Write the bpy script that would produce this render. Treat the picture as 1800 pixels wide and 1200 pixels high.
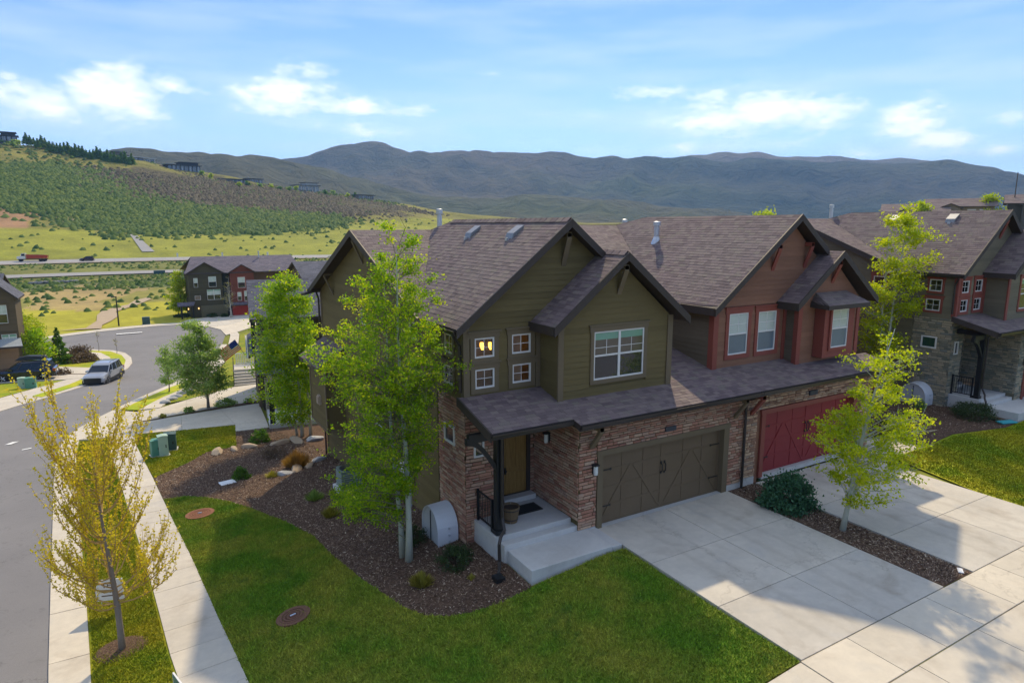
import bpy, bmesh, math, random
import numpy as np
from mathutils import Vector, Matrix
for _o in list(bpy.data.objects): bpy.data.objects.remove(_o)
SC=bpy.context.scene; COL=SC.collection
R=math.radians
random.seed(7); rng=np.random.default_rng(7)

# ---------------------------------------------------------------- camera
cam=bpy.data.cameras.new('camera'); cam_o=bpy.data.objects.new('camera',cam); COL.objects.link(cam_o)
cam.sensor_width=36; cam.lens=22.846; cam.clip_start=.1; cam.clip_end=20000
cam_o.location=(-10.78,-13.77,8.55); cam_o.rotation_euler=(R(90-10.10),0,R(-30.26)); SC.camera=cam_o
# ---------------------------------------------------------------- sun
SUN_EL=R(41.0); SUN_AZ=R(37.0)      # azimuth from +Y toward +X
sun=bpy.data.lights.new('sun','SUN'); sun_o=bpy.data.objects.new('sun',sun); COL.objects.link(sun_o)
sun.energy=2.35; sun.angle=R(1.2); sun.color=(1.0,.82,.54)
sdir=Vector((math.sin(SUN_AZ)*math.cos(SUN_EL),math.cos(SUN_AZ)*math.cos(SUN_EL),math.sin(SUN_EL)))
sun_o.rotation_euler=sdir.to_track_quat('Z','Y').to_euler(); sun_o.location=(60,80,90)
# ---------------------------------------------------------------- world
world=bpy.data.worlds.new('World'); SC.world=world; world.use_nodes=True; world.cycles.sampling_method='MANUAL'; world.cycles.sample_map_resolution=512
def build_world():
    nt=world.node_tree; N=nt.nodes; L=nt.links; N.clear()
    out=N.new('ShaderNodeOutputWorld'); bg=N.new('ShaderNodeBackground'); bg.inputs[1].default_value=.15
    sky=N.new('ShaderNodeTexSky'); sky.sky_type='NISHITA'; sky.sun_disc=False; sky.sun_elevation=SUN_EL; sky.sun_rotation=SUN_AZ
    sky.air_density=.54; sky.dust_density=.05; sky.ozone_density=4.0; sky.altitude=1800
    tc=N.new('ShaderNodeTexCoord')
    def M(op,a,b=None,c=None,clamp=False):
        n=N.new('ShaderNodeMath'); n.operation=op; n.use_clamp=clamp
        for i,v in enumerate((a,b,c)):
            if v is None: continue
            if isinstance(v,(int,float)): n.inputs[i].default_value=v
            else: L.new(v,n.inputs[i])
        return n.outputs[0]
    nrm=N.new('ShaderNodeVectorMath'); nrm.operation='NORMALIZE'; L.new(tc.outputs['Generated'],nrm.inputs[0])
    sep=N.new('ShaderNodeSeparateXYZ'); L.new(nrm.outputs[0],sep.inputs[0])
    az=M('MULTIPLY',M('ARCTAN2',sep.outputs[0],sep.outputs[1]),57.2958); el=M('MULTIPLY',M('ARCSINE',sep.outputs[2]),57.2958)
    comb=N.new('ShaderNodeCombineXYZ'); L.new(az,comb.inputs[0]); L.new(M('MULTIPLY',el,2.2),comb.inputs[1])
    def noise(scale,detail,rough,off=0):
        n=N.new('ShaderNodeTexNoise'); n.inputs['Scale'].default_value=scale; n.inputs['Detail'].default_value=detail; n.inputs['Roughness'].default_value=rough
        v=N.new('ShaderNodeVectorMath'); v.operation='ADD'; v.inputs[1].default_value=(off,off*1.7,off*.3); L.new(comb.outputs[0],v.inputs[0]); L.new(v.outputs[0],n.inputs['Vector']); return n.outputs[0]
    fb=noise(.32,9,.58); fine=noise(1.1,6,.6,13)
    # heaped clouds seen low over the hills: centre azimuth, elevation, half sizes in degrees, weight
    CL=[(-4.5,8.1,4.13,2.22,1.05),(-0,8.9,3.99,3.03,1.15),(4,10.2,3.09,1.26,0.95),(-6,9.8,1.32,0.79,0.8),(13.2,11.9,3.09,0.99,0.9),(12,9.7,5.17,2.12,1.1),(17.1,9.4,7.22,1.10,0.98),(19.1,7.7,3.83,0.99,0.85),(-2.7,6.2,5.76,0.99,0.6),(48.8,8.5,7.38,2.42,1.15),(53.8,8.2,4.86,1.82,1.05),(56.5,8.5,3.09,1.27,0.9),(60.7,7.4,3.40,1.85,1.15),(62.7,5.9,2.81,1.23,1.1),(57.6,5.3,2.06,0.72,0.8),(66.3,5.2,1.63,0.84,0.9),(41.1,10.6,6.35,0.95,0.7),(38.9,6.1,3.09,0.79,0.7),(27.4,12.2,3.09,0.54,0.5),(32,6.9,2.81,0.65,0.55),(66.7,6.9,2.22,1.05,0.9),(44.5,6.2,3.68,1.00,0.7),(21.7,8,6.35,0.85,0.5),(52.3,6.4,8.71,0.95,0.6),
        (-3,7.2,8,1.7,.62),(15,8.4,9,1.6,.55),(51,7.4,10,1.9,.68),(62,6.6,7,1.7,.62),(40,8.6,8,1.2,.4),
        (95,10,7,2.2,1.0),(120,14,9,3,1.0),(150,8,8,2,1.0),(-40,11,7,2.2,1.0),(-70,9,8,2.4,1.0),(-110,13,9,3,1.0),(-150,9,8,2.2,1.0),(175,12,6,2,.9),(-22,8,6,1.6,.9),(80,7,4,1.2,.9)]
    tot=None
    for a,e,sa,se,w in CL:
        d=M('ADD',M('POWER',M('DIVIDE',M('SUBTRACT',az,a),sa),2),M('POWER',M('DIVIDE',M('SUBTRACT',el,e),M('ADD',se,M('MULTIPLY',M('GREATER_THAN',e,el),-.25*se))),2))
        g=M('MULTIPLY',M('POWER',2.718,M('MULTIPLY',d,-.8)),w)
        tot=g if tot is None else M('MAXIMUM',tot,g)
    dens=M('ADD',tot,M('MULTIPLY',M('SUBTRACT',fb,.5),1.5)); dens=M('ADD',dens,M('MULTIPLY',M('SUBTRACT',fine,.5),.55))
    mr=N.new('ShaderNodeMapRange'); mr.interpolation_type='SMOOTHSTEP'; L.new(dens,mr.inputs[0]); mr.inputs[1].default_value=.22; mr.inputs[2].default_value=1.3; mr.inputs[3].default_value=0; mr.inputs[4].default_value=.92
    # thin high veil everywhere
    wv=N.new('ShaderNodeCombineXYZ'); L.new(M('MULTIPLY',az,.35),wv.inputs[0]); L.new(M('MULTIPLY',el,2.4),wv.inputs[1])
    wn=N.new('ShaderNodeTexNoise'); wn.inputs['Scale'].default_value=.22; wn.inputs['Detail'].default_value=6; L.new(wv.outputs[0],wn.inputs['Vector'])
    veil=N.new('ShaderNodeMapRange'); L.new(wn.outputs[0],veil.inputs[0]); veil.inputs[1].default_value=.42; veil.inputs[2].default_value=.8; veil.inputs[3].default_value=.0; veil.inputs[4].default_value=.34
    # unseen heaps above the view, added for fill light, on a flat cloud base
    zc=M('MAXIMUM',sep.outputs[2],.2); pv=N.new('ShaderNodeCombineXYZ'); L.new(M('DIVIDE',sep.outputs[0],zc),pv.inputs[0]); L.new(M('DIVIDE',sep.outputs[1],zc),pv.inputs[1])
    on=N.new('ShaderNodeTexNoise'); on.inputs['Scale'].default_value=1.5; on.inputs['Detail'].default_value=7; on.inputs['Roughness'].default_value=.58; L.new(pv.outputs[0],on.inputs['Vector'])
    om=N.new('ShaderNodeMapRange'); om.interpolation_type='SMOOTHSTEP'; L.new(on.outputs[0],om.inputs[0]); om.inputs[1].default_value=.44; om.inputs[2].default_value=.57
    oe=N.new('ShaderNodeMapRange'); oe.interpolation_type='SMOOTHSTEP'; L.new(el,oe.inputs[0]); oe.inputs[1].default_value=24; oe.inputs[2].default_value=38
    high=M('MULTIPLY',om.outputs[0],oe.outputs[0])
    low=N.new('ShaderNodeMapRange'); low.interpolation_type='SMOOTHSTEP'; L.new(el,low.inputs[0]); low.inputs[1].default_value=17; low.inputs[2].default_value=2; low.inputs[3].default_value=0; low.inputs[4].default_value=.38
    cover=M('MAXIMUM',M('MAXIMUM',mr.outputs[0],high),M('ADD',veil.outputs[0],low.outputs[0]))
    up=N.new('ShaderNodeMapRange'); L.new(el,up.inputs[0]); up.inputs[1].default_value=0; up.inputs[2].default_value=2.5
    cover=M('MULTIPLY',cover,up.outputs[0])
    mix=N.new('ShaderNodeMix'); mix.data_type='RGBA'; L.new(cover,mix.inputs['Factor']); L.new(sky.outputs[0],mix.inputs['A'])
    shade=N.new('ShaderNodeMix'); shade.data_type='RGBA'; L.new(mr.outputs[0],shade.inputs['Factor']); shade.inputs['A'].default_value=(4.1,4.5,5.1,1); shade.inputs['B'].default_value=(6.6,6.5,6.4,1)
    L.new(shade.outputs['Result'],mix.inputs['B']); L.new(mix.outputs['Result'],bg.inputs[0]); L.new(bg.outputs[0],out.inputs[0])
build_world()
# ---------------------------------------------------------------- exposure and sampling
SC.view_settings.view_transform='Standard'; SC.view_settings.look='None'; SC.view_settings.gamma=1; SC.view_settings.exposure=0.98; SC.view_settings.use_curve_mapping=False
SC.render.engine='CYCLES'; cy=SC.cycles; cy.use_denoising=True; cy.max_bounces=5; cy.diffuse_bounces=3; cy.glossy_bounces=2; cy.transmission_bounces=3; cy.transparent_max_bounces=6; cy.volume_bounces=0
cy.caustics_reflective=False; cy.caustics_refractive=False; cy.sample_clamp_indirect=6
try: cy.denoiser='OPENIMAGEDENOISE'
except Exception: pass

# ---------------------------------------------------------------- materials
MATS={}
def nodemat(name):
    m=bpy.data.materials.new(name); m.use_nodes=True; nt=m.node_tree; b=nt.nodes['Principled BSDF']; return m,nt.nodes,nt.links,b
def ramp(N,stops):
    r=N.new('ShaderNodeValToRGB'); e=r.color_ramp.elements
    while len(e)<len(stops): e.new(.5)
    for i,(p,c) in enumerate(stops): e[i].position=p; e[i].color=(*c,1)
    return r
def texn(N,L,scale,detail=4,rough=.55,coord='Object',vec=None,dist=0):
    n=N.new('ShaderNodeTexNoise'); n.inputs['Scale'].default_value=scale; n.inputs['Detail'].default_value=detail; n.inputs['Roughness'].default_value=rough; n.inputs['Distortion'].default_value=dist
    if vec is not None: L.new(vec,n.inputs['Vector'])
    elif coord=='World':
        g=N.new('ShaderNodeNewGeometry'); L.new(g.outputs['Position'],n.inputs['Vector'])
    else:
        t=N.new('ShaderNodeTexCoord'); L.new(t.outputs[coord],n.inputs['Vector'])
    return n
def mixc(N,L,f,a,b,blend='MIX'):
    m=N.new('ShaderNodeMix'); m.data_type='RGBA'; m.blend_type=blend
    for k,v in (('Factor',f),('A',a),('B',b)):
        if isinstance(v,(int,float)): m.inputs[k].default_value=v
        elif isinstance(v,tuple): m.inputs[k].default_value=(*v,1)
        else: L.new(v,m.inputs[k])
    return m.outputs['Result']
def rnd_piece(N,L):
    """a random number for each separate piece, alike for pieces that are objects and pieces joined in one mesh"""
    o=N.new('ShaderNodeObjectInfo'); g=N.new('ShaderNodeNewGeometry'); a=N.new('ShaderNodeMath'); a.operation='ADD'; L.new(o.outputs['Random'],a.inputs[0]); L.new(g.outputs['Random Per Island'],a.inputs[1])
    f=N.new('ShaderNodeMath'); f.operation='FRACT'; L.new(a.outputs[0],f.inputs[0]); return f.outputs[0]
def bump(N,L,b,h,strength=.3,dist=.01):
    n=N.new('ShaderNodeBump'); n.inputs['Strength'].default_value=strength; n.inputs['Distance'].default_value=dist; L.new(h,n.inputs['Height']); L.new(n.outputs[0],b.inputs['Normal'])
def plain(name,col,rough=.6,metal=0,var=.12,scale=3.0,spec=.4,bmp=0,bscale=60,coord='World',emit=None):
    if name in MATS: return MATS[name]
    m,N,L,b=nodemat(name); b.inputs['Roughness'].default_value=rough; b.inputs['Metallic'].default_value=metal; b.inputs['Specular IOR Level'].default_value=spec
    n=texn(N,L,scale,5,.6,coord); n2=texn(N,L,scale*14,3,.6,coord)
    a=mixc(N,L,n.outputs[0],tuple(c*(1-var) for c in col),tuple(min(1,c*(1+var)) for c in col))
    a=mixc(N,L,.35,a,mixc(N,L,n2.outputs[0],tuple(c*(1-var*1.3) for c in col),tuple(min(1,c*(1+var*1.3)) for c in col)))
    L.new(a,b.inputs['Base Color'])
    if bmp: bump(N,L,b,texn(N,L,bscale,3,.6,coord).outputs[0],bmp)
    if emit: b.inputs['Emission Color'].default_value=(*emit[0],1); b.inputs['Emission Strength'].default_value=emit[1]
    MATS[name]=m; return m
def pieces(name,stops,rough=.8,weather=.35,wscale=1.2,wcol=None,bmp=.25,bscale=40,spec=.3,fine=.25):
    """pieces of one kind, each with a colour of its own taken from the list, then grain and weathering over all"""
    if name in MATS: return MATS[name]
    m,N,L,b=nodemat(name); b.inputs['Roughness'].default_value=rough; b.inputs['Specular IOR Level'].default_value=spec
    r=ramp(N,stops); L.new(rnd_piece(N,L),r.inputs[0]); c=r.outputs[0]
    g=texn(N,L,bscale,4,.6,'World'); c=mixc(N,L,fine,c,mixc(N,L,g.outputs[0],(.35,.35,.35),(1.6,1.6,1.6)),'MULTIPLY')
    if wcol:
        w=texn(N,L,wscale,5,.6,'World'); rr=ramp(N,[(.42,(0,0,0)),(.7,(1,1,1))]); L.new(w.outputs[0],rr.inputs[0])
        s=N.new('ShaderNodeMath'); s.operation='MULTIPLY'; L.new(rr.outputs[0],s.inputs[0]); s.inputs[1].default_value=weather
        c=mixc(N,L,s.outputs[0],c,wcol)
    L.new(c,b.inputs['Base Color']); bump(N,L,b,g.outputs[0],bmp,.006); MATS[name]=m; return m

# ---------------------------------------------------------------- mesh helpers
class MB:
    def __init__(s): s.v=[]; s.f=[]
    def add(s,v,f):
        o=len(s.v); s.v+= [tuple(p) for p in v]; s.f+=[tuple(i+o for i in q) for q in f]; return s
    def box(s,x0,x1,y0,y1,z0,z1,xf=None):
        v=[(x0,y0,z0),(x1,y0,z0),(x1,y1,z0),(x0,y1,z0),(x0,y0,z1),(x1,y0,z1),(x1,y1,z1),(x0,y1,z1)]
        if xf is not None: v=[tuple(xf@Vector(p)) for p in v]
        return s.add(v,[(3,2,1,0),(4,5,6,7),(0,1,5,4),(1,2,6,5),(2,3,7,6),(3,0,4,7)])
    def prism(s,poly,d,flip=False):
        """poly: list of 3D points, d: offset vector"""
        n=len(poly); a=[Vector(p) for p in poly]; d=Vector(d); v=a+[p+d for p in a]
        f=[tuple(range(n-1,-1,-1)),tuple(range(n,2*n))]+[(i,(i+1)%n,n+(i+1)%n,n+i) for i in range(n)]
        if flip: f=[tuple(reversed(q)) for q in f]
        return s.add(v,f)
    def tube(s,path,rad,n=6,cap=True):
        path=[Vector(p) for p in path]; 
        if isinstance(rad,(int,float)): rad=[rad]*len(path)
        rings=[]; up=Vector((0,0,1))
        for i,p in enumerate(path):
            t=(path[min(i+1,len(path)-1)]-path[max(i-1,0)]).normalized()
            if abs(t.dot(up))>.95: up=Vector((1,0,0)) if abs(t.x)<.8 else Vector((0,1,0))
            a=t.cross(up).normalized(); b=t.cross(a)
            rings.append([p+(a*math.cos(k*2*math.pi/n)+b*math.sin(k*2*math.pi/n))*rad[i] for k in range(n)])
        v=[q for r in rings for q in r]; f=[]
        for i in range(len(path)-1):
            for k in range(n): f.append((i*n+k,i*n+(k+1)%n,(i+1)*n+(k+1)%n,(i+1)*n+k))
        if cap: f+= [tuple(range(n-1,-1,-1)),tuple((len(path)-1)*n+k for k in range(n))]
        return s.add(v,f)
    def lathe(s,prof,c=(0,0,0),n=16):
        c=Vector(c); v=[];f=[]
        for r,z in prof: v+=[c+Vector((r*math.cos(k*2*math.pi/n),r*math.sin(k*2*math.pi/n),z)) for k in range(n)]
        for i in range(len(prof)-1):
            for k in range(n): f.append((i*n+k,i*n+(k+1)%n,(i+1)*n+(k+1)%n,(i+1)*n+k))
        f+=[tuple(range(n-1,-1,-1)),tuple((len(prof)-1)*n+k for k in range(n))]
        return s.add(v,f)
    def mesh(s,name):
        me=bpy.data.meshes.new(name); me.from_pydata(s.v,[],s.f); me.update(); return me
    def build(s,name,mat,parent=None,smooth=False,loc=None,bevel=0):
        me=s.mesh(name); o=bpy.data.objects.new(name,me); COL.objects.link(o)
        if mat: me.materials.append(mat)
        if parent is not None: o.parent=parent
        if loc is not None: o.location=loc
        if smooth: me.polygons.foreach_set('use_smooth',[True]*len(me.polygons))
        if bevel:
            b=o.modifiers.new('bevel','BEVEL'); b.width=bevel; b.segments=2; b.limit_method='ANGLE'
        return o
def np_mesh(name,V,Fc,mat,parent=None,smooth=False):
    V=np.asarray(V,np.float32); Fc=np.asarray(Fc,np.int32); me=bpy.data.meshes.new(name); k=Fc.shape[1]
    me.vertices.add(len(V)); me.vertices.foreach_set('co',V.ravel()); me.loops.add(Fc.size); me.loops.foreach_set('vertex_index',Fc.ravel())
    me.polygons.add(len(Fc)); me.polygons.foreach_set('loop_start',np.arange(0,Fc.size,k,dtype=np.int32)); me.polygons.foreach_set('loop_total',np.full(len(Fc),k,np.int32))
    if smooth: me.polygons.foreach_set('use_smooth',np.ones(len(Fc),bool))
    me.update(calc_edges=True); me.validate(); o=bpy.data.objects.new(name,me); COL.objects.link(o)
    if mat: me.materials.append(mat)
    if parent is not None: o.parent=parent
    return o
def tag(o,label=None,cat=None,group=None,kind=None):
    if label: o['label']=label
    if cat: o['category']=cat
    if group: o['group']=group
    if kind: o['kind']=kind
    return o
def empty(name,loc,rz=0,label=None,cat=None,group=None):
    o=bpy.data.objects.new(name,None); COL.objects.link(o); o.location=loc; o.rotation_euler=(0,0,rz); o.empty_display_size=.2; return tag(o,label,cat,group)
def link(name,me,parent,mw):
    o=bpy.data.objects.new(name,me); COL.objects.link(o); o.parent=parent; o.matrix_local=mw; return o
# ---------------------------------------------------------------- the lie of the land
RIDGE1=[(-8.67,0.1034),(-6.91,0.1002),(-5.06,0.0973),(-2.8,0.091),(-0.74,0.0861),(1.42,0.0837),(4.43,0.0741),(8.03,0.0625),(11.41,0.0529),(15.88,0.0444),(19.59,0.0352),(23.41,0.0239),(26.82,0.0165),(29.77,0.0106),(35.18,0.0047),(40.04,0.0021),(49.28,0.0012),(68.06,0.0004)]
RIDGE2=[(-8.9,0.069),(-2.14,0.0855),(-0.35,0.0942),(2.24,0.0988),(4.53,0.0971),(7.37,0.1053),(9.03,0.105),(11.57,0.0982),(14.17,0.0855),(15.95,0.0742),(19.63,0.0549),(23.43,0.0422),(26.83,0.0375),(30.26,0.04),(33.2,0.0417),(37.09,0.0373),(39.98,0.032),(43.77,0.0234),(47.0,0.0158),(51.43,0.0067),(68.04,0.003)]
RIDGE3=[(-8.94,0.0626),(7.25,0.0743),(12.65,0.0965),(15.58,0.1074),(17.88,0.1125),(20.67,0.1103),(23.51,0.103),(25.42,0.1025),(27.84,0.1077),(30.26,0.1094),(33.17,0.1044),(35.1,0.1009),(37.02,0.1022),(39.87,0.099),(42.22,0.0951),(44.52,0.0918),(46.79,0.0876),(48.57,0.0837),(50.72,0.0841),(51.98,0.0865),(55.26,0.0821),(59.14,0.0757),(60.96,0.0765),(63.07,0.0741),(65.13,0.0649),(66.78,0.0562),(67.74,0.0509),(70.75,0.0393)]
RIDGE4=[(-8.98,0.0561),(35.12,0.0804),(39.89,0.0877),(42.68,0.0941),(45.41,0.1001),(48.51,0.1016),(51.11,0.0954),(54.0,0.0957),(57.2,0.0859),(59.87,0.0781),(62.39,0.0718),(67.78,0.0443)]
CAM=np.array([-10.78,-13.77,8.55])
CTRL=np.array([
(0,0,0),(5,0,0),(12,0,0),(0,-7,0),(6,-7,0),(12,-8,0),(18,-8,.05),(26,-8,.2),(0,-12,0),(12,-14,0),(0,6,-.1),(6,10,-.4),(14,8,.1),(20,2,.3),(26,5,.5),
(-1.2,-1.5,-.12),(-2.9,-1.3,-.27),(-3.3,1.6,-.3),(-3.0,-6.5,-.28),(-6,-6.5,-.62),(-6.2,-1.5,-.72),(-6,3,-.85),(-9.6,3,-1.5),(-10.9,3,-1.53),(-9.6,-4,-1.02),(-10.9,-4,-1.05),(-10,-10,-.75),(-14,3,-1.58),(-20,2,-1.7),(-14,-8,-1.0),(-30,0,-1.9),
(-3.3,6,-.75),(-3.3,10,-1.35),(-3.3,14,-1.95),(-3.3,17,-2.4),(-7,10,-1.75),(-7,16,-2.3),(-10.3,9,-1.9),(-10.9,14,-2.2),(-12,22,-2.7),(-14,10,-2.0),(-16,20,-2.7),(-22,15,-2.5),(-30,25,-3.2),
(-4,27,-3.0),(-7.3,31,-3.25),(-9.2,39,-3.9),(-13,35,-3.6),(-20,35,-3.6),(-13.9,52,-5.1),(-18.3,49,-4.7),(-30,45,-4.2),(-28,62,-5.3),(-11.6,61,-5.7),(0,60,-5.4),(10,40,-3.4),(30,40,-1.0),(20,80,-6.0),(0,85,-7.1),(-20,85,-7.1),(-45,75,-6.4),
(-10,112,-7.9),(-13,108,-7.8),(7,116,-8.2),(0,120,-8.2),(-25,110,-7.8),(-50,115,-7.8),(30,115,-8.0),(-10,150,-8.6),(30,150,-8.6),(-50,150,-8.4),(70,90,-3),(90,40,3),(60,10,2.5),(60,-20,1.5),(30,-40,0),(0,-40,0),(-30,-30,-1),(-60,0,-3),(-60,40,-4.5),(110,70,4),(100,110,-1),(80,150,-6)],float)
def _k(r2): return np.where(r2>1e-9,.5*r2*np.log(np.maximum(r2,1e-9)),0.)
_n=len(CTRL);_A=np.zeros((_n+3,_n+3));_d=((CTRL[:,None,:2]-CTRL[None,:,:2])**2).sum(2)/100.
_A[:_n,:_n]=_k(_d)+np.eye(_n)*.02;_A[:_n,_n]=1;_A[:_n,_n+1:]=CTRL[:,:2]/10;_A[_n:,:_n]=_A[:_n,_n:].T
_w=np.linalg.solve(_A,np.concatenate([CTRL[:,2],[0,0,0]]))
def H_near(x,y):
    x=np.asarray(x,float);y=np.asarray(y,float);sh=x.shape;x=x.ravel();y=y.ravel();o=np.empty(len(x))
    for i in range(0,len(x),20000):
        a=x[i:i+20000];b=y[i:i+20000]
        d=((a[:,None]-CTRL[None,:,0])**2+(b[:,None]-CTRL[None,:,1])**2)/100.
        o[i:i+20000]=_k(d)@_w[:_n]+_w[_n]+(_w[_n+1]*a+_w[_n+2]*b)/10
    return o.reshape(sh)
# ridge tables: azimuth (deg from +Y toward +X) and elevation tangent of each skyline as measured from the site
RID=[(650,RIDGE1),(1400,RIDGE2),(2600,RIDGE3),(3700,RIDGE4)] if 'RIDGE1' in globals() else None
def H_far(x,y):
    dx=x-CAM[0];dy=y-CAM[1];r=np.hypot(dx,dy);az=np.degrees(np.arctan2(dx,dy))
    zc=[CAM[2]+R*np.interp(az,[p[0] for p in T],[p[1] for p in T]) for R,T in RID]
    ks=[(140,-8.5+0*r),(225,-7.6+0*r),(240,-6.6+0*r),(255,-5.4+0*r),(285,-5.0+0*r),(300,-4.6+0*r),
        (400,-4.6+.20*(zc[0]+4.6)),(520,-4.6+.58*(zc[0]+4.6)),(650,zc[0]),(780,.85*zc[0]),(1000,.4*zc[0]+.2*zc[1]),(1200,.62*zc[1]),(1400,zc[1]),(1700,.75*zc[1]),
        (2000,.3*zc[1]+.3*zc[2]),(2300,.68*zc[2]),(2600,zc[2]),(3000,.75*zc[2]),(3300,.78*zc[3]),(3700,zc[3]),(4600,.4*zc[3]),(9000,0*r)]
    z=ks[0][1].copy()
    for (r0,z0),(r1,z1) in zip(ks[:-1],ks[1:]):
        t=np.clip((r-r0)/(r1-r0),0,1); m=r>r0
        z=np.where(m,z0+(z1-z0)*t,z)
    return z
def H(x,y):
    x=np.asarray(x,float);y=np.asarray(y,float)
    r=np.hypot(x-CAM[0],y-CAM[1]); t=np.clip((r-125)/45,0,1); t=t*t*(3-2*t)
    zn=H_near(np.clip(x,-150,170),np.clip(y,-120,190))
    az=np.degrees(np.arctan2(x-CAM[0],y-CAM[1]))
    zf=H_far(x,y); up=np.clip((az-42)/16,0,1)*np.clip((190-az)/60,0,1)*np.clip((900-r)/500,0,1)
    zf=zf*(1-up)+up*np.maximum(zf,4.5)
    return zn*(1-t)+zf*t
def h1(x,y): return float(H(np.array([x]),np.array([y]))[0])
def inpoly(x,y,poly):
    x=np.asarray(x);y=np.asarray(y);c=np.zeros(x.shape,bool);n=len(poly)
    for i in range(n):
        x0,y0=poly[i];x1,y1=poly[(i+1)%n]
        if y0==y1: continue
        m=((y0>y)!=(y1>y))&(x<(x1-x0)*(y-y0)/(y1-y0)+x0); c^=m
    return c
Z_BROWN=[(-26,544),(19,584),(77,612),(123,599),(166,571),(222,543),(176,486),(108,463),(79,473),(48,462),(15,462),(-6,464),(-14,507)]
Z_SOIL=[(-90,406),(-70,403),(-52,409),(-35,408),(-32,394),(-41,383),(-66,374),(-90,372)]
Z_SOIL2=[(-32,404),(-16,409),(-8,393),(-13,371),(-29,386)]
Z_SCRUB=[(-160,500),(-91,495),(-61,541),(-33,557),(-7,478),(14,458),(47,457),(106,457),(116,434),(92,400),(36,370),(-11,354),(-31,377),(-37,410),(-79,409),(-160,409)]
Z_MEADOW=[(-160,350),(-71,350),(-31,370),(-11,352),(35,365),(91,396),(164,453),(310,536),(260,300),(133,225),(65,250),(4,284),(-63,290),(-160,290)]
Z_DSOIL=[(-90,428),(-72,425),(-63,427),(-60,412),(-70,405),(-90,405)]
Z_BARE=[(-32.7,160),(-33.7,200.6),(-20.9,202.9),(-10,188.6),(-11.5,166.9),(-16.9,151.7),(-22.3,139.6),(-28.5,147.7)]
def wob(x,y,s,seed):   # cheap smooth wobble for zone edges
    return np.sin(x*s+seed)*np.cos(y*s*1.3+seed*2)+.5*np.sin(x*s*2.7+y*s*1.9+seed*3)
def make_ground():
    azv=np.radians(np.concatenate([np.arange(-180,-16,4.),np.arange(-16,76,.3),np.arange(76,180,4.)])); rr=np.concatenate([[0],np.geomspace(2.,9000,400)])
    A,Rr=np.meshgrid(azv,rr,indexing='ij'); X=CAM[0]+Rr*np.sin(A); Y=CAM[1]+Rr*np.cos(A); Z=H(X,Y)
    hill=np.clip((Rr-300)/200,0,1); Z=Z+hill*(wob(X,Y,.021,1)*2.2+wob(X,Y,.06,4)*.8)*np.clip(Rr/900,0,2.2)*np.clip((Rr-320)/300,0,1)
    Z=Z-.03
    # folds and gullies on the far slopes
    far=np.clip((Rr-950)/500,0,1); th=np.degrees(A); Z=Z+far*(wob(X,Y,.0045,3)*18+wob(X,Y,.011,9)*9+wob(X,Y,.024,6)*3.5)*np.clip(Rr/2200,.5,1.5)
    sl=np.where((Rr>950)&(Rr<1400),np.sin(np.pi*(Rr-950)/450),0)+np.where((Rr>1900)&(Rr<2600),np.sin(np.pi*(Rr-1900)/700),0)
    Z=Z+sl*Rr*.010*(.6-np.abs(np.sin(th*.42+1.1*wob(X,Y,.0021,5)))-.5*np.abs(np.sin(th*1.05+1.3*wob(X,Y,.004,8))))
    # per-vertex ground cover colour; far right ridges also carry painted cloud shade
    c=np.empty(X.shape+(3,)); c[:]=(.105,.115,.042)
    def put(m,col,w=1.0):
        m=(m*w)[...,None]; c[:]=c*(1-m)+np.array(col)*m
    wx=X+wob(X,Y,.12,3)*3;wy=Y+wob(X,Y,.1,5)*4
    put((Rr<128),(.17,.19,.035)); put((Rr>118)&(Rr<175),(.36,.34,.04)); put((Rr>165)&(Rr<232),(.23,.22,.06)); put((Rr>200)&(Rr<228),(.11,.135,.06))
    put(inpoly(wx,wy,Z_BARE),(.36,.27,.13),.85); put((Rr>236)&(Rr<300),(.17,.18,.055))
    put((Rr>300)&(Rr<720),(.20,.19,.05)); put(inpoly(wx,wy,Z_MEADOW),(.26,.27,.045)); 
    wx=X+wob(X,Y,.05,3)*12;wy=Y+wob(X,Y,.045,5)*16
    put(inpoly(wx,wy,Z_SCRUB),(.060,.100,.020)); put(inpoly(wx,wy,Z_BROWN),(.10,.088,.05)); put(inpoly(wx,wy,Z_SOIL),(.33,.20,.115)); put(inpoly(wx,wy,Z_SOIL2),(.27,.22,.12)); put(inpoly(wx,wy,Z_DSOIL),(.10,.06,.04))
    put((Rr>=720),(.085,.088,.058)); put((Rr>=1700),(.095,.086,.058)); put((Rr>=1700)*np.clip((th-30)/14,0,1),(.026,.050,.050),.85); put((Rr>=3000),(.16,.13,.10))  # far right ridges dark blue-green: cloud shade and distance haze put in the colour
    f=np.clip(wob(X,Y,.004,2)*.6,0,1)*(Rr>900); put(f,(.075,.095,.05))
    g=np.clip(wob(X,Y,.0016,7)*.9-.1,0,1)*(Rr>1500); put(g,(.105,.08,.07),.5)
    na,nr=X.shape; V=np.stack([X,Y,Z],-1).reshape(-1,3)
    idx=np.arange(na*nr).reshape(na,nr); a=idx; b=np.roll(idx,-1,0)
    Fq=np.stack([a[:,:-1],a[:,1:],b[:,1:],b[:,:-1]],-1).reshape(-1,4)
    m,N,L,bs=nodemat('ground_cover'); bs.inputs['Roughness'].default_value=.95; bs.inputs['Specular IOR Level'].default_value=.1
    at=N.new('ShaderNodeVertexColor'); at.layer_name='cover'
    n1=texn(N,L,.9,6,.65,'World'); n2=texn(N,L,.055,8,.68,'World'); n3=texn(N,L,.011,6,.6,'World')
    col=mixc(N,L,1.0,at.outputs[0],mixc(N,L,n2.outputs[0],(.30,.34,.42),(1.75,1.68,1.5)),'MULTIPLY')
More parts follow.
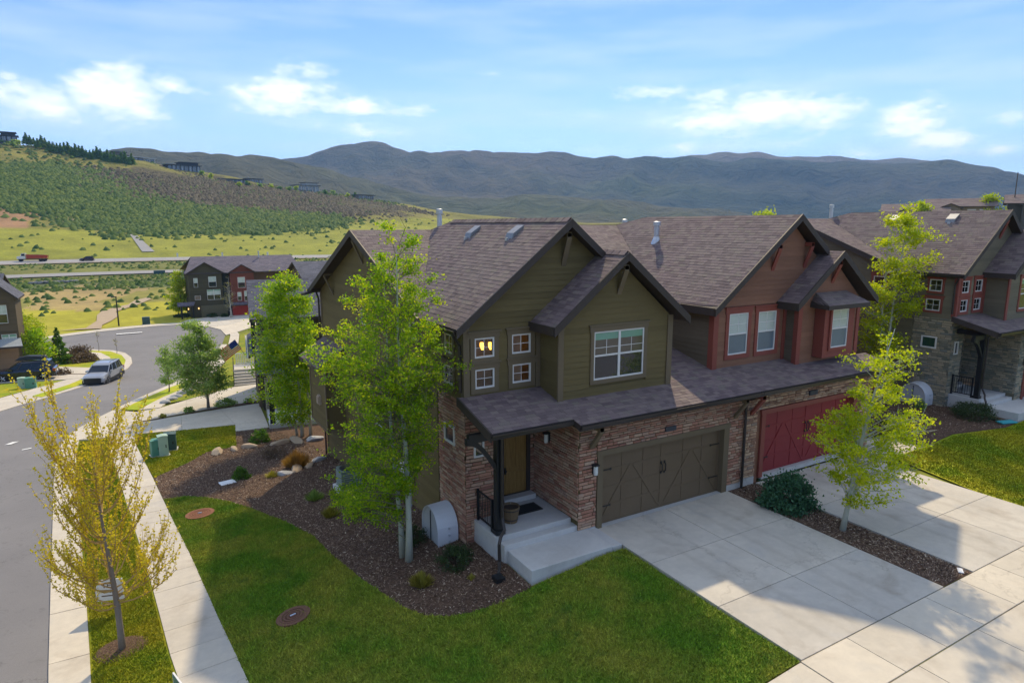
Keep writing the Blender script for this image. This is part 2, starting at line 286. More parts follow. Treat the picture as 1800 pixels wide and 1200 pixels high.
    col=mixc(N,L,1.0,col,mixc(N,L,n1.outputs[0],(.55,.58,.6),(1.45,1.42,1.4)),'MULTIPLY')
    col=mixc(N,L,.8,col,mixc(N,L,n3.outputs[0],(.62,.72,.62),(1.45,1.32,1.3)),'MULTIPLY')
    L.new(col,bs.inputs['Base Color'])
    nb=texn(N,L,.02,9,.62,'World',dist=.8); gl=N.new('ShaderNodeNewGeometry'); vl=N.new('ShaderNodeVectorMath'); vl.operation='LENGTH'; L.new(gl.outputs['Position'],vl.inputs[0]); fr_=N.new('ShaderNodeMapRange'); L.new(vl.outputs['Value'],fr_.inputs[0]); fr_.inputs[1].default_value=350; fr_.inputs[2].default_value=1100; fr_.inputs[3].default_value=.02; hm=N.new('ShaderNodeMath'); hm.operation='MULTIPLY'; L.new(nb.outputs[0],hm.inputs[0]); L.new(fr_.outputs[0],hm.inputs[1]); bump(N,L,bs,hm.outputs[0],1.0,26.0)
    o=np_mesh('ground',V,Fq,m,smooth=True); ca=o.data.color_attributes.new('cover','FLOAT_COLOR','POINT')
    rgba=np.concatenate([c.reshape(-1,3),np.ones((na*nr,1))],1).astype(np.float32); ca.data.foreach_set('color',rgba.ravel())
    tag(o,kind='structure'); return o
make_ground()

# ---------------------------------------------------------------- laid surfaces
def drape(name,poly,off,mat,cell=1.0,skirt=0,parent=None,kind='structure'):
    from mathutils.geometry import delaunay_2d_cdt
    ring=[]
    for (x0,y0),(x1,y1) in zip(poly,poly[1:]+poly[:1]):
        k=max(1,int(math.hypot(x1-x0,y1-y0)/cell)); ring+=[(x0+(x1-x0)*i/k,y0+(y1-y0)*i/k) for i in range(k)]
    xs=[p[0] for p in poly]; ys=[p[1] for p in poly]; gx,gy=np.meshgrid(np.arange(min(xs)+cell*.37,max(xs),cell),np.arange(min(ys)+cell*.41,max(ys),cell)); gx=gx.ravel(); gy=gy.ravel(); ok=inpoly(gx,gy,poly)
    V,_e,Fs,_a,_b,_c=delaunay_2d_cdt([Vector(p) for p in ring]+[Vector((a,b)) for a,b in zip(gx[ok],gy[ok])],[],[list(range(len(ring)))],1,1e-5)
    cx=np.array([sum(V[i].x for i in f)/len(f) for f in Fs]); cyy=np.array([sum(V[i].y for i in f)/len(f) for f in Fs]); keep=inpoly(cx,cyy,poly)
    co=np.array([(v.x,v.y) for v in V]); z=H(co[:,0],co[:,1])+off
    bm=bmesh.new(); bv=[bm.verts.new((v.x,v.y,zz)) for v,zz in zip(V,z)]
    for f,k in zip(Fs,keep):
        if k:
            try: bm.faces.new([bv[i] for i in f])
            except ValueError: pass
    for v in [v for v in bm.verts if not v.link_faces]: bm.verts.remove(v)
    for f in bm.faces:
        f.normal_update()
        if f.normal.z<0: f.normal_flip()
    if skirt:
        ed=[e for e in bm.edges if e.is_boundary]; r=bmesh.ops.extrude_edge_only(bm,edges=ed)
        for v in r['geom']:
            if isinstance(v,bmesh.types.BMVert): v.co.z-=skirt
    me=bpy.data.meshes.new(name); bm.to_mesh(me); bm.free(); me.materials.append(mat); o=bpy.data.objects.new(name,me); COL.objects.link(o)
    if parent is not None: o.parent=parent
    elif kind: o['kind']=kind
    return o
def concrete(name,col,stain=.5):
    if name in MATS: return MATS[name]
    m,N,L,b=nodemat(name); b.inputs['Roughness'].default_value=.85; b.inputs['Specular IOR Level'].default_value=.25
    n=texn(N,L,.55,6,.62,'World'); n2=texn(N,L,5,5,.65,'World'); n3=texn(N,L,90,2,.6,'World')
    pr=rnd_piece(N,L); rp=ramp(N,[(0,(.86,.86,.87)),(1,(1.08,1.06,1.02))]); L.new(pr,rp.inputs[0])
    c=mixc(N,L,n.outputs[0],tuple(k*(1-.34*stain) for k in col),tuple(min(1,k*(1+.22*stain)) for k in col))
    c=mixc(N,L,.5,c,mixc(N,L,n2.outputs[0],(.72,.72,.74),(1.25,1.24,1.2)),'MULTIPLY'); c=mixc(N,L,.6,c,rp.outputs[0],'MULTIPLY'); c=mixc(N,L,.35,c,mixc(N,L,n3.outputs[0],(.6,.6,.6),(1.4,1.4,1.4)),'MULTIPLY')
    n5=texn(N,L,.8,6,.6,'World',dist=.5); r5=ramp(N,[(.30,(.78,.74,.70)),(.46,(1,1,1)),(.58,(1,1,1)),(.74,(.88,.92,1.0))]); L.new(n5.outputs[0],r5.inputs[0]); c=mixc(N,L,.8*stain,c,r5.outputs[0],'MULTIPLY'); n6=texn(N,L,2.6,3,.5,'World'); r6=ramp(N,[(.20,(.55,.53,.50)),(.27,(1,1,1))]); L.new(n6.outputs[0],r6.inputs[0]); c=mixc(N,L,.6*stain,c,r6.outputs[0],'MULTIPLY')
    if name=='concrete_drive':      # worn tyre tracks up each drive
        gp=N.new('ShaderNodeNewGeometry'); sx=N.new('ShaderNodeSeparateXYZ'); L.new(gp.outputs['Position'],sx.inputs[0]); nt_=texn(N,L,1.3,5,.65,'World')
        for xt in (1.15,1.75,3.3,4.0,8.1,8.8,10.4,11.0):
            d=N.new('ShaderNodeMath'); d.operation='SUBTRACT'; L.new(sx.outputs[0],d.inputs[0]); d.inputs[1].default_value=xt; ab=N.new('ShaderNodeMath'); ab.operation='ABSOLUTE'; L.new(d.outputs[0],ab.inputs[0]); ad=N.new('ShaderNodeMath'); ad.operation='MULTIPLY_ADD'; L.new(nt_.outputs[0],ad.inputs[0]); ad.inputs[1].default_value=.5; L.new(ab.outputs[0],ad.inputs[2]); rt=ramp(N,[(.26,(.80,.78,.76)),(.40,(1,1,1))]); L.new(ad.outputs[0],rt.inputs[0]); c=mixc(N,L,.45,c,rt.outputs[0],'MULTIPLY')
    v=N.new('ShaderNodeTexVoronoi'); v.feature='DISTANCE_TO_EDGE'; v.inputs['Scale'].default_value=.09; g=N.new('ShaderNodeNewGeometry'); vm=N.new('ShaderNodeVectorMath'); vm.operation='ADD'; nw=texn(N,L,1.7,5,.6,'World'); vs=N.new('ShaderNodeVectorMath'); vs.operation='SCALE'; L.new(nw.outputs[1],vs.inputs[0]); vs.inputs['Scale'].default_value=1.6; L.new(g.outputs['Position'],vm.inputs[0]); L.new(vs.outputs[0],vm.inputs[1]); L.new(vm.outputs[0],v.inputs['Vector']); rc=ramp(N,[(.0,(.5,.48,.46)),(.0016,(1,1,1))]); L.new(v.outputs['Distance'],rc.inputs[0]); c=mixc(N,L,.35,c,rc.outputs[0],'MULTIPLY')
    L.new(c,b.inputs['Base Color']); bump(N,L,b,n3.outputs[0],.15,.004); MATS[name]=m; return m
def asphalt():
    m,N,L,b=nodemat('asphalt'); b.inputs['Roughness'].default_value=.9; b.inputs['Specular IOR Level'].default_value=.25
    n=texn(N,L,.25,5,.6,'World'); n2=texn(N,L,40,3,.7,'World'); n3=texn(N,L,2.2,6,.7,'World',dist=1.5)
    c=mixc(N,L,n.outputs[0],(.16,.155,.16),(.25,.24,.235)); c=mixc(N,L,.6,c,mixc(N,L,n2.outputs[0],(.55,.55,.55),(1.45,1.45,1.45)),'MULTIPLY')
    rr=ramp(N,[(.30,(.55,.55,.56)),(.42,(1,1,1))]); L.new(n3.outputs[0],rr.inputs[0]); c=mixc(N,L,.5,c,rr.outputs[0],'MULTIPLY')
    v=N.new('ShaderNodeTexVoronoi'); v.feature='DISTANCE_TO_EDGE'; v.inputs['Scale'].default_value=.13; g=N.new('ShaderNodeNewGeometry'); vm=N.new('ShaderNodeVectorMath'); vm.operation='ADD'; nw=texn(N,L,.8,5,.6,'World'); vs=N.new('ShaderNodeVectorMath'); vs.operation='SCALE'; L.new(nw.outputs[1],vs.inputs[0]); vs.inputs['Scale'].default_value=3.0; L.new(g.outputs['Position'],vm.inputs[0]); L.new(vs.outputs[0],vm.inputs[1]); L.new(vm.outputs[0],v.inputs['Vector']); rc=ramp(N,[(.0,(.4,.4,.4)),(.004,(1,1,1))]); L.new(v.outputs['Distance'],rc.inputs[0]); c=mixc(N,L,.5,c,rc.outputs[0],'MULTIPLY')
    L.new(c,b.inputs['Base Color']); bump(N,L,b,n2.outputs[0],.3,.01); return m
def lawn_mat(name,lush,dry,dark,amt=.55):
    m,N,L,b=nodemat(name); b.inputs['Roughness'].default_value=.9; b.inputs['Specular IOR Level'].default_value=.15
    g=N.new('ShaderNodeNewGeometry'); n=texn(N,L,.45,6,.65,'World'); n2=texn(N,L,.9,5,.6,'World',dist=.6); n3=texn(N,L,34,4,.75,'World'); n4=texn(N,L,5.5,5,.7,'World')
    r=ramp(N,[(.38,(0,0,0)),(.60,(1,1,1))]); L.new(n.outputs[0],r.inputs[0])
    c=mixc(N,L,r.outputs[0],lush,dry); r2=ramp(N,[(.60,(0,0,0)),(.70,(1,1,1))]); L.new(n2.outputs[0],r2.inputs[0]); s=N.new('ShaderNodeMath'); s.operation='MULTIPLY'; L.new(r2.outputs[0],s.inputs[0]); s.inputs[1].default_value=amt
    c=mixc(N,L,s.outputs[0],c,dark); c=mixc(N,L,.8,c,mixc(N,L,n3.outputs[0],(.25,.3,.25),(1.75,1.68,1.6)),'MULTIPLY'); c=mixc(N,L,.8,c,mixc(N,L,n4.outputs[0],(.45,.52,.5),(1.6,1.5,1.35)),'MULTIPLY')
    pr=N.new('ShaderNodeMapRange'); L.new(g.outputs['Random Per Island'],pr.inputs[0]); pr.inputs[3].default_value=.65; pr.inputs[4].default_value=1.4
    cv=N.new('ShaderNodeCombineXYZ'); [L.new(pr.outputs[0],cv.inputs[i]) for i in range(3)]
    c=mixc(N,L,1.0,c,cv.outputs[0],'MULTIPLY'); L.new(c,b.inputs['Base Color']); MATS[name]=m; return m
M_ASPH=asphalt(); M_CONC=concrete('concrete_walk',(.60,.55,.47),.8); M_CONC2=concrete('concrete_drive',(.58,.54,.47),1.0); M_CONC3=concrete('concrete_pale',(.63,.57,.47),.8); M_CONCF=concrete('concrete_foundation',(.56,.56,.55),.6)
M_LAWN=lawn_mat('lawn_front',(.14,.275,.022),(.33,.35,.05),(.05,.17,.025)); M_LAWN2=lawn_mat('lawn_lush',(.20,.275,.014),(.36,.34,.022),(.11,.20,.014),.6)
M_MULCH=pieces('bark_mulch',[(0,(.07,.042,.028)),(.35,(.14,.088,.06)),(.7,(.215,.148,.105)),(.9,(.35,.25,.175)),(1,(.56,.46,.34))],.95,.0,bmp=.4,bscale=25,fine=.5)
m,N,L,b=nodemat('bark_bed'); b.inputs['Roughness'].default_value=.95; b.inputs['Specular IOR Level'].default_value=.1
bed_n=texn(N,L,16,6,.75,'World'); bed_n2=texn(N,L,.5,4,.6,'World'); _r=ramp(N,[(.28,(.04,.026,.019)),(.5,(.11,.072,.052)),(.66,(.20,.138,.10)),(.8,(.38,.28,.20))]); L.new(bed_n.outputs[0],_r.inputs[0])
L.new(mixc(N,L,.7,_r.outputs[0],mixc(N,L,bed_n2.outputs[0],(.65,.62,.6),(1.5,1.4,1.3)),'MULTIPLY'),b.inputs['Base Color']); bump(N,L,b,bed_n.outputs[0],.8,.03); M_BED=m

STREET=[(-13.03,.73),(-13.21,2.73),(-13.64,8.07),(-14.01,12.85),(-14.35,17.07),(-14.65,20.8),(-14.88,25.36),(-14.85,28.2),(-14.35,31.3),(-13.5,33.9),(-12.7,36.1),(-11.76,38.73),(-8.74,46.58),(-6.25,54.24),(-4.07,62.79),(-1.56,76.32),(0.2,88.13),(.5,96.35),(-.8,101.5),(-4.53,107.5),(-7.5,107.6),(-11.46,106.4),(-15.54,104.6),(-20.45,101.6),(-23.55,98.36),(-30,95.5),(-42,93),(-42,82),(-28.66,84.5),(-22.4,86.3),(-18.73,85.8),(-16.14,83.82),(-13.59,80.39),(-12.33,76.45),(-11.69,70.91),(-11.58,65.51),(-12.01,61.01),(-13.0,57.4),(-14.4,53.6),(-15.7,50.0),(-17.24,45.9),(-18.6,43.05),(-20.4,39),(-22.5,32),(-24.2,20),(-24.0,5),(-23.5,-14),(-40,-24),(-40,-32),(40,-32),(40,-11.4),(-6,-11.4),(-9.5,-10.2),(-12.0,-6.8),(-12.9,-2)]
drape('street',STREET,.02,M_ASPH,2.0)
KERB_IN=[(-12.9,-2),(-13.03,.73),(-13.21,2.73),(-13.64,8.07),(-14.01,12.85),(-14.35,17.07),(-14.65,20.8),(-14.88,25.36),(-14.85,28.2)]
KERB_OUT=[(-14.1,28.0),(-14.05,24.71),(-13.76,20.08),(-13.36,14.92),(-13.1,11.81),(-12.96,9.89),(-12.76,7.46),(-12.52,4.4),(-12.38,2.23),(-12.24,.19),(-12.05,-2)]
def along(path,d):
    path=[Vector(p) for p in path]
    for a,b in zip(path[:-1],path[1:]):
        l=(b-a).length
        if d<=l: return a+(b-a)*(d/l)
        d-=l
    return path[-1]
def plen(path): return sum((Vector(b)-Vector(a)).length for a,b in zip(path[:-1],path[1:]))
def slab_strip(name,parent,left,right,n,off,mat,gap=.012,th=.12,jit=.004):
    """slabs cast one after another between two edge lines"""
    la,lb=plen(left),plen(right)
    for i in range(n):
        q=[]
        for pth,l in ((left,la),(right,lb)):
            for t in (i/n,(i+1)/n):
                d=t*l+(gap if t==i/n else -gap); q.append(along(pth,d))
        a0,a1,b0,b1=q; pts=[a0,b0,b1,a1]; pts=[(p.x,p.y,h1(p.x,p.y)+off+random.uniform(-jit,jit)) for p in pts]
        mb=MB().prism([(x,y,z-th) for x,y,z in pts],(0,0,th)); 
        o=mb.build(name,mat,parent)
        bm=bmesh.new(); bm.from_mesh(o.data); bmesh.ops.recalc_face_normals(bm,faces=bm.faces[:]); bm.to_mesh(o.data); bm.free()
    return
# left street kerb, its planting strip and the pavement beside it
kerb=empty('kerb',(0,0,0)); tag(kerb,kind='structure')
slab_strip('kerb_section',kerb,KERB_IN,list(reversed(KERB_OUT)),11,.06,M_CONC3)
drape('grass_verge',[(-14.1,27.6),(-12.65,27.3),(-12.58,24.91),(-12.4,22.34),(-12.15,19.8),(-11.98,17.47),(-11.6,12.87),(-11.29,9.18),(-11.09,6.66),(-10.95,4.64),(-10.79,2.23),(-10.67,.97),(-10.5,-1.5),(-12.1,-1.5),(-12.24,.19),(-12.38,2.23),(-12.52,4.4),(-12.76,7.46),(-12.96,9.89),(-13.1,11.81),(-13.36,14.92),(-13.76,20.08),(-14.06,24.71)],.03,M_LAWN2,1.0)
walk=empty('pavement',(0,0,0)); tag(walk,kind='structure')
WL=[(-10.5,-2.5),(-10.67,.97),(-10.79,2.23),(-10.95,4.64),(-11.09,6.66),(-11.29,9.18),(-11.6,12.87),(-11.98,17.47),(-12.15,19.8),(-12.4,22.34),(-12.58,24.91),(-12.65,27.3)]
WR=[(-9.22,-2.5),(-9.45,.89),(-9.63,3.31),(-9.81,5.82),(-9.96,7.97),(-10.08,9.36),(-10.27,11.45),(-10.47,13.86),(-10.78,17.81),(-11.0,20.16),(-11.2,22.34),(-11.42,24.96),(-11.44,27.24)]
slab_strip('pavement_slab',walk,WL,WR,25,.055,M_CONC,gap=.007)
# lawns and the bark bed beside the olive house
LAWN=[(-9.2,-2.5),(-9.45,.89),(-9.63,3.31),(-9.81,5.82),(-9.96,7.97),(-10.08,9.36),(-10.27,11.45),(-10.48,14.3),(-9.69,14.14),(-8.9,13.3),(-8.25,12.2),(-7.68,10.81),(-6.95,8.52),(-6.49,6.29),(-6.39,4.14),(-6.18,2.27),(-5.93,.97),(-5.75,.1),(-5.45,-.55),(-5.0,-.98),(-4.49,-1.2),(-3.79,-1.33),(-2.92,-1.28),(-.44,-1.2),(.03,-1.3),(.03,-6.62),(-9.1,-6.62)]
drape('front_lawn',LAWN,.03,M_LAWN,.8)
BED=[(-10.73,17.8),(-9.37,19.23),(-8.3,20.91),(-6.92,21.17),(-6.55,24.35),(-4.77,24.16),(-2.21,23.14),(.44,22.97),(.4,16),(-2.9,16),(-2.9,.3),(-2.9,-1.28),(-3.79,-1.33),(-4.49,-1.2),(-5.0,-.98),(-5.45,-.55),(-5.75,.1),(-5.93,.97),(-6.18,2.27),(-6.39,4.14),(-6.49,6.29),(-6.95,8.52),(-7.68,10.81),(-8.25,12.2),(-8.9,13.3),(-9.69,14.14),(-10.48,14.3)]
drape('planting_bed',BED,.022,M_BED,.8)
LAWN_S=[(-11.44,27.1),(-9.09,26.52),(-6.34,25.93),(-6.89,21.15),(-8.31,20.87),(-9.36,19.22),(-10.72,17.79),(-11.0,20.16),(-11.42,24.96)]
drape('side_lawn',LAWN_S,.03,M_LAWN2,1.0)
# the dark house's drives, forecourt and bits of lawn
drv=empty('dark_house_driveway',(0,0,0)); tag(drv,kind='structure')
APR=[[(-14.85,28.2),(-14.35,31.3),(-12.5,30.9),(-12.65,27.3)],[(-14.35,31.3),(-13.5,33.9),(-12.7,36.1),(-11.3,34.3),(-12.5,30.9)],[(-12.65,27.3),(-12.5,30.9),(-11.0,30.55),(-11.44,27.24)],[(-12.5,30.9),(-11.3,34.3),(-9.95,34.58),(-11.0,30.65)],
     [(-11.44,27.24),(-11.0,30.35),(-8.9,30.8),(-9.09,26.52)],[(-9.09,26.52),(-8.9,30.8),(-6.6,31.2),(-6.32,26.07)],[(-6.32,26.07),(-6.6,31.2),(-4.16,31.44),(-4.6,26.0)],[(-6.53,24.4),(-6.32,26.07),(-4.6,26.0),(-4.77,24.16)],
     [(-11.0,30.7),(-9.95,34.58),(-8.2,36.6),(-8.6,31.5)],[(-8.6,31.5),(-8.2,36.6),(-6.3,38.6),(-6.2,32.1)],[(-6.2,32.1),(-6.3,38.6),(-4.68,40.21),(-2.94,40.27),(-3.99,32.51)]]
for q in APR:
    c=Vector((sum(p[0] for p in q)/len(q),sum(p[1] for p in q)/len(q))); q=[tuple(c+(Vector(p)-c)*.995) for p in q]
    drape('concrete_slab',q,.05,M_CONC3,1.2,.1,drv)
drape('mulch_strip',[(-11.3,30.62),(-7.33,31.7),(-3.99,32.4),(-4.16,31.55),(-7.39,31.25),(-11.2,30.5)],.06,M_BED,1.0)
drape('roadside_verge',[(-12.2,35.7),(-11.48,37.81),(-8.83,44.67),(-7.99,46.16),(-6.57,50.12),(-5.27,54.05),(-7.18,45.2),(-8.12,42.41),(-9.76,38.8),(-11.18,34.75)],.07,M_LAWN2,1.5)
drape('far_kerb',[(-12.7,36.1),(-11.76,38.73),(-8.74,46.58),(-6.25,54.24),(-4.07,62.79),(-1.56,76.32),(-1.0,75.74),(-3.5,60.34),(-5.27,54.05),(-6.57,50.12),(-7.99,46.16),(-8.83,44.67),(-11.48,37.81),(-12.2,35.7)],.07,M_CONC3,2,.1)
walkn=empty('winding_pavement',(0,0,0)); tag(walkn,kind='structure')
slab_strip('pavement_slab',walkn,[(-11.18,34.75),(-9.76,38.8),(-8.12,42.41),(-7.18,45.2),(-5.27,54.05),(-3.6,61),(-1.1,74),(.9,88),(1.1,95)],[(-9.95,34.58),(-8.79,38.8),(-7.4,41.8),(-6.3,45),(-4.4,53.5),(-2.6,61),(.1,74),(2.1,88),(2.4,95)],26,.08,M_CONC3)
drape('far_lawn',[(-9.6,36.0),(-8.33,40.19),(-7.2,42.1),(-6.1,45.3),(-4.3,53.6),(-2.5,61),(0.2,74),(2.2,88),(6,90),(4,70),(1,56),(-3.0,46.6),(-4.68,40.3),(-6.3,38.7),(-8.2,36.7)],.05,M_LAWN2,2)
drape('turning_circle_kerb',[(-30,98.5),(-23.8,101.2),(-20.6,104.4),(-15.6,107.8),(-11.4,109.4),(-7.2,110.4),(-4.2,110.3),(-4.3,107.5),(-7.5,107.6),(-11.46,106.4),(-15.54,104.6),(-20.45,101.6),(-23.55,98.36),(-30,95.5)],.1,M_CONC3,3,.15)
drape('left_pavement',[(-30,22),(-24.4,30),(-22.6,38),(-20.37,47.81),(-18.71,52.12),(-16.74,56.62),(-15.38,57.27),(-16.3,53.2),(-18.3,47.4),(-17.6,46.2),(-15.9,51),(-14.5,55.2),(-13.9,57.3),(-13.0,57.4),(-14.4,53.6),(-15.7,50.0),(-17.24,45.9),(-18.6,43.05),(-20.4,39),(-22.5,32),(-24.2,20)],.07,M_CONC3,2,.1)
drape('left_verge',[(-18.3,47.4),(-17.6,46.2),(-15.9,51),(-14.5,55.2),(-14.9,56.6),(-15.5,56.2),(-16.3,53.2)],.09,M_LAWN2,2)
drape('left_lawn',[(-30,54),(-24.94,55.5),(-21.55,56.4),(-19.18,56.6),(-16.95,56.4),(-18.8,52.3),(-20.5,48),(-22.8,38),(-30,30)],.05,M_LAWN2,2)
drape('left_driveway',[(-26,57.6),(-20.5,57.5),(-17,56.7),(-15.4,57.3),(-13.9,57.4),(-14.6,58.9),(-18.32,61.05),(-26,61.5)],.075,M_CONC3,2,.1)
drape('left_driveway_far',[(-26,62.0),(-18.36,61.5),(-14.6,59.2),(-13.0,57.6),(-12.95,62.5),(-15.51,64.46),(-19.01,68.0),(-26,69)],.075,M_CONC3,2,.1)
drape('mulch_gap',[(-20,61.3),(-18.3,61.1),(-15.0,59.0),(-14.9,59.2),(-18.3,61.6),(-20,61.8)],.09,M_BED,2)
drape('corner_lawn',[(-24,69.2),(-19.1,68.2),(-15.5,64.6),(-14.5,65),(-14.7,70.5),(-15.3,75.5),(-17.5,79),(-24,80)],.05,M_LAWN2,2)
drape('corner_pavement',[(-14.5,64.2),(-13.3,63.4),(-13.4,67),(-13.8,72.8),(-14.9,78.7),(-16.3,81),(-20,83.5),(-24,83),(-24,80),(-17.5,79.2),(-15.2,75.7),(-14.6,70.5)],.09,M_CONC3,2,.1)
drape('corner_verge',[(-13.4,67),(-13.8,72.8),(-14.9,78.7),(-16.3,81),(-16.1,82.3),(-13.9,79.5),(-12.66,74.2),(-12.21,68.5),(-12.33,63.2),(-13.3,63.4)],.08,M_LAWN2,2)
drape('corner_kerb',[(-28,83),(-22.4,85.2),(-18.73,84.4),(-16.1,82.3),(-13.9,79.5),(-12.66,74.2),(-12.21,68.5),(-12.33,63.2),(-12.95,62.5),(-13.0,57.6),(-12.01,61.01),(-11.58,65.51),(-11.69,70.91),(-12.33,76.45),(-13.59,80.39),(-16.14,83.82),(-18.73,85.8),(-22.4,86.5),(-28,84.7)],.085,M_CONC3,2,.12)
M_DIRT=plain('dirt_path',(.42,.32,.21),.95,var=.25,scale=.6)
drape('dirt_path',[(-21.77,109.55),(-17.99,110.5),(-16.87,121.17),(-17.2,132),(-16.6,139.25),(-14.16,145.21),(-12.09,148.2),(-10.64,156.01),(-8.03,160.69),(-7.36,157.14),(-10.05,147.66),(-12.52,141.63),(-14.2,136.58),(-13.6,128.85),(-14.7,119.68),(-15.8,113.69),(-15.79,108.5)],.12,M_DIRT,3)
drape('far_drive',[(-4.2,110.3),(-2.92,114.22),(2.2,118.6),(9,118.6),(9,112),(6,108.5),(3.2,103),(-.8,101.5),(-4.3,107.5)],.1,M_CONC2,3,.1)
drape('far_forecourt',[(.5,96.35),(-.6,101.4),(3.2,103),(6,108.5),(12,110),(12,98),(5.5,97.1),(2.2,91),(.3,88.2)],.1,M_CONC3,3,.1)
drape('dark_verge',[(6.2,108.6),(9,112),(12,113),(12,110.2)],.11,M_LAWN2,3)
M_HWY=plain('highway_asphalt',(.30,.29,.28),.9,var=.12,scale=.2)
def arc_strip(name,r0,r1,off,mat,a0=-14,a1=30,n=80):
    V=[];F=[]
    for i in range(n+1):
        a=R(a0+(a1-a0)*i/n)
        for r in (r0,r1): V.append((CAM[0]+r*math.sin(a),CAM[1]+r*math.cos(a),0))
    V=np.array(V); V[:,2]=H(V[:,0],V[:,1])+off
    F=[(2*i,2*i+2,2*i+3,2*i+1) for i in range(n)]
    return tag(np_mesh(name,V,F,mat),kind='structure')
arc_strip('highway',287,301,.35,M_HWY); arc_strip('highway_shoulder',284.5,286.9,.33,plain('gravel_shoulder',(.42,.36,.28),.95,var=.2,scale=.5)); arc_strip('frontage_road',238.5,245,.3,M_HWY,a1=14)
mk=plain('road_paint',(.75,.75,.72),.8)
arc_strip('lane_line',293.7,294.1,.42,mk)
hr=[(-10.02,352),(-7.6,352),(-1.6,302),(-6.2,302)]; drape('hill_track',hr,.25,M_HWY,6)
# painted dashes on the turning circle and on the street
drape('road_marking',[(-13.6,99.0),(-10.2,99.3),(-10.2,100.2),(-13.6,100.0)],.14,mk,3)
for q in ([(-17.6,29.4),(-17.3,29.9),(-17.0,29.8),(-17.3,29.3)],[(-16.6,27.6),(-16.2,27.7),(-16.2,27.5),(-16.6,27.4)]): drape('road_marking',q,.045,mk,3)

# ---------------------------------------------------------------- front concrete
def panel(name,parent,x0,x1,y0,y1,z,mat,th=.12,g=.008):
    def f(x,y): return z+max(-.9,min(0,0)) if z is not None else 0
    zz=[(h1(x,y)+.045 if z is None else z) for x,y in ((x0,y0),(x1,y0),(x1,y1),(x0,y1))]
    P=[(x0+g,y0+g,zz[0]),(x1-g,y0+g,zz[1]),(x1-g,y1-g,zz[2]),(x0+g,y1-g,zz[3])]
    return MB().prism([(x,y,q-th) for x,y,q in P],(0,0,th)).build(name,mat,parent,bevel=.006)
dA=empty('olive_house_driveway',(0,0,0)); tag(dA,kind='structure')
for x0,x1 in ((.05,2.66),(2.66,5.36)):
    for y0,y1 in ((-2.28,-.02),(-4.5,-2.28),(-6.64,-4.5)): panel('concrete_slab',dA,x0,x1,y0,y1,.05,M_CONC2)
dB=empty('brown_house_driveway',(0,0,0)); tag(dB,kind='structure')
for x0,x1 in ((6.72,9.55),(9.55,12.3)):
    for y0,y1 in ((-2.28,-.02),(-4.5,-2.28),(-6.64,-4.5)): panel('concrete_slab',dB,x0,x1,y0,y1,.05,M_CONC2)
fw=empty('front_pavement',(0,0,0)); tag(fw,kind='structure')
x=-9.0
while x<24: panel('pavement_slab',fw,x,x+1.5,-7.88,-6.65,None if x<-1 else .05,M_CONC3); x+=1.5
fa=empty('drive_apron',(0,0,0)); tag(fa,kind='structure')
x=-.4
while x<24: panel('apron_slab',fa,x,x+2.3,-10.2,-7.89,.045,M_CONC3); panel('apron_slab',fa,x,x+2.3,-11.5,-10.2,.03,M_CONC3); x+=2.3
drape('mulch_island',[(5.38,.3),(6.7,.3),(6.7,-6.62),(5.38,-6.62)],.03,M_BED,1)
drape('right_bed',[(12.32,2.5),(12.32,.8),(15.3,.75),(15.4,-1.0),(17.5,-.85),(20.2,-1.6),(23,-1.5),(27,-1.6),(27,9),(13,9)],.025,M_BED,1)
drape('right_lawn',[(13.13,-.95),(15.4,-1.0),(17.5,-.9),(20.2,-1.65),(23,-1.55),(27,-1.65),(27,-6.62),(12.35,-6.62),(12.32,-4.3)],.03,M_LAWN2,1)
panel('concrete_slab',dB,12.31,15.3,-.95,.75,.06,M_CONC3)
# ---------------------------------------------------------------- house materials
def siding_mat(name,col):
    if name in MATS: return MATS[name]
    m,N,L,b=nodemat(name); b.inputs['Roughness'].default_value=.75; b.inputs['Specular IOR Level'].default_value=.25
    w=N.new('ShaderNodeTexCoord'); mp=N.new('ShaderNodeMapping'); mp.inputs['Scale'].default_value=(3,3,40); g=N.new('ShaderNodeNewGeometry'); L.new(g.outputs['Position'],mp.inputs[0])
    n=texn(N,L,1,5,.6,vec=mp.outputs[0]); n2=texn(N,L,.6,5,.6,'World')
    rp=ramp(N,[(0,(.86,.86,.86)),(1,(1.12,1.12,1.12))]); L.new(rnd_piece(N,L),rp.inputs[0])
    c=mixc(N,L,n.outputs[0],tuple(k*.8 for k in col),tuple(k*1.2 for k in col)); c=mixc(N,L,.8,c,rp.outputs[0],'MULTIPLY'); c=mixc(N,L,.6,c,mixc(N,L,n2.outputs[0],(.72,.74,.72),(1.25,1.22,1.18)),'MULTIPLY')
    L.new(c,b.inputs['Base Color']); bump(N,L,b,n.outputs[0],.25,.004); MATS[name]=m; return m
M_SHING=pieces('roof_shingles',[(0,(.120,.088,.093)),(.3,(.159,.118,.122)),(.65,(.194,.144,.144)),(.85,(.215,.168,.153)),(1,(.172,.144,.125))],.9,.35,.3,(.20,.178,.15),bmp=.5,bscale=70,fine=.45)
M_SHING2=pieces('slate_blue_shingles',[(0,(.060,.066,.090)),(.5,(.090,.096,.126)),(1,(.126,.132,.168))],.9,.4,.35,(.10,.10,.12),bmp=.5,bscale=70,fine=.4)
M_SHING3=pieces('violet_shingles',[(0,(.102,.090,.114)),(.5,(.138,.120,.150)),(1,(.180,.156,.180))],.9,.4,.35,(.12,.11,.12),bmp=.5,bscale=70,fine=.4)
M_TRIM=plain('dark_brown_trim',(.052,.040,.034),.6,var=.2,scale=2)
M_GUT=plain('brown_metal_gutter',(.05,.042,.038),.35,.2,var=.12)
M_BLACK=plain('black_paint',(.012,.014,.016),.45,var=.2)
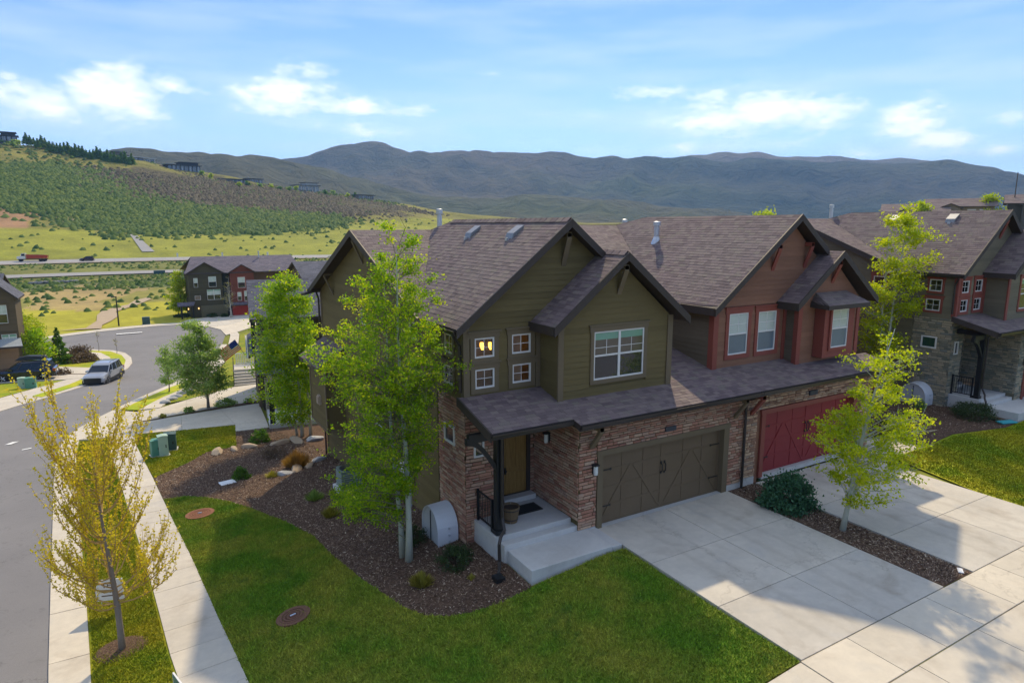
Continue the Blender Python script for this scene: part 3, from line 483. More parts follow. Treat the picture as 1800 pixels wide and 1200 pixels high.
M_WHITE=plain('white_vinyl',(.72,.71,.68),.5,var=.05)
M_GALV=plain('galvanised_metal',(.55,.58,.62),.35,.5,var=.15,scale=6)
M_SPAL=plain('beige_interior',(.42,.33,.24),.9,var=.06)
STONE_A=pieces('reddish_ledgestone',[(0,(.29,.135,.095)),(.2,(.40,.19,.125)),(.4,(.49,.25,.165)),(.6,(.46,.29,.195)),(.8,(.55,.38,.26)),(1,(.36,.23,.175))],.9,.3,.8,(.42,.26,.18),bmp=.7,bscale=22,fine=.5)
STONE_B=pieces('tan_ledgestone',[(0,(.264,.155,.100)),(.25,(.421,.248,.156)),(.5,(.545,.358,.227)),(.75,(.614,.435,.284)),(1,(.299,.233,.185))],.9,.3,.8,(.22,.18,.14),bmp=.7,bscale=22,fine=.55)
STONE_C=pieces('grey_green_ledgestone',[(0,(.179,.195,.156)),(.25,(.293,.276,.203)),(.5,(.406,.341,.234)),(.75,(.504,.423,.296)),(1,(.211,.236,.218))],.9,.3,.8,(.17,.18,.15),bmp=.7,bscale=22,fine=.55)
M_MORT=plain('mortar_backing',(.09,.075,.065),.95,var=.2)
def glass_mat(name,base,rough=.04,interior=.0):
    if name in MATS: return MATS[name]
    m,N,L,b=nodemat(name); b.inputs['Roughness'].default_value=rough; b.inputs['Specular IOR Level'].default_value=.9; b.inputs['Coat Weight'].default_value=.6; b.inputs['Coat Roughness'].default_value=.02
    n=texn(N,L,1.4,3,.5,'World'); L.new(mixc(N,L,n.outputs[0],tuple(k*.75 for k in base),tuple(k*1.25 for k in base)),b.inputs['Base Color']); MATS[name]=m; return m
G_DARK=glass_mat('dark_window_glass',(.022,.026,.03)); G_BLUE=glass_mat('insect_screen_blue',(.10,.16,.20),.35); G_BLIND=glass_mat('glass_over_pale_blind',(.50,.58,.52),.12); G_ROOM=glass_mat('glass_over_room',(.10,.085,.06),.06); G_GREEN=glass_mat('glass_over_green_shade',(.16,.36,.26),.15); G_TEAL=glass_mat('teal_window_glass',(.02,.06,.05))
def clear_glass():
    m,N,L,b=nodemat('clear_window_glass'); out=[n for n in N if n.type=='OUTPUT_MATERIAL'][0]; t=N.new('ShaderNodeBsdfTransparent'); t.inputs[0].default_value=(.86,.9,.88,1); g=N.new('ShaderNodeBsdfGlossy'); g.inputs['Roughness'].default_value=.02
    f=N.new('ShaderNodeFresnel'); f.inputs[0].default_value=1.6; mx=N.new('ShaderNodeMixShader'); L.new(f.outputs[0],mx.inputs[0]); L.new(t.outputs[0],mx.inputs[1]); L.new(g.outputs[0],mx.inputs[2]); L.new(mx.outputs[0],out.inputs[0]); return m
G_CLEAR=clear_glass()

# ---------------------------------------------------------------- house building helpers
ZUP=Vector((0,0,1))
class Wall:
    """a vertical plane: origin, outward normal; u runs to the right when seen from outside"""
    def __init__(s,o,n): s.o=Vector(o); s.n=Vector(n).normalized(); s.u=ZUP.cross(s.n)
    def p(s,u,z,d=0): return s.o+s.u*u+ZUP*z+s.n*d
    def box(s,mb,u0,u1,z0,z1,d0,d1):
        P=[s.p(u,z,d) for z in (z0,z1) for (u,d) in ((u0,d1),(u1,d1),(u1,d0),(u0,d0))]
        return mb.add(P,[(3,2,1,0),(4,5,6,7),(0,1,5,4),(1,2,6,5),(2,3,7,6),(3,0,4,7)])
    def bar(s,mb,a,b,w,d0,d1):
        """a straight board between two (u,z) points, w wide"""
        a=Vector(a); b=Vector(b); t=(b-a).normalized(); q=Vector((-t.y,t.x))*w/2; c=[a-q,b-q,b+q,a+q]
        return mb.add([s.p(k.x,k.y,d0) for k in c]+[s.p(k.x,k.y,d1) for k in c],[(3,2,1,0),(4,5,6,7),(0,1,5,4),(1,2,6,5),(2,3,7,6),(3,0,4,7)])
def span(poly,z):
    xs=[]; n=len(poly)
    for i in range(n):
        (x0,z0),(x1,z1)=poly[i],poly[(i+1)%n]
        if (z0-z)*(z1-z)<=0 and z0!=z1: xs.append(x0+(x1-x0)*(z-z0)/(z1-z0))
    return (min(xs),max(xs)) if len(xs)>=2 else None
def siding(parent,wall,poly,holes,mat,course=.16,joined=False,name='siding_board'):
    zs=[p[1] for p in poly]; z=min(zs); top=max(zs); all_=MB()
    while z<top-.02:
        z1=min(z+course,top); e=.001; s0=span(poly,z+e); s1=span(poly,z1-e)
        if s0 and s1:
            segs=[(s0[0],s0[1],s1[0],s1[1])]
            for h in holes:
                if h[2]<z1-.03 and h[3]>z+.03:
                    new=[]
                    for a0,b0,a1,b1 in segs:
                        lo,hi=max(a0,a1),min(b0,b1)
                        if h[0]>=hi or h[1]<=lo: new.append((a0,b0,a1,b1)); continue
                        if h[0]>lo+.03: new.append((a0,h[0],a1,h[0]))
                        if h[1]<hi-.03: new.append((h[1],b0,h[1],b1))
                    segs=new
            for a0,b0,a1,b1 in segs:
                mb=all_ if joined else MB()
                P=[wall.p(a0,z,0),wall.p(b0,z,0),wall.p(b1,z1,0),wall.p(a1,z1,0),wall.p(a0,z,.024),wall.p(b0,z,.024),wall.p(b1,z1,.007),wall.p(a1,z1,.007)]
                mb.add(P,[(0,1,5,4),(1,2,6,5),(2,3,7,6),(3,0,4,7),(4,5,6,7)])
                if not joined: mb.build(name,mat,parent)
        z+=course
    if joined and all_.v: tag(all_.build('siding',mat,parent),kind='stuff')
STONE_ME=[]
def stone_meshes():
    for k in range(8):
        r=random.Random(k); mb=MB(); j=lambda a:a*r.uniform(.0,1)
        v=[(0+j(.03),0,0+j(.12)),(1-j(.03),0,0+j(.12)),(1-j(.03),0,1-j(.12)),(j(.03),0,1-j(.12))]; f=[(.04+j(.05),-1+j(.4),.12+j(.1)),(.96-j(.05),-1+j(.4),.12+j(.1)),(.96-j(.05),-1+j(.4),.88-j(.1)),(.04+j(.05),-1+j(.4),.88-j(.1))]
        mb.add(v+f,[(0,1,5,4),(1,2,6,5),(2,3,7,6),(3,0,4,7),(4,5,6,7)]); STONE_ME.append(mb)
stone_meshes()
_stone_cache={}
def stonework(parent,patches,mat,n_single=300,T=Vector((0,0,0)),rows=(.06,.115),wid=(.14,.46)):
    """patches: (wall,u0,u1,z0,z1,holes). The nearest stones are parts of their own, the rest joined."""
    st=[]
    for wall,u0,u1,z0,z1,holes in patches:
        z=z0
        while z<z1-.03:
            hh=random.uniform(*rows); zt=min(z+hh,z1)
            if z1-zt<.05: zt=z1
            u=u0-random.uniform(0,.25)
            while u<u1:
                w=random.uniform(*wid); a,b=max(u,u0),min(u+w,u1); u+=w
                if b-a<.05: continue
                zc=(z+zt)/2; segs=[(a,b)]
                for h in holes:
                    if h[2]<zc<h[3]: segs=[q for (p0,p1) in segs for q in ((p0,min(p1,h[0])),(max(p0,h[1]),p1)) if q[1]-q[0]>.03]
                for p0,p1 in segs: st.append((wall,p0,p1,z,zt,random.uniform(.014,.04),random.randrange(8)))
            z=zt
    cam=Vector(CAM)-T
    st.sort(key=lambda q:(cam-q[0].p(q[1],q[3])).length)
    rest=MB()
    for i,(wall,a,b,z,zt,d,k) in enumerate(st):
        M=Matrix.Translation(wall.p(a+.004,z+.004,0))@Matrix((( (b-a-.008)*wall.u.x,-d*wall.n.x,0,0),((b-a-.008)*wall.u.y,-d*wall.n.y,0,0),(0,0,zt-z-.008,0),(0,0,0,1)))
        if i<n_single:
            key=(k,mat.name)
            if key not in _stone_cache:
                me=STONE_ME[k].mesh('stone'); me.materials.append(mat); _stone_cache[key]=me
            link('stone',_stone_cache[key],parent,M)
        else:
            rest.add([M@Vector(p) for p in STONE_ME[k].v],STONE_ME[k].f)
    if rest.v: tag(rest.build('stonework',mat,parent),kind='stuff')
_sh_me={}
def shingle_mesh(mat):
    if mat.name not in _sh_me:
        mb=MB(); mb.add([(0,0,0),(1,0,0),(1,1,0),(0,1,0),(0,0,.010),(1,0,.010),(1,1,.004),(0,1,.004)],[(0,1,5,4),(1,2,6,5),(2,3,7,6),(3,0,4,7),(4,5,6,7)])
        me=mb.mesh('shingle'); me.materials.append(mat); _sh_me[mat.name]=me
    return _sh_me[mat.name]
def roofing(house,polys,mat,trim,n_single=0,expo=.145,T=Vector((0,0,0)),th=.17,wid=(.16,.34),name='roof'):
    """planar roof slopes: a deck for each slope joined as the roof, with shingles laid course by course"""
    deck=MB(); P_=[]
    for poly in polys:
        p=[Vector(q) for q in poly]; n=Vector((0,0,0))
        for i in range(len(p)): n+=p[i].cross(p[(i+1)%len(p)])
        n.normalize()
        if n.z<0: n=-n; p.reverse()
        deck.prism([q-n*.004 for q in p],-n*th if False else Vector((0,0,-th)),flip=True); P_.append((p,n))
    roof=deck.build(name,trim,house); sing=[]; rest=MB()
    for p,n in P_:
        up=(ZUP-n*n.z).normalized(); s=up.cross(n); o=p[0]
        q=[((v-o).dot(s),(v-o).dot(up)) for v in p]; t=min(a[1] for a in q); tt=max(a[1] for a in q)
        while t<tt-.02:
            t1=min(t+expo*1.02,tt); s0=span(q,t+1e-4); s1=span(q,t1-1e-4)
            if s0 and s1:
                x=min(s0[0],s1[0])-random.uniform(0,.3); hi=max(s0[1],s1[1])
                while x<hi:
                    w=random.uniform(*wid); a,b=x,x+w-.006; x+=w
                    a0,b0=max(a,s0[0]),min(b,s0[1]); a1,b1=max(a,s1[0]),min(b,s1[1])
                    if b0-a0<.01 and b1-a1<.01: continue
                    if b0<a0: a0=b0=(a0+b0)/2
                    if b1<a1: a1=b1=(a1+b1)/2
                    k=random.uniform(.7,1.25)
                    if abs(a0-a1)<1e-3 and abs(b0-b1)<1e-3 and n_single:
                        sing.append((o+s*a0+up*t,s*(b0-a0),up*(t1-t),n*k))
                    else:
                        rest.add([o+s*a0+up*t,o+s*b0+up*t,o+s*b1+up*t1,o+s*a1+up*t1,o+s*a0+up*t+n*.010*k,o+s*b0+up*t+n*.010*k,o+s*b1+up*t1+n*.004,o+s*a1+up*t1+n*.004],[(0,1,5,4),(1,2,6,5),(2,3,7,6),(3,0,4,7),(4,5,6,7)])
            t+=expo
    cam=Vector(CAM)-T; sing.sort(key=lambda q:(q[0]-cam).length)
    me=shingle_mesh(mat)
    for i,(o,a,b,c) in enumerate(sing):
        M=Matrix(((a.x,b.x,c.x,o.x),(a.y,b.y,c.y,o.y),(a.z,b.z,c.z,o.z),(0,0,0,1)))
        if i<n_single: link('shingle',me,roof,M)
        else: rest.add([M@v.co for v in me.vertices],[tuple(f.vertices) for f in me.polygons])
    if rest.v: tag(rest.build('shingles',mat,roof),kind='stuff')
    return roof
def beam(mb,a,b,w,h,drop=0):
    """rectangular board from a to b; w across, h down"""
    a=Vector(a); b=Vector(b); t=(b-a).normalized(); sd=t.cross(ZUP).normalized()*w/2; dn=Vector((0,0,-1))
    a=a+dn*drop; b=b+dn*drop
    return mb.add([a-sd,a+sd,a+sd+dn*h,a-sd+dn*h,b-sd,b+sd,b+sd+dn*h,b-sd+dn*h],[(0,1,2,3),(7,6,5,4),(0,4,5,1),(1,5,6,2),(2,6,7,3),(3,7,4,0)])
def window(house,wall,u0,u1,z0,z1,trim,style='hung',panes=None,tw=.11,head=.17,frame=None,cols=2,mat_up=None,mat_lo=None):
    t=MB(); wall.box(t,u0-tw,u0,z0,z1,0,.05); wall.box(t,u1,u1+tw,z0,z1,0,.05); wall.box(t,u0-tw,u1+tw,z0-tw,z0,0,.052); wall.box(t,u0-tw-.03,u1+tw+.03,z1,z1+head,0,.055); wall.box(t,u0-tw-.07,u1+tw+.07,z1+head,z1+head+.04,0,.085)
    w=t.build('window',trim,house); fm=MB(); f=.045
    wall.box(fm,u0,u0+f,z0,z1,-.02,.032); wall.box(fm,u1-f,u1,z0,z1,-.02,.032); wall.box(fm,u0+f,u1-f,z0,z0+f,-.02,.034); wall.box(fm,u0+f,u1-f,z1-f,z1,-.02,.034)
    fr=frame or M_WHITE; fm.build('frame',fr,w); um=(u0+u1)/2; zm=(z0+z1)/2
    if style=='hung':
        mb=MB(); wall.box(mb,u0+f,u1-f,zm-.025,zm+.025,-.02,.03); mb.build('meeting_rail',fr,w)
        mb=MB(); wall.box(mb,u0+f,u1-f,z0+f,zm-.025,-.02,.004); mb.build('pane',mat_lo or G_BLUE,w)
        mb=MB(); wall.box(mb,u0+f,u1-f,zm+.025,z1-f,-.02,.012); mb.build('pane',mat_up or G_BLIND,w)
        mb=MB(); wall.box(mb,um-.01,um+.01,zm+.025,z1-f,.013,.02); mb.build('muntin',fr,w); mb=MB(); zz=(zm+z1-f)/2; wall.box(mb,u0+f,u1-f,zz-.01,zz+.01,.013,.019); mb.build('muntin',fr,w)
    elif style=='double':
        mb=MB(); wall.box(mb,um-.04,um+.04,z0+f,z1-f,-.02,.033); mb.build('mullion',fr,w)
        for a,b in ((u0+f,um-.04),(um+.04,u1-f)):
            mb=MB(); wall.box(mb,a,b,zm-.025,zm+.025,-.02,.03); mb.build('meeting_rail',fr,w)
            mb=MB(); wall.box(mb,a,b,z0+f,zm-.025,-.02,.004); mb.build('pane',mat_lo or G_DARK,w)
            zz=z1-f-.2; mb=MB(); wall.box(mb,a,b,zm+.025,zz,-.02,.010); mb.build('pane',mat_up or G_ROOM,w)
            mb=MB(); wall.box(mb,a,b,zz,z1-f,-.02,.0105); mb.build('roller_shade',G_GREEN,w)
            c=(a+b)/2; mb=MB(); wall.box(mb,c-.008,c+.008,zm+.025,zz,.011,.016); mb.build('muntin',fr,w); mb=MB(); q=(zm+zz)/2; wall.box(mb,a,b,q-.008,q+.008,.011,.0155); mb.build('muntin',fr,w)
    elif style=='grid':
        mb=MB(); wall.box(mb,u0+f,u1-f,z0+f,z1-f,-.012,-.006); mb.build('pane',mat_up or G_CLEAR,w)
        mb=MB(); wall.box(mb,um-.008,um+.008,z0+f,z1-f,-.005,.006); mb.build('muntin',fr,w); mb=MB(); wall.box(mb,u0+f,u1-f,zm-.008,zm+.008,-.005,.005); mb.build('muntin',fr,w)
    else:
        mb=MB(); wall.box(mb,u0+f,u1-f,z0+f,z1-f,-.02,.006); mb.build('pane',mat_up or G_DARK,w)
    return w
def garage_door(house,wall,u0,u1,z0,z1,mat,hw,trim):
    """opening u0..u1; wide trim outside it, panelled carriage door set back inside"""
    t=MB(); wall.box(t,u0-.19,u0,z0-.06,z1,-.2,.05); wall.box(t,u1,u1+.23,z0-.06,z1,-.2,.05); wall.box(t,u0-.22,u1+.26,z1,z1+.16,-.2,.06); t.build('garage_door_surround',trim,house)
    b=MB(); wall.box(b,u0,u1,z0,z1,-.2,-.16); d=b.build('garage_door',mat,house); hgt=(z1-z0)/4; um=(u0+u1)/2
    for i in range(4):
        for a,c in ((u0,um),(um,u1)):
            w=(c-a)/3
            for k in range(3):
                mb=MB(); wall.box(mb,a+k*w+.02,a+(k+1)*w-.02,z0+i*hgt+.012,z0+(i+1)*hgt-.012,-.16,-.148); mb.build('door_panel',mat,d)
    for i in range(5):
        mb=MB(); zz=z0+i*hgt; wall.box(mb,u0,u1,max(z0,zz-.035),min(z1,zz+.035),-.16,-.138); mb.build('rail',mat,d)
    for a,c in ((u0,um),(um,u1)):
        for x0,x1 in ((a,a+.09),(c-.09,c)): mb=MB(); wall.box(mb,x0,x1,z0,z1,-.16,-.134); mb.build('stile',mat,d)
        m_=(a+c)/2
        mb=MB(); wall.bar(mb,(a+.1,z0+.1),(m_-.06,z1-hgt),.075,-.16,-.130); mb.build('brace',mat,d)
        mb=MB(); wall.bar(mb,(c-.1,z0+.1),(m_+.06,z1-hgt),.075,-.16,-.130); mb.build('brace',mat,d)
    for a,sg in ((u0+.02,1),(u1-.02,-1)):
        for zz in (z0+hgt*.98,z1-hgt*.98):
            mb=MB(); x0,x1=sorted((a,a+sg*.42)); wall.box(mb,x0,x1,zz-.016,zz+.016,-.134,-.125); x0,x1=sorted((a+sg*.36,a+sg*.42)); wall.box(mb,x0,x1,zz-.035,zz+.035,-.134,-.1245); mb.build('hinge',hw,d)
    for x in (um-.07,um+.07):
        mb=MB(); zz=z0+(z1-z0)*.6; mb.tube([wall.p(x,zz-.14,-.13),wall.p(x,zz-.1,-.07),wall.p(x,zz+.1,-.07),wall.p(x,zz+.14,-.13)],.016,6); wall.box(mb,x-.03,x+.03,zz+.12,zz+.2,-.134,-.12); wall.box(mb,x-.03,x+.03,zz-.2,zz-.12,-.134,-.12); mb.build('handle',hw,d)
    return d
def lantern(house,wall,u,z,lit=False):
    mb=MB(); wall.box(mb,u-.055,u+.055,z,z+.3,0,.03); wall.box(mb,u-.08,u+.08,z+.27,z+.31,.02,.2); l=mb.build('wall_lantern',M_BLACK,house)
    g=MB(); c=wall.p(u,0,.12); g.lathe([(.055,z),(.065,z+.08),(.06,z+.26)],(c.x,c.y,0),10); g.build('lamp_glass',plain('frosted_lamp_glass',(.7,.72,.7),.2,var=.05),l)
def downspout(house,pts,mat=M_GUT,r=.045):
    MB().tube(pts,r,6).build('downspout',mat,house)
def gutter(house,a,b,mat=M_GUT,out=(0,-1,0)):
    a=Vector(a);b=Vector(b);o=Vector(out); mb=MB(); prof=[(0,0),(.0,-.11),(.07,-.11),(.11,-.02),(.11,.01),(.095,.01),(.06,-.095),(.015,-.095),(.015,0)]
    n=len(prof); mb.add([p+o*q[0]+ZUP*q[1] for p in (a,b) for q in prof],[(i,(i+1)%n,n+(i+1)%n,n+i) for i in range(n)]+[tuple(range(n-1,-1,-1)),tuple(range(n,2*n))]); return mb.build('gutter',mat,house)
def bracket(house,mat,top,wallpt,w=.11):
    """diagonal knee brace from under a rake down to the wall"""
    mb=MB(); a=Vector(top); b=Vector(wallpt); beam(mb,a,b,w,.14); beam(mb,a+Vector((0,0,.02)),Vector((b.x,b.y,a.z+.02)),w*.9,.13); mb.build('knee_bracket',mat,house)
# ---------------------------------------------------------------- the townhouse with the corner porch (built twice: olive, and its neighbour to the right)
def corner_townhouse(T,pal,label,name,detail):
    T=Vector(T); h=empty(name,T,0,label,'house'); joined=not detail
    SM,TR,WTR,GM,ST=pal['siding'],pal['trim'],pal['wtrim'],pal['garage'],pal['stone']
    # solid bodies
    b=MB(); b.prism([(-3.28,3.6,-3.2),(3.2,3.6,-3.2),(3.2,3.6,5.7),(-.12,3.6,8.45),(-3.28,3.6,5.9)],(0,5.4,0)); b.prism([(-3.28,3.6,-3.2),(-3.28,16.6,-3.2),(-3.28,16.6,5.55),(-3.28,10.07,8.12),(-3.28,3.6,5.62)],(8.6,0,0),True)
    b.box(-3.28,-3.0,1.62,3.6,-1.5,4.0); b.box(-3.28,-2.3,1.62,1.9,-1.5,3.98); b.box(-2.3,-.6,2.42,3.6,-1.5,3.95); b.box(-.6,.02,.03,3.6,-1.5,3.45); b.box(5.28,5.95,.03,3.6,-1.5,3.45); b.box(.02,5.28,.03,.32,2.2,3.45); b.box(.02,5.28,.34,.5,-.4,2.4)
    core=b.build('wall',SM,h)
    b=MB(); b.prism([(-.85,.71,3.2),(3.23,.71,3.2),(3.23,.71,5.85),(1.19,.71,7.5),(-.85,.71,5.85)],(0,2.9,0)); bumpw=b.build('gable_wall',SM,h)
    # front room wall with real openings
    W1=Wall((0,1.6,0),(0,-1,0)); wins=[(-3.0,-2.39,5.02,5.57),(-1.84,-1.22,5.03,5.58),(-2.99,-2.39,4.17,4.71),(-1.82,-1.21,4.19,4.73)]
    def panelled(wall,u0,u1,z0,z1,holes,d0,d1,mb):
        us=sorted({u0,u1,*[k for q in holes for k in q[:2]]}); zs=sorted({z0,z1,*[k for q in holes for k in q[2:]]})
        for a,c in zip(us[:-1],us[1:]):
            for e,g in zip(zs[:-1],zs[1:]):
                m=((a+c)/2,(e+g)/2)
                if not any(q[0]<m[0]<q[1] and q[2]<m[1]<q[3] for q in holes): wall.box(mb,a,c,e,g,d0,d1)
    mb=MB(); panelled(W1,-3.28,-.8,3.6,5.8,wins,-.14,-.02,mb); mb.prism([(-3.28,1.62,5.8),(3.2,1.62,5.8),(3.2,1.62,5.9),(-.12,1.62,8.45),(-3.28,1.62,5.95)],(0,.12,0)); fwall=mb.build('front_wall',SM,h)
    WS=Wall((-3.3,0,0),(-1,0,0)); swins=[(-2.79,-2.24,5.05,5.6),(-2.88,-2.24,4.16,4.7)]
    mb=MB(); panelled(WS,-3.6,-1.76,3.9,5.85,swins,-.14,-.02,mb); side=mb.build('side_wall',SM,h)
    mb=MB(); mb.box(-3.15,-.9,3.4,3.58,3.9,5.75); mb.box(-3.15,-.88,1.76,3.58,3.86,3.92); mb.box(-3.15,-.88,1.76,3.58,5.72,5.78); mb.box(-.95,-.88,1.76,3.58,3.92,5.72); mb.build('room_lining',M_SPAL,h)
    for q in wins: window(h,W1,*q,WTR,'grid',tw=.13,head=.15)
    for q in swins: window(h,WS,*q,WTR,'grid',tw=.1,head=.12)
    window(h,WS,-5.44,-4.78,5.05,5.58,WTR,'plain',mat_up=G_DARK); window(h,WS,-10.5,-9.9,4.85,5.42,WTR,'plain',mat_up=G_DARK); window(h,WS,-9.2,-8.4,1.2,2.2,WTR,'plain',mat_up=G_DARK)
    # front gable wall and its boards
    th=[(a-.13,b_+.13,c-.1,d+.2) for a,b_,c,d in wins]
    siding(fwall,W1,[(-3.3,3.9),(-.87,3.9),(-.87,5.75),(-3.3,5.75)],th,SM,joined=joined)
    siding(fwall,W1,[(-3.3,5.75),(1.25,5.75),(1.25,7.5),(-.12,8.52),(-3.3,5.98)],[],SM,joined=joined)
    W2=Wall((0,.69,0),(0,-1,0)); bw=(.32,2.17,4.2,5.6)
    siding(bumpw,W2,[(-.87,3.68),(3.25,3.68),(3.25,5.85),(1.19,7.56),(-.87,5.85)],[(.2,2.29,4.08,5.78)],SM,joined=joined); window(h,W2,*bw,WTR,'double',tw=.12,head=.16)
    W3=Wall((-.87,0,0),(-1,0,0)); siding(bumpw,W3,[(-1.6,3.8),(-.69,3.72),(-.69,5.85),(-1.6,5.85)],[],SM,joined=joined)
    W3b=Wall((3.25,0,0),(1,0,0))
    siding(side,WS,[(-16.6,3.75),(-1.6,3.75),(-1.6,5.66),(-16.6,5.66)],[(a-.1,b_+.1,c-.1,d+.16) for a,b_,c,d in swins]+[(-5.54,-4.68,4.95,5.75),(-10.6,-9.8,4.75,5.6)],SM,joined=joined)
    siding(side,WS,[(-16.6,5.66),(-3.5,5.66),(-10.07,8.2)],[],SM,joined=joined)
    siding(side,WS,[(-16.6,-2.6),(-3.4,-2.6),(-3.4,3.75),(-16.6,3.75)],[(-9.3,-8.3,1.1,2.4)],SM,joined=joined)
    # corner boards
    for a in ((-3.34,-3.16,1.55,1.60,3.95,5.9),(-3.345,-3.30,1.56,1.74,3.95,5.9),(-.91,-.73,.635,.69,3.72,5.85),(3.09,3.29,.635,.69,3.72,5.9),(-3.34,-3.3,16.45,16.65,-2.6,5.6),(-1.05,-.9,1.55,1.6,4.0,5.8)):
        MB().box(*a).build('corner_board',WTR,h)
    # stone
    S0=Wall((0,0,0),(0,-1,0)); SP=Wall((-.62,0,0),(-1,0,0)); SD=Wall((0,2.3,0),(0,-1,0)); SL=Wall((0,1.6,0),(0,-1,0)); SS=Wall((-3.3,0,0),(-1,0,0))
    stonework(core,[(S0,-.62,0,.12,3.22,[]),(S0,0,5.28,2.34,3.22,[]),(S0,5.28,5.95,.22,3.22,[]),(SP,-2.3,0,.41,3.3,[]),(SD,-2.3,-.62,.41,3.6,[(-1.78,-.82,.4,2.6)]),(SL,-3.3,-2.3,-.5,3.88,[(-3.02,-2.76,2.25,2.78)]),(SS,-3.35,-1.6,-.7,3.85,[(-2.86,-2.25,2.46,2.93)])],ST,300 if detail else 0,T)
    mb=MB(); SL.box(mb,-3.02,-2.76,2.25,2.78,-.02,.01); w=mb.build('window',G_DARK,h); mb=MB(); SL.box(mb,-3.05,-3.0,2.22,2.81,0,.05); SL.box(mb,-2.78,-2.73,2.22,2.81,0,.05); SL.box(mb,-3.0,-2.78,2.22,2.27,0,.05); SL.box(mb,-3.0,-2.78,2.76,2.81,0,.05); mb.build('frame',M_WHITE,w)
    mb=MB(); SS.box(mb,-2.86,-2.25,2.46,2.93,-.02,.01); w=mb.build('window',G_TEAL if not detail else G_DARK,h); mb=MB(); SS.box(mb,-2.9,-2.84,2.42,2.97,0,.05); SS.box(mb,-2.27,-2.21,2.42,2.97,0,.05); SS.box(mb,-2.84,-2.27,2.42,2.48,0,.05); SS.box(mb,-2.84,-2.27,2.91,2.97,0,.05); mb.build('frame',M_WHITE,w)
    [MB().box(*q).build('foundation',M_CONCF,h) for q in ((-.64,-.005,-.02,.05,-.4,.12),(5.29,5.97,-.025,.05,-.4,.22))]
    # roof
    pl=[[(-.12,1.24,8.72),(-.12,8.9,8.72),(-.535,10.07,8.39),(-3.67,3.74,5.9),(-3.67,1.24,5.9)],[(-.12,1.24,8.72),(-.12,8.9,8.72),(.295,10.07,8.39),(3.43,3.74,5.9),(3.43,1.24,5.9)],
        [(-.12,8.9,8.72),(-.535,10.07,8.39),(.295,10.07,8.39)],[(-3.72,10.07,8.39),(-.535,10.07,8.39),(-3.67,3.74,5.9),(-3.72,3.74,5.9)],[(.295,10.07,8.39),(5.5,10.07,8.39),(5.5,3.74,5.9),(3.43,3.74,5.9)],[(-3.72,10.07,8.39),(5.5,10.07,8.39),(5.5,17.05,5.65),(-3.72,17.05,5.65)],
        [(1.19,.33,7.81),(1.19,1.9,7.81),(-1.25,1.9,5.87),(-1.25,.33,5.87)],[(1.19,.33,7.81),(1.19,2.6,7.81),(3.63,2.6,5.87),(3.63,.33,5.87)],
        [(-1.04,-.62,3.43),(5.95,-.62,3.43),(5.95,3.6,4.485),(-1.04,3.6,4.485)],[(-3.5,-.3,3.51),(-1.04,-.3,3.51),(-1.04,1.7,4.01),(-3.5,1.7,4.01)]]
    # the low roof stops at the walls that stand on it
    pl[8]=[(-1.04,-.62,3.43),(5.95,-.62,3.43),(5.95,3.6,4.485),(3.25,3.6,4.485),(3.25,.69,3.7525),(-1.04,.69,3.7525)]; pl[8:9]=[[(-1.04,-.62,3.43),(5.95,-.62,3.43),(5.95,.69,3.7525),(-1.04,.69,3.7525)],[(3.25,.69,3.7525),(5.95,.69,3.7525),(5.95,3.6,4.485),(3.25,3.6,4.485)]]
    pl[-1]=[(-3.5,-.3,3.51),(-1.04,-.3,3.51),(-1.04,.69,3.7575),(-3.5,.69,3.7575)]; pl.append([(-3.5,.69,3.7575),(-.87,.69,3.7575),(-.87,1.6,3.985),(-3.5,1.6,3.985)])
    rf=roofing(h,pl,pal['shingle'],TR,300 if detail else 0,T=T)
    mb=MB()
    for k in range(26 if detail else 0):
        y=1.26+k*.295; mb.prism([(-.12,y,8.765),(-.26,y,8.645),(-.26,y+.28,8.64),(-.12,y+.28,8.755)],(0,0,.015)); mb.prism([(-.12,y,8.765),(.02,y,8.645),(.02,y+.28,8.64),(-.12,y+.28,8.755)],(0,0,.015),True)
    for k in range(5 if detail else 0):
        y=.35+k*.295; mb.prism([(1.19,y,7.855),(1.05,y,7.735),(1.05,y+.28,7.73),(1.19,y+.28,7.845)],(0,0,.015)); mb.prism([(1.19,y,7.855),(1.33,y,7.735),(1.33,y+.28,7.73),(1.19,y+.28,7.845)],(0,0,.015),True)
    if mb.v: tag(mb.build('ridge_caps',pal['shingle'],rf),kind='stuff')
    # rake boards, fascia and gutters
    def rake(a,c,w=.05,hh=.24): mb=MB(); beam(mb,a,c,w,hh,-.02); mb.build('rake_board',TR,h)
    rake((-.12,1.21,8.72),(-3.70,1.21,5.88)); rake((-.12,1.205,8.72),(1.12,1.205,7.73)); rake((1.19,.30,7.81),(-1.27,.30,5.855)); rake((1.19,.295,7.81),(3.65,.295,5.855)); rake((-3.745,10.07,8.39),(-3.745,17.07,5.64)); rake((-3.75,10.07,8.39),(-3.75,3.7,5.885)); rake((-3.52,-.3,3.52),(-3.52,1.6,3.995))
    mb=MB(); mb.box(-1.29,-1.245,.33,1.6,5.66,5.9); mb.build('fascia',TR,h)
    gutter(h,(-3.67,3.7,5.86),(-3.67,1.24,5.86),out=(-1,0,0)); gutter(h,(-1.06,-.62,3.41),(5.95,-.62,3.41)); gutter(h,(-3.52,-.3,3.49),(-1.06,-.3,3.49)); gutter(h,(5.4,17.05,5.63),(-3.8,17.05,5.63),out=(0,1,0))
    mb=MB(); mb.prism([(-3.28,1.62,5.74),(-3.66,1.62,5.74),(-3.66,3.7,5.74),(-3.28,3.7,5.74)],(0,0,.03)); mb.build('soffit',TR,h)
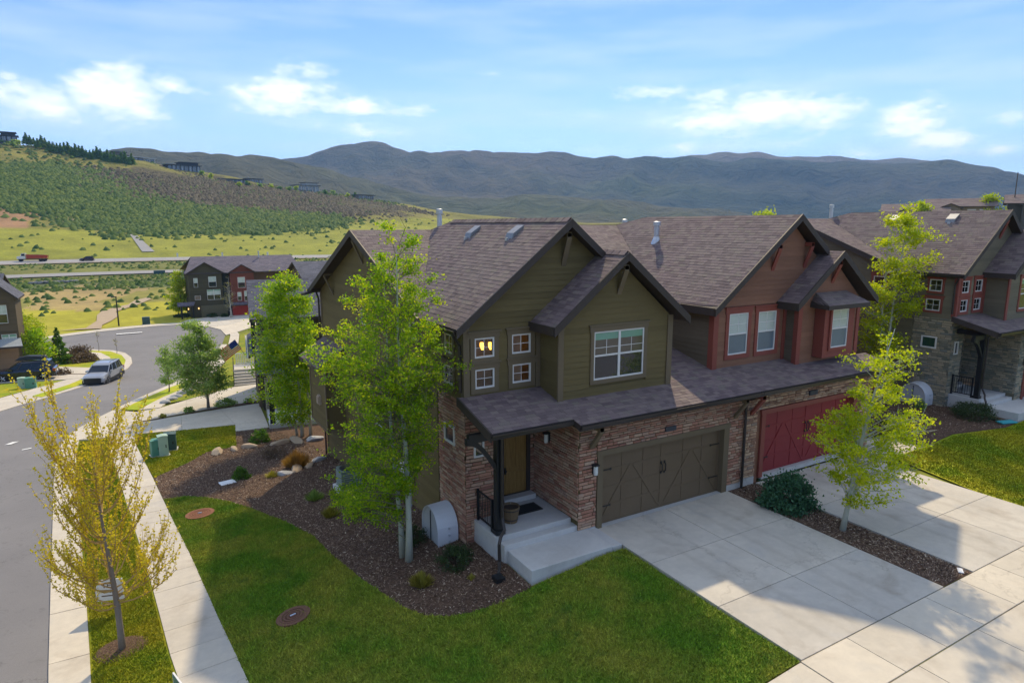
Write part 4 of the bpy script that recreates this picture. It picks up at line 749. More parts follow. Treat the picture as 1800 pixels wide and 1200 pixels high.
    # eave return at the back corner of the side gable
    mb=MB(); mb.prism([(-4.05,16.5,5.55),(-3.3,16.5,5.72),(-3.3,17.25,5.62),(-4.05,17.25,5.45)],(0,0,-.12),True); mb.build('eave_return',TR,h)
    for (x,zt,zb) in ((-.12,8.35,7.55),): bracket(h,WTR,(x,1.3,zt),(x,1.58,zb),.16)
    bracket(h,WTR,(1.19,.36,7.45),(1.19,.67,6.75),.16)
    for y,z in ((14.4,6.55),(10.07,8.1)): bracket(h,WTR,(-3.7,y,z),(-3.32,y,z-.85),.14)
    for x in (.12-.35,5.5): bracket(h,WTR,(x,-.5,3.2),(x,-.06,2.62),.14)
    # flues and roof vents
    for x,y,z in ((-.61,6.23,8.33),(-.58,3.47,8.35)):
        mb=MB(); mb.prism([(x-.26,y-.2,z-.2),(x+.16,y-.2,z+.14),(x+.16,y-.2,z+.22),(x-.2,y-.2,z-.02)],(0,.42,0)); mb.build('roof_vent',plain('dull_vent_metal',(.26,.27,.29),.5,.3),h)
        MB().box(x-.36,x-.26,y-.06,y+.06,z-.26,z-.16).build('vent_collar',M_GALV,h)
    mb=MB(); mb.lathe([(.10,8.2),(.10,8.95),(.075,8.95),(.075,9.0),(.13,9.0),(.13,9.18),(.05,9.2)],(-.11,10.2,0),12); mb.build('flue_pipe',M_GALV,h)
    # door, porch, steps
    SDn=SD; d=MB(); SDn.box(d,-1.7,-.9,.56,2.5,-.1,-.02); door=d.build('front_door',pal['door'],h); t=MB(); SDn.box(t,-1.82,-1.7,.45,2.6,-.1,.04); SDn.box(t,-.9,-.78,.45,2.6,-.1,.04); SDn.box(t,-1.7,-.9,2.5,2.6,-.1,.04); SDn.box(t,-1.7,-.9,.45,.56,-.1,.05); t.build('door_frame',TR,door)
    for (a,c,e,g) in ((-1.62,-.98,.7,1.25),(-1.62,-1.32,1.4,2.38),(-1.28,-.98,1.4,2.38)): mb=MB(); SDn.box(mb,a,c,e,g,-.02,-.005); mb.build('door_panel',pal['door'],door)
    mb=MB(); SDn.box(mb,-1.66,-1.62,1.22,1.42,-.02,.03); mb.lathe([(.02,1.3),(.03,1.32),(.02,1.35)],(-1.64,2.24,0),8); mb.build('handle',M_BLACK,door)
    p=MB(); p.box(-3.05,-.62,.32,2.3,-1.0,.40); p.box(-2.95,-.45,.05,.32,-1.0,.26); p.box(-1.85,-.75,1.96,2.3,.40,.55); porch=p.build('porch',M_CONCF,h,bevel=.015)
    mb=MB(); mb.box(-2.85,-.3,-1.15,.05,-.8,.11); mb.prism([(-.3,-1.15,-.5),(-.3,.0,-.5),(.03,.0,-.5),(.03,-1.15,-.5)],(0,0,.58)); mb.build('landing',M_CONCF,porch,bevel=.015)
    mb=MB(); mb.box(-3.0,-2.72,.38,.66,.40,.52); mb.box(-2.96,-2.76,.42,.62,.52,3.55); post=mb.build('porch_post',M_BLACK,h,bevel=.008)
    mb=MB(); mb.box(-3.75,-2.4,.44,.60,3.08,3.3); mb.box(-2.96,-2.76,.62,1.6,3.2,3.4); mb.build('beam',M_BLACK,post)
    mb=MB(); pts=[(-2.86-.95*k/6,2.15+.98*math.sin(k/6*math.pi/2)) for k in range(7)]
    for (x0,z0),(x1,z1) in zip(pts[:-1],pts[1:]): beam(mb,(x0,.52,z0+.07),(x1,.52,z1+.07),.14,.17)
    mb.build('curved_brace',M_BLACK,post)
    mb=MB()
    r=empty('railing',(0,0,0)); r.parent=h; 
    for y in (1.52,.7): MB().box(-2.99,-2.93,y-.03,y+.03,.4,1.32).build('rail_post',M_BLACK,r)
    for z in (.5,1.26): MB().box(-2.98,-2.94,.7,1.52,z,z+.035).build('rail_bar',M_BLACK,r)
    for k in range(8): y=.78+k*.095; MB().box(-2.968,-2.952,y-.008,y+.008,.5,1.26).build('baluster',M_BLACK,r)
    lantern(h,SP,-1.46,2.3); lantern(h,S0,-.12,1.72)
    mb=MB(); S0.box(mb,2.5,2.92,2.52,2.66,.02,.075); mb.build('house_number_plaque',plain('slate_plaque',(.05,.055,.065),.6),h)
    garage_door(h,S0,.2,5.05,.06,2.2,GM,M_BLACK,pal['gtrim'])
    MB().box(.2,5.05,-.02,.16,-.05,.055).build('door_sill',M_CONCF,h)
    downspout(h,[(-2.85,.2,3.42),(-2.84,.36,3.2),(-2.84,.36,.9),(-2.86,.2,.62),(-3.02,.12,.5),(-3.12,.02,.38),(-3.12,.0,-.1),(-3.25,-.2,-.22),(-3.4,-.4,-.26)]); MB().box(-3.55,-3.3,-.62,-.34,-.32,-.2).build('splash_block',M_BLACK,h)
    downspout(h,[(5.95,-.68,3.35),(5.95,-.35,3.15),(5.95,-.09,3.0),(5.95,-.09,.05)])
    downspout(h,[(-3.45,16.85,5.5),(-3.4,16.7,5.2),(-3.4,16.7,-2.5)]); downspout(h,[(-3.72,1.4,5.75),(-3.4,1.68,5.4),(-3.38,1.68,4.1)])
    # bay on the side wall
    mb=MB(); mb.box(-4.1,-3.29,13.3,16.0,-.1,2.75); bay=mb.build('side_bay',SM,h); WB=Wall((-4.11,0,0),(-1,0,0)); siding(bay,WB,[(-16.0,-.1),(-13.3,-.1),(-13.3,2.7),(-16.0,2.7)],[],SM,joined=joined)
    for a in ((-4.15,-4.1,13.25,13.4,-.12,2.72),(-4.15,-4.1,15.9,16.05,-.12,2.72),(-4.16,-3.3,13.25,16.05,-.2,-.1)): MB().box(*a).build('corner_board',WTR,bay)
    roofing(bay,[[(-4.5,13.0,2.7),(-4.5,16.4,2.7),(-3.3,16.4,3.5),(-3.3,13.0,3.5)]],pal['shingle'],TR,0,T=T)
    mb=MB(); mb.box(-4.22,-4.11,14.1,14.5,.85,1.25); mb.box(-4.27,-4.2,14.16,14.44,.9,1.2); mb.build('wall_vent',M_SPAL,bay)
    return h
OLIVE=(.158,.122,.052)
OL=siding_mat('olive_siding',OLIVE); OLT=plain('olive_brown_trim',(.16,.122,.072),.65,var=.12); OLG=plain('olive_garage_paint',(.150,.106,.062),.55,var=.22,scale=1.2)
m,N,L,bs=nodemat('golden_oak_door'); bs.inputs['Roughness'].default_value=.45; _mp=N.new('ShaderNodeMapping'); _mp.inputs['Scale'].default_value=(18,18,1.2); _tc=N.new('ShaderNodeTexCoord'); L.new(_tc.outputs['Object'],_mp.inputs[0]); _nn=texn(N,L,1.5,6,.65,vec=_mp.outputs[0],dist=1.2); _r=ramp(N,[(.3,(.16,.085,.02)),(.5,(.27,.155,.04)),(.7,(.36,.22,.07))]); L.new(_nn.outputs[0],_r.inputs[0]); L.new(_r.outputs[0],bs.inputs['Base Color']); M_OAK=m
PAL_A=dict(siding=OL,trim=M_TRIM,wtrim=OLT,gtrim=OLT,garage=OLG,stone=STONE_A,shingle=M_SHING,door=M_OAK)
hA=corner_townhouse((0,0,0),PAL_A,'olive green townhouse with corner porch, oak front door and brown double garage door','olive_townhouse',True)
RT=plain('brick_red_trim',(.25,.066,.046),.6,var=.15)
BRS=siding_mat('taupe_siding',(.19,.165,.11))
PAL_C=dict(siding=BRS,trim=M_TRIM,wtrim=RT,gtrim=RT,garage=plain('brick_red_garage',(.2,.03,.028),.55),stone=STONE_C,shingle=M_SHING,door=plain('near_black_door',(.02,.022,.02),.5))
hC=corner_townhouse((24.28,-.39,.54),PAL_C,'taupe townhouse with red window trim and grey green stone at the right edge','taupe_townhouse',False)

# ---------------------------------------------------------------- the brown half of the pair, red garage door
def brown_townhouse():
    h=empty('brown_townhouse',(9.3,0,0),0,'brown townhouse with red trim and red garage door, adjoining the olive one','house'); T=Vector((9.3,0,0)); h.location=(0,0,0); T=Vector((0,0,0))
    SM=siding_mat('brown_siding',(.25,.125,.078)); SD2=siding_mat('dark_brown_siding',(.15,.12,.085))
    b=MB(); b.prism([(5.57,1.12,-2),(13.0,1.12,-2),(13.0,1.12,5.7),(9.14,1.12,8.62),(5.57,1.12,5.95)],(0,8,0)); b.prism([(5.6,3.6,-2),(5.6,16.6,-2),(5.6,16.6,5.7),(5.6,10.07,8.3),(5.6,3.6,5.8)],(11.5,0,0),True)
    b.box(5.96,6.82,.03,1.2,-.6,3.45); b.box(12.08,13.0,.03,1.2,-.6,3.45); b.box(6.82,12.08,.03,.3,2.4,3.45); b.box(6.8,12.1,.34,.5,-.4,2.6); core=b.build('wall',SM,h)
    b=MB(); b.prism([(9.17,.62,3.3),(12.63,.62,3.3),(12.63,.62,5.9),(10.9,.62,7.35),(9.17,.62,5.9)],(0,2,0)); bump_=b.build('gable_wall',SM,h)
    W1=Wall((0,1.1,0),(0,-1,0)); ws=[(6.24,7.17,4.26,5.66),(7.68,8.61,4.25,5.64)]
    siding(core,W1,[(5.55,3.8),(9.15,3.8),(9.15,5.9),(5.55,5.9)],[(6.1,7.3,4.14,5.85),(7.55,8.75,4.12,5.84)],SM); siding(core,W1,[(5.55,5.9),(10.9,5.9),(10.9,7.2),(9.14,8.66),(5.55,5.98)],[],SM)
    for q in ws: window(h,W1,*q,RT,'hung',tw=.15,head=.18)
    W2=Wall((0,.6,0),(0,-1,0)); siding(bump_,W2,[(9.15,3.72),(12.65,3.72),(12.65,5.9),(10.9,7.38),(9.15,5.9)],[(10.05,11.85,3.9,6.0)],SM)
    W3=Wall((9.15,0,0),(-1,0,0)); siding(bump_,W3,[(-1.1,3.82),(-.6,3.75),(-.6,5.85),(-1.1,5.85)],[],SD2)
    W4=Wall((5.55,0,0),(-1,0,0)); siding(core,W4,[(-4.6,3.8),(-1.1,3.8),(-1.1,5.85),(-4.6,5.85)],[],SD2)
    for a in ((5.51,5.73,1.045,1.1,3.82,5.95),(5.505,5.55,1.05,1.26,3.82,5.9),(9.11,9.32,.545,.6,3.72,5.9),(9.105,9.15,.55,.72,3.72,5.9),(12.5,12.69,.545,.6,3.72,5.9),(8.98,9.13,1.045,1.1,3.85,5.9)): MB().box(*a).build('corner_board',RT,h)
    # box bay
    mb=MB(); mb.box(10.1,11.8,.21,.62,3.92,5.78); bay=mb.build('box_bay',RT,h); WB=Wall((0,.2,0),(0,-1,0)); window(bay,WB,10.46,11.40,4.26,5.64,RT,'hung',tw=.1,head=.1)
    z=3.95
    WBL=Wall((10.1,0,0),(-1,0,0))
    siding(bay,WBL,[(-.6,3.95),(-.2,3.95),(-.2,5.75),(-.6,5.75)],[],RT)
    roofing(bay,[[(9.75,-.15,5.83),(12.15,-.15,5.83),(11.75,.6,6.22),(10.0,.6,6.22)],[(9.75,-.15,5.83),(10.0,.6,6.22),(9.75,.6,5.85)],[(12.15,-.15,5.83),(11.75,.6,6.22),(12.15,.6,5.85)]],M_SHING,M_TRIM,0,th=.14)
    S0=Wall((0,0,0),(0,-1,0)); stonework(core,[(S0,5.96,6.62,.3,3.22,[]),(S0,6.62,12.3,2.56,3.22,[]),(S0,12.3,13.0,.3,3.22,[])],STONE_B,160)
    MB().box(5.98,6.6,-.03,.05,-.4,.3).build('foundation',M_CONCF,h)
    pl=[[(9.14,.75,8.92),(9.14,8.5,8.92),(8.7,10.07,8.58),(5.21,3.4,5.93),(5.21,.75,5.93)],[(9.14,.75,8.92),(9.14,8.5,8.92),(9.58,10.07,8.58),(13.07,3.4,5.93),(13.07,.75,5.93)],[(9.14,8.5,8.92),(8.7,10.07,8.58),(9.58,10.07,8.58)],
        [(3.9,10.09,8.58),(8.7,10.09,8.58),(5.21,3.4,5.93),(5.21,3.39,5.93)],[(9.58,10.07,8.58),(17.2,10.07,8.58),(17.2,3.4,5.93),(13.07,3.4,5.93)],[(3.9,10.07,8.58),(17.2,10.07,8.58),(17.2,17,5.85),(3.9,17,5.85)],
        [(10.9,.25,7.66),(10.9,1.7,7.66),(8.62,1.7,5.93),(8.62,.25,5.93)],[(10.9,.25,7.66),(10.9,2.4,7.66),(13.17,2.4,5.93),(13.17,.25,5.93)],[(5.96,-.62,3.43),(13.35,-.62,3.43),(13.35,.6,3.735),(5.96,.6,3.735)],[(5.96,.6,3.735),(9.15,.6,3.735),(9.15,1.1,3.86),(5.96,1.1,3.86)]]
    roofing(h,pl,M_SHING,M_TRIM,300)
    def rake(a,c,w=.05,hh=.24): mb=MB(); beam(mb,a,c,w,hh,-.02); mb.build('rake_board',M_TRIM,h)
    rake((9.14,.72,8.92),(5.18,.72,5.9)); rake((9.14,.715,8.92),(10.75,.715,7.7)); rake((10.9,.22,7.66),(8.6,.22,5.91)); rake((10.9,.215,7.66),(13.2,.215,5.91))
    mb=MB(); mb.box(5.17,5.215,.75,3.4,5.7,5.95); mb.build('fascia',M_TRIM,h); MB().box(8.58,8.625,.25,1.1,5.7,5.95).build('fascia',M_TRIM,h); gutter(h,(5.97,-.62,3.41),(13.35,-.62,3.41))
    for p,q in (((8.25,.8,7.9),(8.25,1.08,7.15)),((9.95,.8,7.95),(9.95,1.08,7.2)),((10.9,.3,7.3),(10.9,.58,6.65)),((6.28,-.5,3.2),(6.28,-.06,2.62)),((13.0,-.5,3.2),(13.0,-.06,2.62))): bracket(h,RT,p,q,.16)
    mb=MB(); mb.lathe([(.24,7.78),(.16,8.0),(.11,8.1),(.11,8.5),(.085,8.5),(.085,8.54),(.15,8.54),(.15,8.70),(.05,8.72)],(7.88,6.49,0),12); mb.build('flue_pipe',M_GALV,h); mb=MB(); mb.lathe([(.09,8.3),(.09,8.7),(.13,8.7),(.13,8.83),(.04,8.85)],(9.37,10.3,0),10); mb.build('flue_pipe',M_GALV,h)
    garage_door(h,S0,7.0,11.85,.26,2.4,plain('barn_red_garage',(.24,.024,.028),.55,var=.2),M_BLACK,RT)
    MB().box(7.0,11.85,-.02,.16,.1,.255).build('door_sill',M_CONCF,h)
    mb=MB(); S0.box(mb,9.2,9.62,2.74,2.9,.02,.075); mb.build('house_number_plaque',MATS['slate_plaque'],h)
    return h
hB=brown_townhouse()
# ---------------------------------------------------------------- foliage
def leaf_mat(name,stops,trans=.45,rough=.55):
    if name in MATS: return MATS[name]
    m,N,L,b=nodemat(name); out=[n for n in N if n.type=='OUTPUT_MATERIAL'][0]
    g=N.new('ShaderNodeNewGeometry'); r=ramp(N,stops); n=texn(N,L,1.3,3,.6,'World'); a=N.new('ShaderNodeMath'); a.operation='MULTIPLY_ADD'; L.new(g.outputs['Random Per Island'],a.inputs[0]); a.inputs[1].default_value=.65; s=N.new('ShaderNodeMath'); s.operation='MULTIPLY'; L.new(n.outputs[0],s.inputs[0]); s.inputs[1].default_value=.42; L.new(s.outputs[0],a.inputs[2]); L.new(a.outputs[0],r.inputs[0])
    L.new(r.outputs[0],b.inputs['Base Color']); b.inputs['Roughness'].default_value=rough; b.inputs['Specular IOR Level'].default_value=.3
    t=N.new('ShaderNodeBsdfTranslucent'); L.new(mixc(N,L,1.0,r.outputs[0],(1.25,1.35,.7),'MULTIPLY'),t.inputs[0]); mx=N.new('ShaderNodeMixShader'); mx.inputs[0].default_value=trans; L.new(b.outputs[0],mx.inputs[1]); L.new(t.outputs[0],mx.inputs[2]); L.new(mx.outputs[0],out.inputs[0]); MATS[name]=m; return m
LF_ASPEN=leaf_mat('aspen_leaves',[(0,(.07,.17,.008)),(.25,(.16,.31,.010)),(.5,(.27,.42,.010)),(.75,(.40,.52,.012)),(1,(.60,.60,.02))],.5)
LF_ASPEN2=leaf_mat('bright_aspen_leaves',[(0,(.24,.34,.010)),(.4,(.40,.48,.012)),(.75,(.56,.58,.014)),(1,(.72,.64,.03))],.5)
LF_TIP=leaf_mat('yellow_aspen_tips',[(0,(.34,.44,.010)),(.4,(.52,.58,.012)),(.8,(.70,.66,.02)),(1,(.80,.66,.04))],.5)  # new growth at the shoot ends is yellower
LF_BUD=leaf_mat('yellow_spring_leaves',[(0,(.42,.32,.02)),(.4,(.62,.48,.03)),(.8,(.75,.60,.04)),(1,(.68,.40,.03))],.45)
LF_PEAR=leaf_mat('grey_green_leaves',[(0,(.14,.24,.04)),(.5,(.26,.38,.09)),(1,(.46,.54,.22))],.5)
LF_DEEP=leaf_mat('deep_green_leaves',[(0,(.045,.12,.02)),(.5,(.09,.19,.022)),(1,(.17,.28,.03))])
LF_BLUE=leaf_mat('blue_green_leaves',[(0,(.025,.085,.045)),(.5,(.05,.14,.07)),(1,(.09,.20,.10))],.25)
LF_LIME=leaf_mat('lime_leaves',[(0,(.26,.36,.01)),(.5,(.42,.50,.012)),(1,(.58,.58,.02))])
LF_JUN=leaf_mat('juniper_needles',[(0,(.02,.045,.015)),(.5,(.04,.075,.02)),(1,(.08,.11,.03))],.15)
LF_RUST=leaf_mat('rust_grass',[(0,(.22,.11,.03)),(.5,(.34,.18,.05)),(1,(.46,.30,.10))],.3); LF_STRAW=leaf_mat('straw_grass',[(0,(.20,.18,.03)),(.5,(.36,.32,.05)),(1,(.50,.44,.10))],.3); LF_BRN=leaf_mat('brown_twigs',[(0,(.08,.05,.03)),(.5,(.14,.09,.05)),(1,(.22,.15,.09))],.2)
BK_ASPEN=plain('pale_aspen_bark',(.42,.44,.36),.8,var=.3,scale=5); BK_LIMB=plain('olive_twig_bark',(.17,.16,.09),.8,var=.2); BK_GREY=plain('grey_bark',(.24,.20,.17),.9,var=.3,scale=6); BK_TWIG=plain('tan_twig_bark',(.46,.30,.11),.8,var=.2,scale=6); BK_DARK=plain('dark_bark',(.10,.08,.06),.9,var=.3,scale=6)
LAT=np.array([.8638,-.504,0.])   # a fixed compass direction used to describe which way a crown leans
DEP=np.array([.504,.8638,0.])
def leaf_cloud(name,C,size,mat,parent,seed=0,aspect=.75,flat=0.,kind='stuff'):
    r=np.random.default_rng(seed); n=len(C); u=r.normal(size=(n,3)); u[:,2]*=(1-flat); u/=np.linalg.norm(u,axis=1)[:,None]; w=r.normal(size=(n,3)); w-=u*(w*u).sum(1)[:,None]; w/=np.linalg.norm(w,axis=1)[:,None]
    s=size*r.uniform(.6,1.35,n)[:,None]; k=np.cross(u,w)*s*.18
    V=np.stack([C-u*s,C+w*s*aspect+k,C+u*s,C-w*s*aspect+k],1).reshape(-1,3); F=np.arange(4*n).reshape(n,4)
    return tag(np_mesh(name,V,F,mat,parent),kind=kind)
def curve(a,b,bow,n=5):
    a=np.array(a,float);b=np.array(b,float); return [tuple(a+(b-a)*t+np.array(bow)*4*t*(1-t)) for t in np.linspace(0,1,n)]
def make_tree(name,label,base,stems,env,nb,nl,lsize,leafm,bark,seed=1,group=None,cat='tree',twigs=4,clump=.16,inner=.3,trunk_r=.07,rise=.35,tube_n=5,lat=LAT,dep=DEP,limb_r=.016,tips=None,limbm=None):
    """stems: (lateral, depth offsets at foot, lateral at top, height); env: (height, lateral centre, radius) rows from low to high"""
    r=np.random.default_rng(seed); base=np.array(base,float); t=empty(name,base,0,label,cat,group)
    lat=np.asarray(lat); dep=np.asarray(dep); tops=[]
    tm=MB()
    for k,(l0,d0,l1,hh) in enumerate(stems):
        pts=[]; 
        for s in np.linspace(0,1,9): pts.append(lat*(l0+(l1-l0)*s**1.2+.04*math.sin(s*7+k))+dep*(d0+.05*math.sin(s*5+k*2))+np.array([0,0,hh*s]))
        tops.append(pts); tr=trunk_r*(1-.15*k)
        tm.tube([tuple(p) for p in pts],[tr*(1.25 if i==0 else 1-.9*i/8) for i in range(9)],8)
    tm.v=[(x,y,z-.05) for x,y,z in tm.v]; tm.build('trunk',bark,t,smooth=True)
    eh=[e[0] for e in env]; el=[e[1] for e in env]; er=[e[2] for e in env]; ez=np.linspace(eh[0],eh[-1],200); wgt=np.interp(ez,eh,er)**1.6; wgt/=wgt.sum()
    bm_=MB(); pos=[]; out_=[]
    for i in range(nb):
        z=r.choice(ez,p=wgt); rad=np.interp(z,eh,er); cl=np.interp(z,eh,el); a=r.uniform(0,2*math.pi); q=rad*(r.uniform(.35,1.0)**.6)*r.uniform(.9,1.12)
        tip=lat*(cl+q*math.cos(a))+dep*(q*math.sin(a))+np.array([0,0,z]); st=tops[i%len(tops)]; hh=st[-1][2]
        s=np.clip((z-rad*rise-.15)/hh,.06,.97)*8; k=int(min(7,s)); p0=st[k]+(st[k+1]-st[k])*(s-k)
        path=np.array(curve(p0,tip,(0,0,rad*r.uniform(-.05,.14)))); ln=np.linalg.norm(tip-p0)
        bm_.tube([tuple(p) for p in path],[limb_r*(.5+ln*.35)*(1-.8*j/4) for j in range(5)],3,False)
        ends=[(path,1.0)]
        for _ in range(twigs):
            f=r.uniform(inner,.95); j=f*4; k2=int(min(3,j)); s0=path[k2]+(path[k2+1]-path[k2])*(j-k2); d=r.normal(size=3); d[2]=abs(d[2])*.6+.1; d/=np.linalg.norm(d); tl=ln*r.uniform(.16,.34)
            tw=np.array(curve(s0,s0+d*tl,(0,0,.03),3)); bm_.tube([tuple(p) for p in tw],[.007,.005,.002],3,False); ends.append((tw,.55))
        for path_,w in ends:
            f=r.uniform(inner if w==1 else .15,1.0,size=max(1,int(6*w))); j=f*(len(path_)-1); k3=np.minimum(len(path_)-2,j.astype(int)); c=path_[k3]+(path_[k3+1]-path_[k3])*(j-k3)[:,None]; pos.append(c); out_.append(f*(q/max(rad,.01))*(.55+.45*z/eh[-1])*(1.0 if w==1 else .9))
    tag(bm_.build('limbs',limbm or bark,t),kind='stuff')
    pos=np.concatenate(pos); out_=np.concatenate(out_); nc=min(len(pos),max(60,nl//36)); ch=r.permutation(len(pos))[:nc]; wt=r.uniform(.25,1,nc)**1.6; wt/=wt.sum(); ci=ch[r.choice(nc,nl,p=wt)]; sg=r.uniform(.5,1.15,len(pos))[ci][:,None]
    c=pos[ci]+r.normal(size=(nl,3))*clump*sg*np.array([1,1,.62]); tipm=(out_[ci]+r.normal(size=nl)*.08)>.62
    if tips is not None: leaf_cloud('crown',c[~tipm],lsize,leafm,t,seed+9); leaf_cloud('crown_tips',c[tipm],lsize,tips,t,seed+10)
    else: leaf_cloud('crown',c,lsize,leafm,t,seed+9)
    return t
def ground_pt(x,y,dz=0): return (x,y,h1(x,y)+dz)
# the big two-stemmed aspen before the olive house
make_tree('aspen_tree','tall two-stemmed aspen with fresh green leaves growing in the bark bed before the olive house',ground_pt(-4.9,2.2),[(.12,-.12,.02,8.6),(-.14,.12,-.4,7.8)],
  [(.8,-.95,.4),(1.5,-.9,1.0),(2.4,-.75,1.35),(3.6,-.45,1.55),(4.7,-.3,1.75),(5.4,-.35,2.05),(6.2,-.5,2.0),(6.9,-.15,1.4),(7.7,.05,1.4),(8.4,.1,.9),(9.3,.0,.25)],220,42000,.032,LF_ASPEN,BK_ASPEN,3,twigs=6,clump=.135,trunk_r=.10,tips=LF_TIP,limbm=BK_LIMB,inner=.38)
make_tree('aspen_tree','small aspen with yellow green leaves in the mulch strip between the two driveways',ground_pt(6.06,-3.58),[(0,0,.85,5.9)],
  [(1.0,.9,.55),(1.5,.55,1.4),(2.2,.4,1.6),(3.0,.6,1.6),(3.8,.85,1.15),(4.4,.6,.75),(5.0,.75,1.2),(5.6,.9,.65),(6.2,.95,.15)],85,13500,.036,LF_ASPEN2,BK_ASPEN,5,twigs=4,clump=.14,trunk_r=.075,tips=LF_TIP)
make_tree('aspen_tree','slender aspen standing close to the side wall of the taupe townhouse',ground_pt(19.6,3.4),[(0,0,.5,9.2),(-.15,.1,-.3,8.2)],
  [(2.2,-.3,.9),(3.6,-.2,1.3),(5,.1,1.5),(6.4,.4,1.5),(7.6,.5,1.2),(8.6,.5,.9),(9.5,.55,.2)],90,13000,.05,LF_ASPEN2,BK_ASPEN,8,clump=.2,trunk_r=.08)
make_tree('aspen_tree','clump of three aspens beside the dark house, behind the olive house',ground_pt(-3.6,21.0),[(0,0,-.3,8.6),(.35,.2,.4,8.0),(-.4,.3,-1.2,7.6)],
  [(1.0,-.4,1.0),(2.2,-.6,1.8),(4,-.6,2.0),(5.6,-.7,2.05),(7.0,-.6,1.7),(8.2,-.5,1.1),(9.3,-.4,.3)],150,30000,.055,LF_ASPEN,BK_ASPEN,11,clump=.26,trunk_r=.09,tips=LF_ASPEN2)
make_tree('ornamental_tree','round street tree with grey green top in the mulch strip between far driveways',ground_pt(-7.2,32.1),[(0,0,-.4,5.6)],
  [(1.3,-.3,1.5),(2.0,-.5,2.1),(3.2,-.6,2.0),(4.4,-.7,1.6),(5.5,-.6,.9),(6.2,-.5,.2)],110,14000,.06,LF_PEAR,BK_GREY,14,clump=.26,trunk_r=.09)
make_tree('young_tree','thin young tree on the roadside verge left of the round street tree',ground_pt(-9.1,41.7),[(0,0,.0,3.5)],[(.9,0,.75),(2,-.1,1.0),(3,0,.7),(3.7,0,.2)],36,2600,.06,LF_PEAR,BK_GREY,15,clump=.22,trunk_r=.05)
make_tree('shade_tree','bright lime green tree beside the left edge house',ground_pt(-21.6,71.5),[(0,0,.3,5.6)],[(1.0,.2,2.0),(2.6,0,2.5),(4.2,.1,2.1),(5.4,.2,1.2),(6.2,.2,.3)],90,9000,.10,LF_LIME,BK_GREY,16,clump=.4,trunk_r=.12)
make_tree('shade_tree','darker green tree behind the parked estate car at the left edge',ground_pt(-20.2,67.5),[(0,0,.2,3.6)],[(1.2,.3,1.4),(2.4,.2,1.7),(3.6,.2,.9),(4.2,.2,.2)],50,4200,.09,LF_ASPEN,BK_GREY,17,clump=.35,trunk_r=.1)
make_tree('shade_tree','yellow green tree beside the far olive and red pair of houses',ground_pt(-3.2,126),[(0,0,.2,7)],[(1.0,0,1.8),(3.5,0,2.3),(6,0,1.6),(8,0,.3)],60,5000,.16,LF_LIME,BK_GREY,18,clump=.5,trunk_r=.12)
make_tree('birch_tree','bare pale birch before the far olive garage',ground_pt(4.2,114.5),[(0,0,.2,7.6),(.2,.1,-.3,6.6)],[(1.5,0,1.2),(4,0,1.5),(6.5,0,.8),(8,0,.2)],50,500,.06,LF_STRAW,plain('pale_birch_bark',(.5,.46,.38),.8),19,clump=.3,trunk_r=.09,limb_r=.02)
make_tree('small_tree','small yellow green tree by the stoop of the dark house',ground_pt(-1.0,46.5),[(0,0,.1,4.4)],[(.8,0,.8),(2.2,0,1.2),(3.6,0,.9),(4.8,0,.2)],40,3600,.07,LF_LIME,BK_GREY,20,clump=.25,trunk_r=.05)
for (x,y,hh,lb) in ((-15.2,80.9,2.6,'bare sapling at the far end of the corner verge'),(-13.2,76.5,2.2,'bare sapling on the corner verge nearer the curved kerb'),(-18.4,58.3,3.4,'bare sapling between the parked estate car and the silver SUV')):
    make_tree('sapling',lb,ground_pt(x,y),[(0,0,.05,hh)],[(hh*.5,0,.25),(hh*.8,0,.35),(hh,0,.1)],12,60,.04,LF_STRAW,BK_DARK,int(-x),trunk_r=.03)
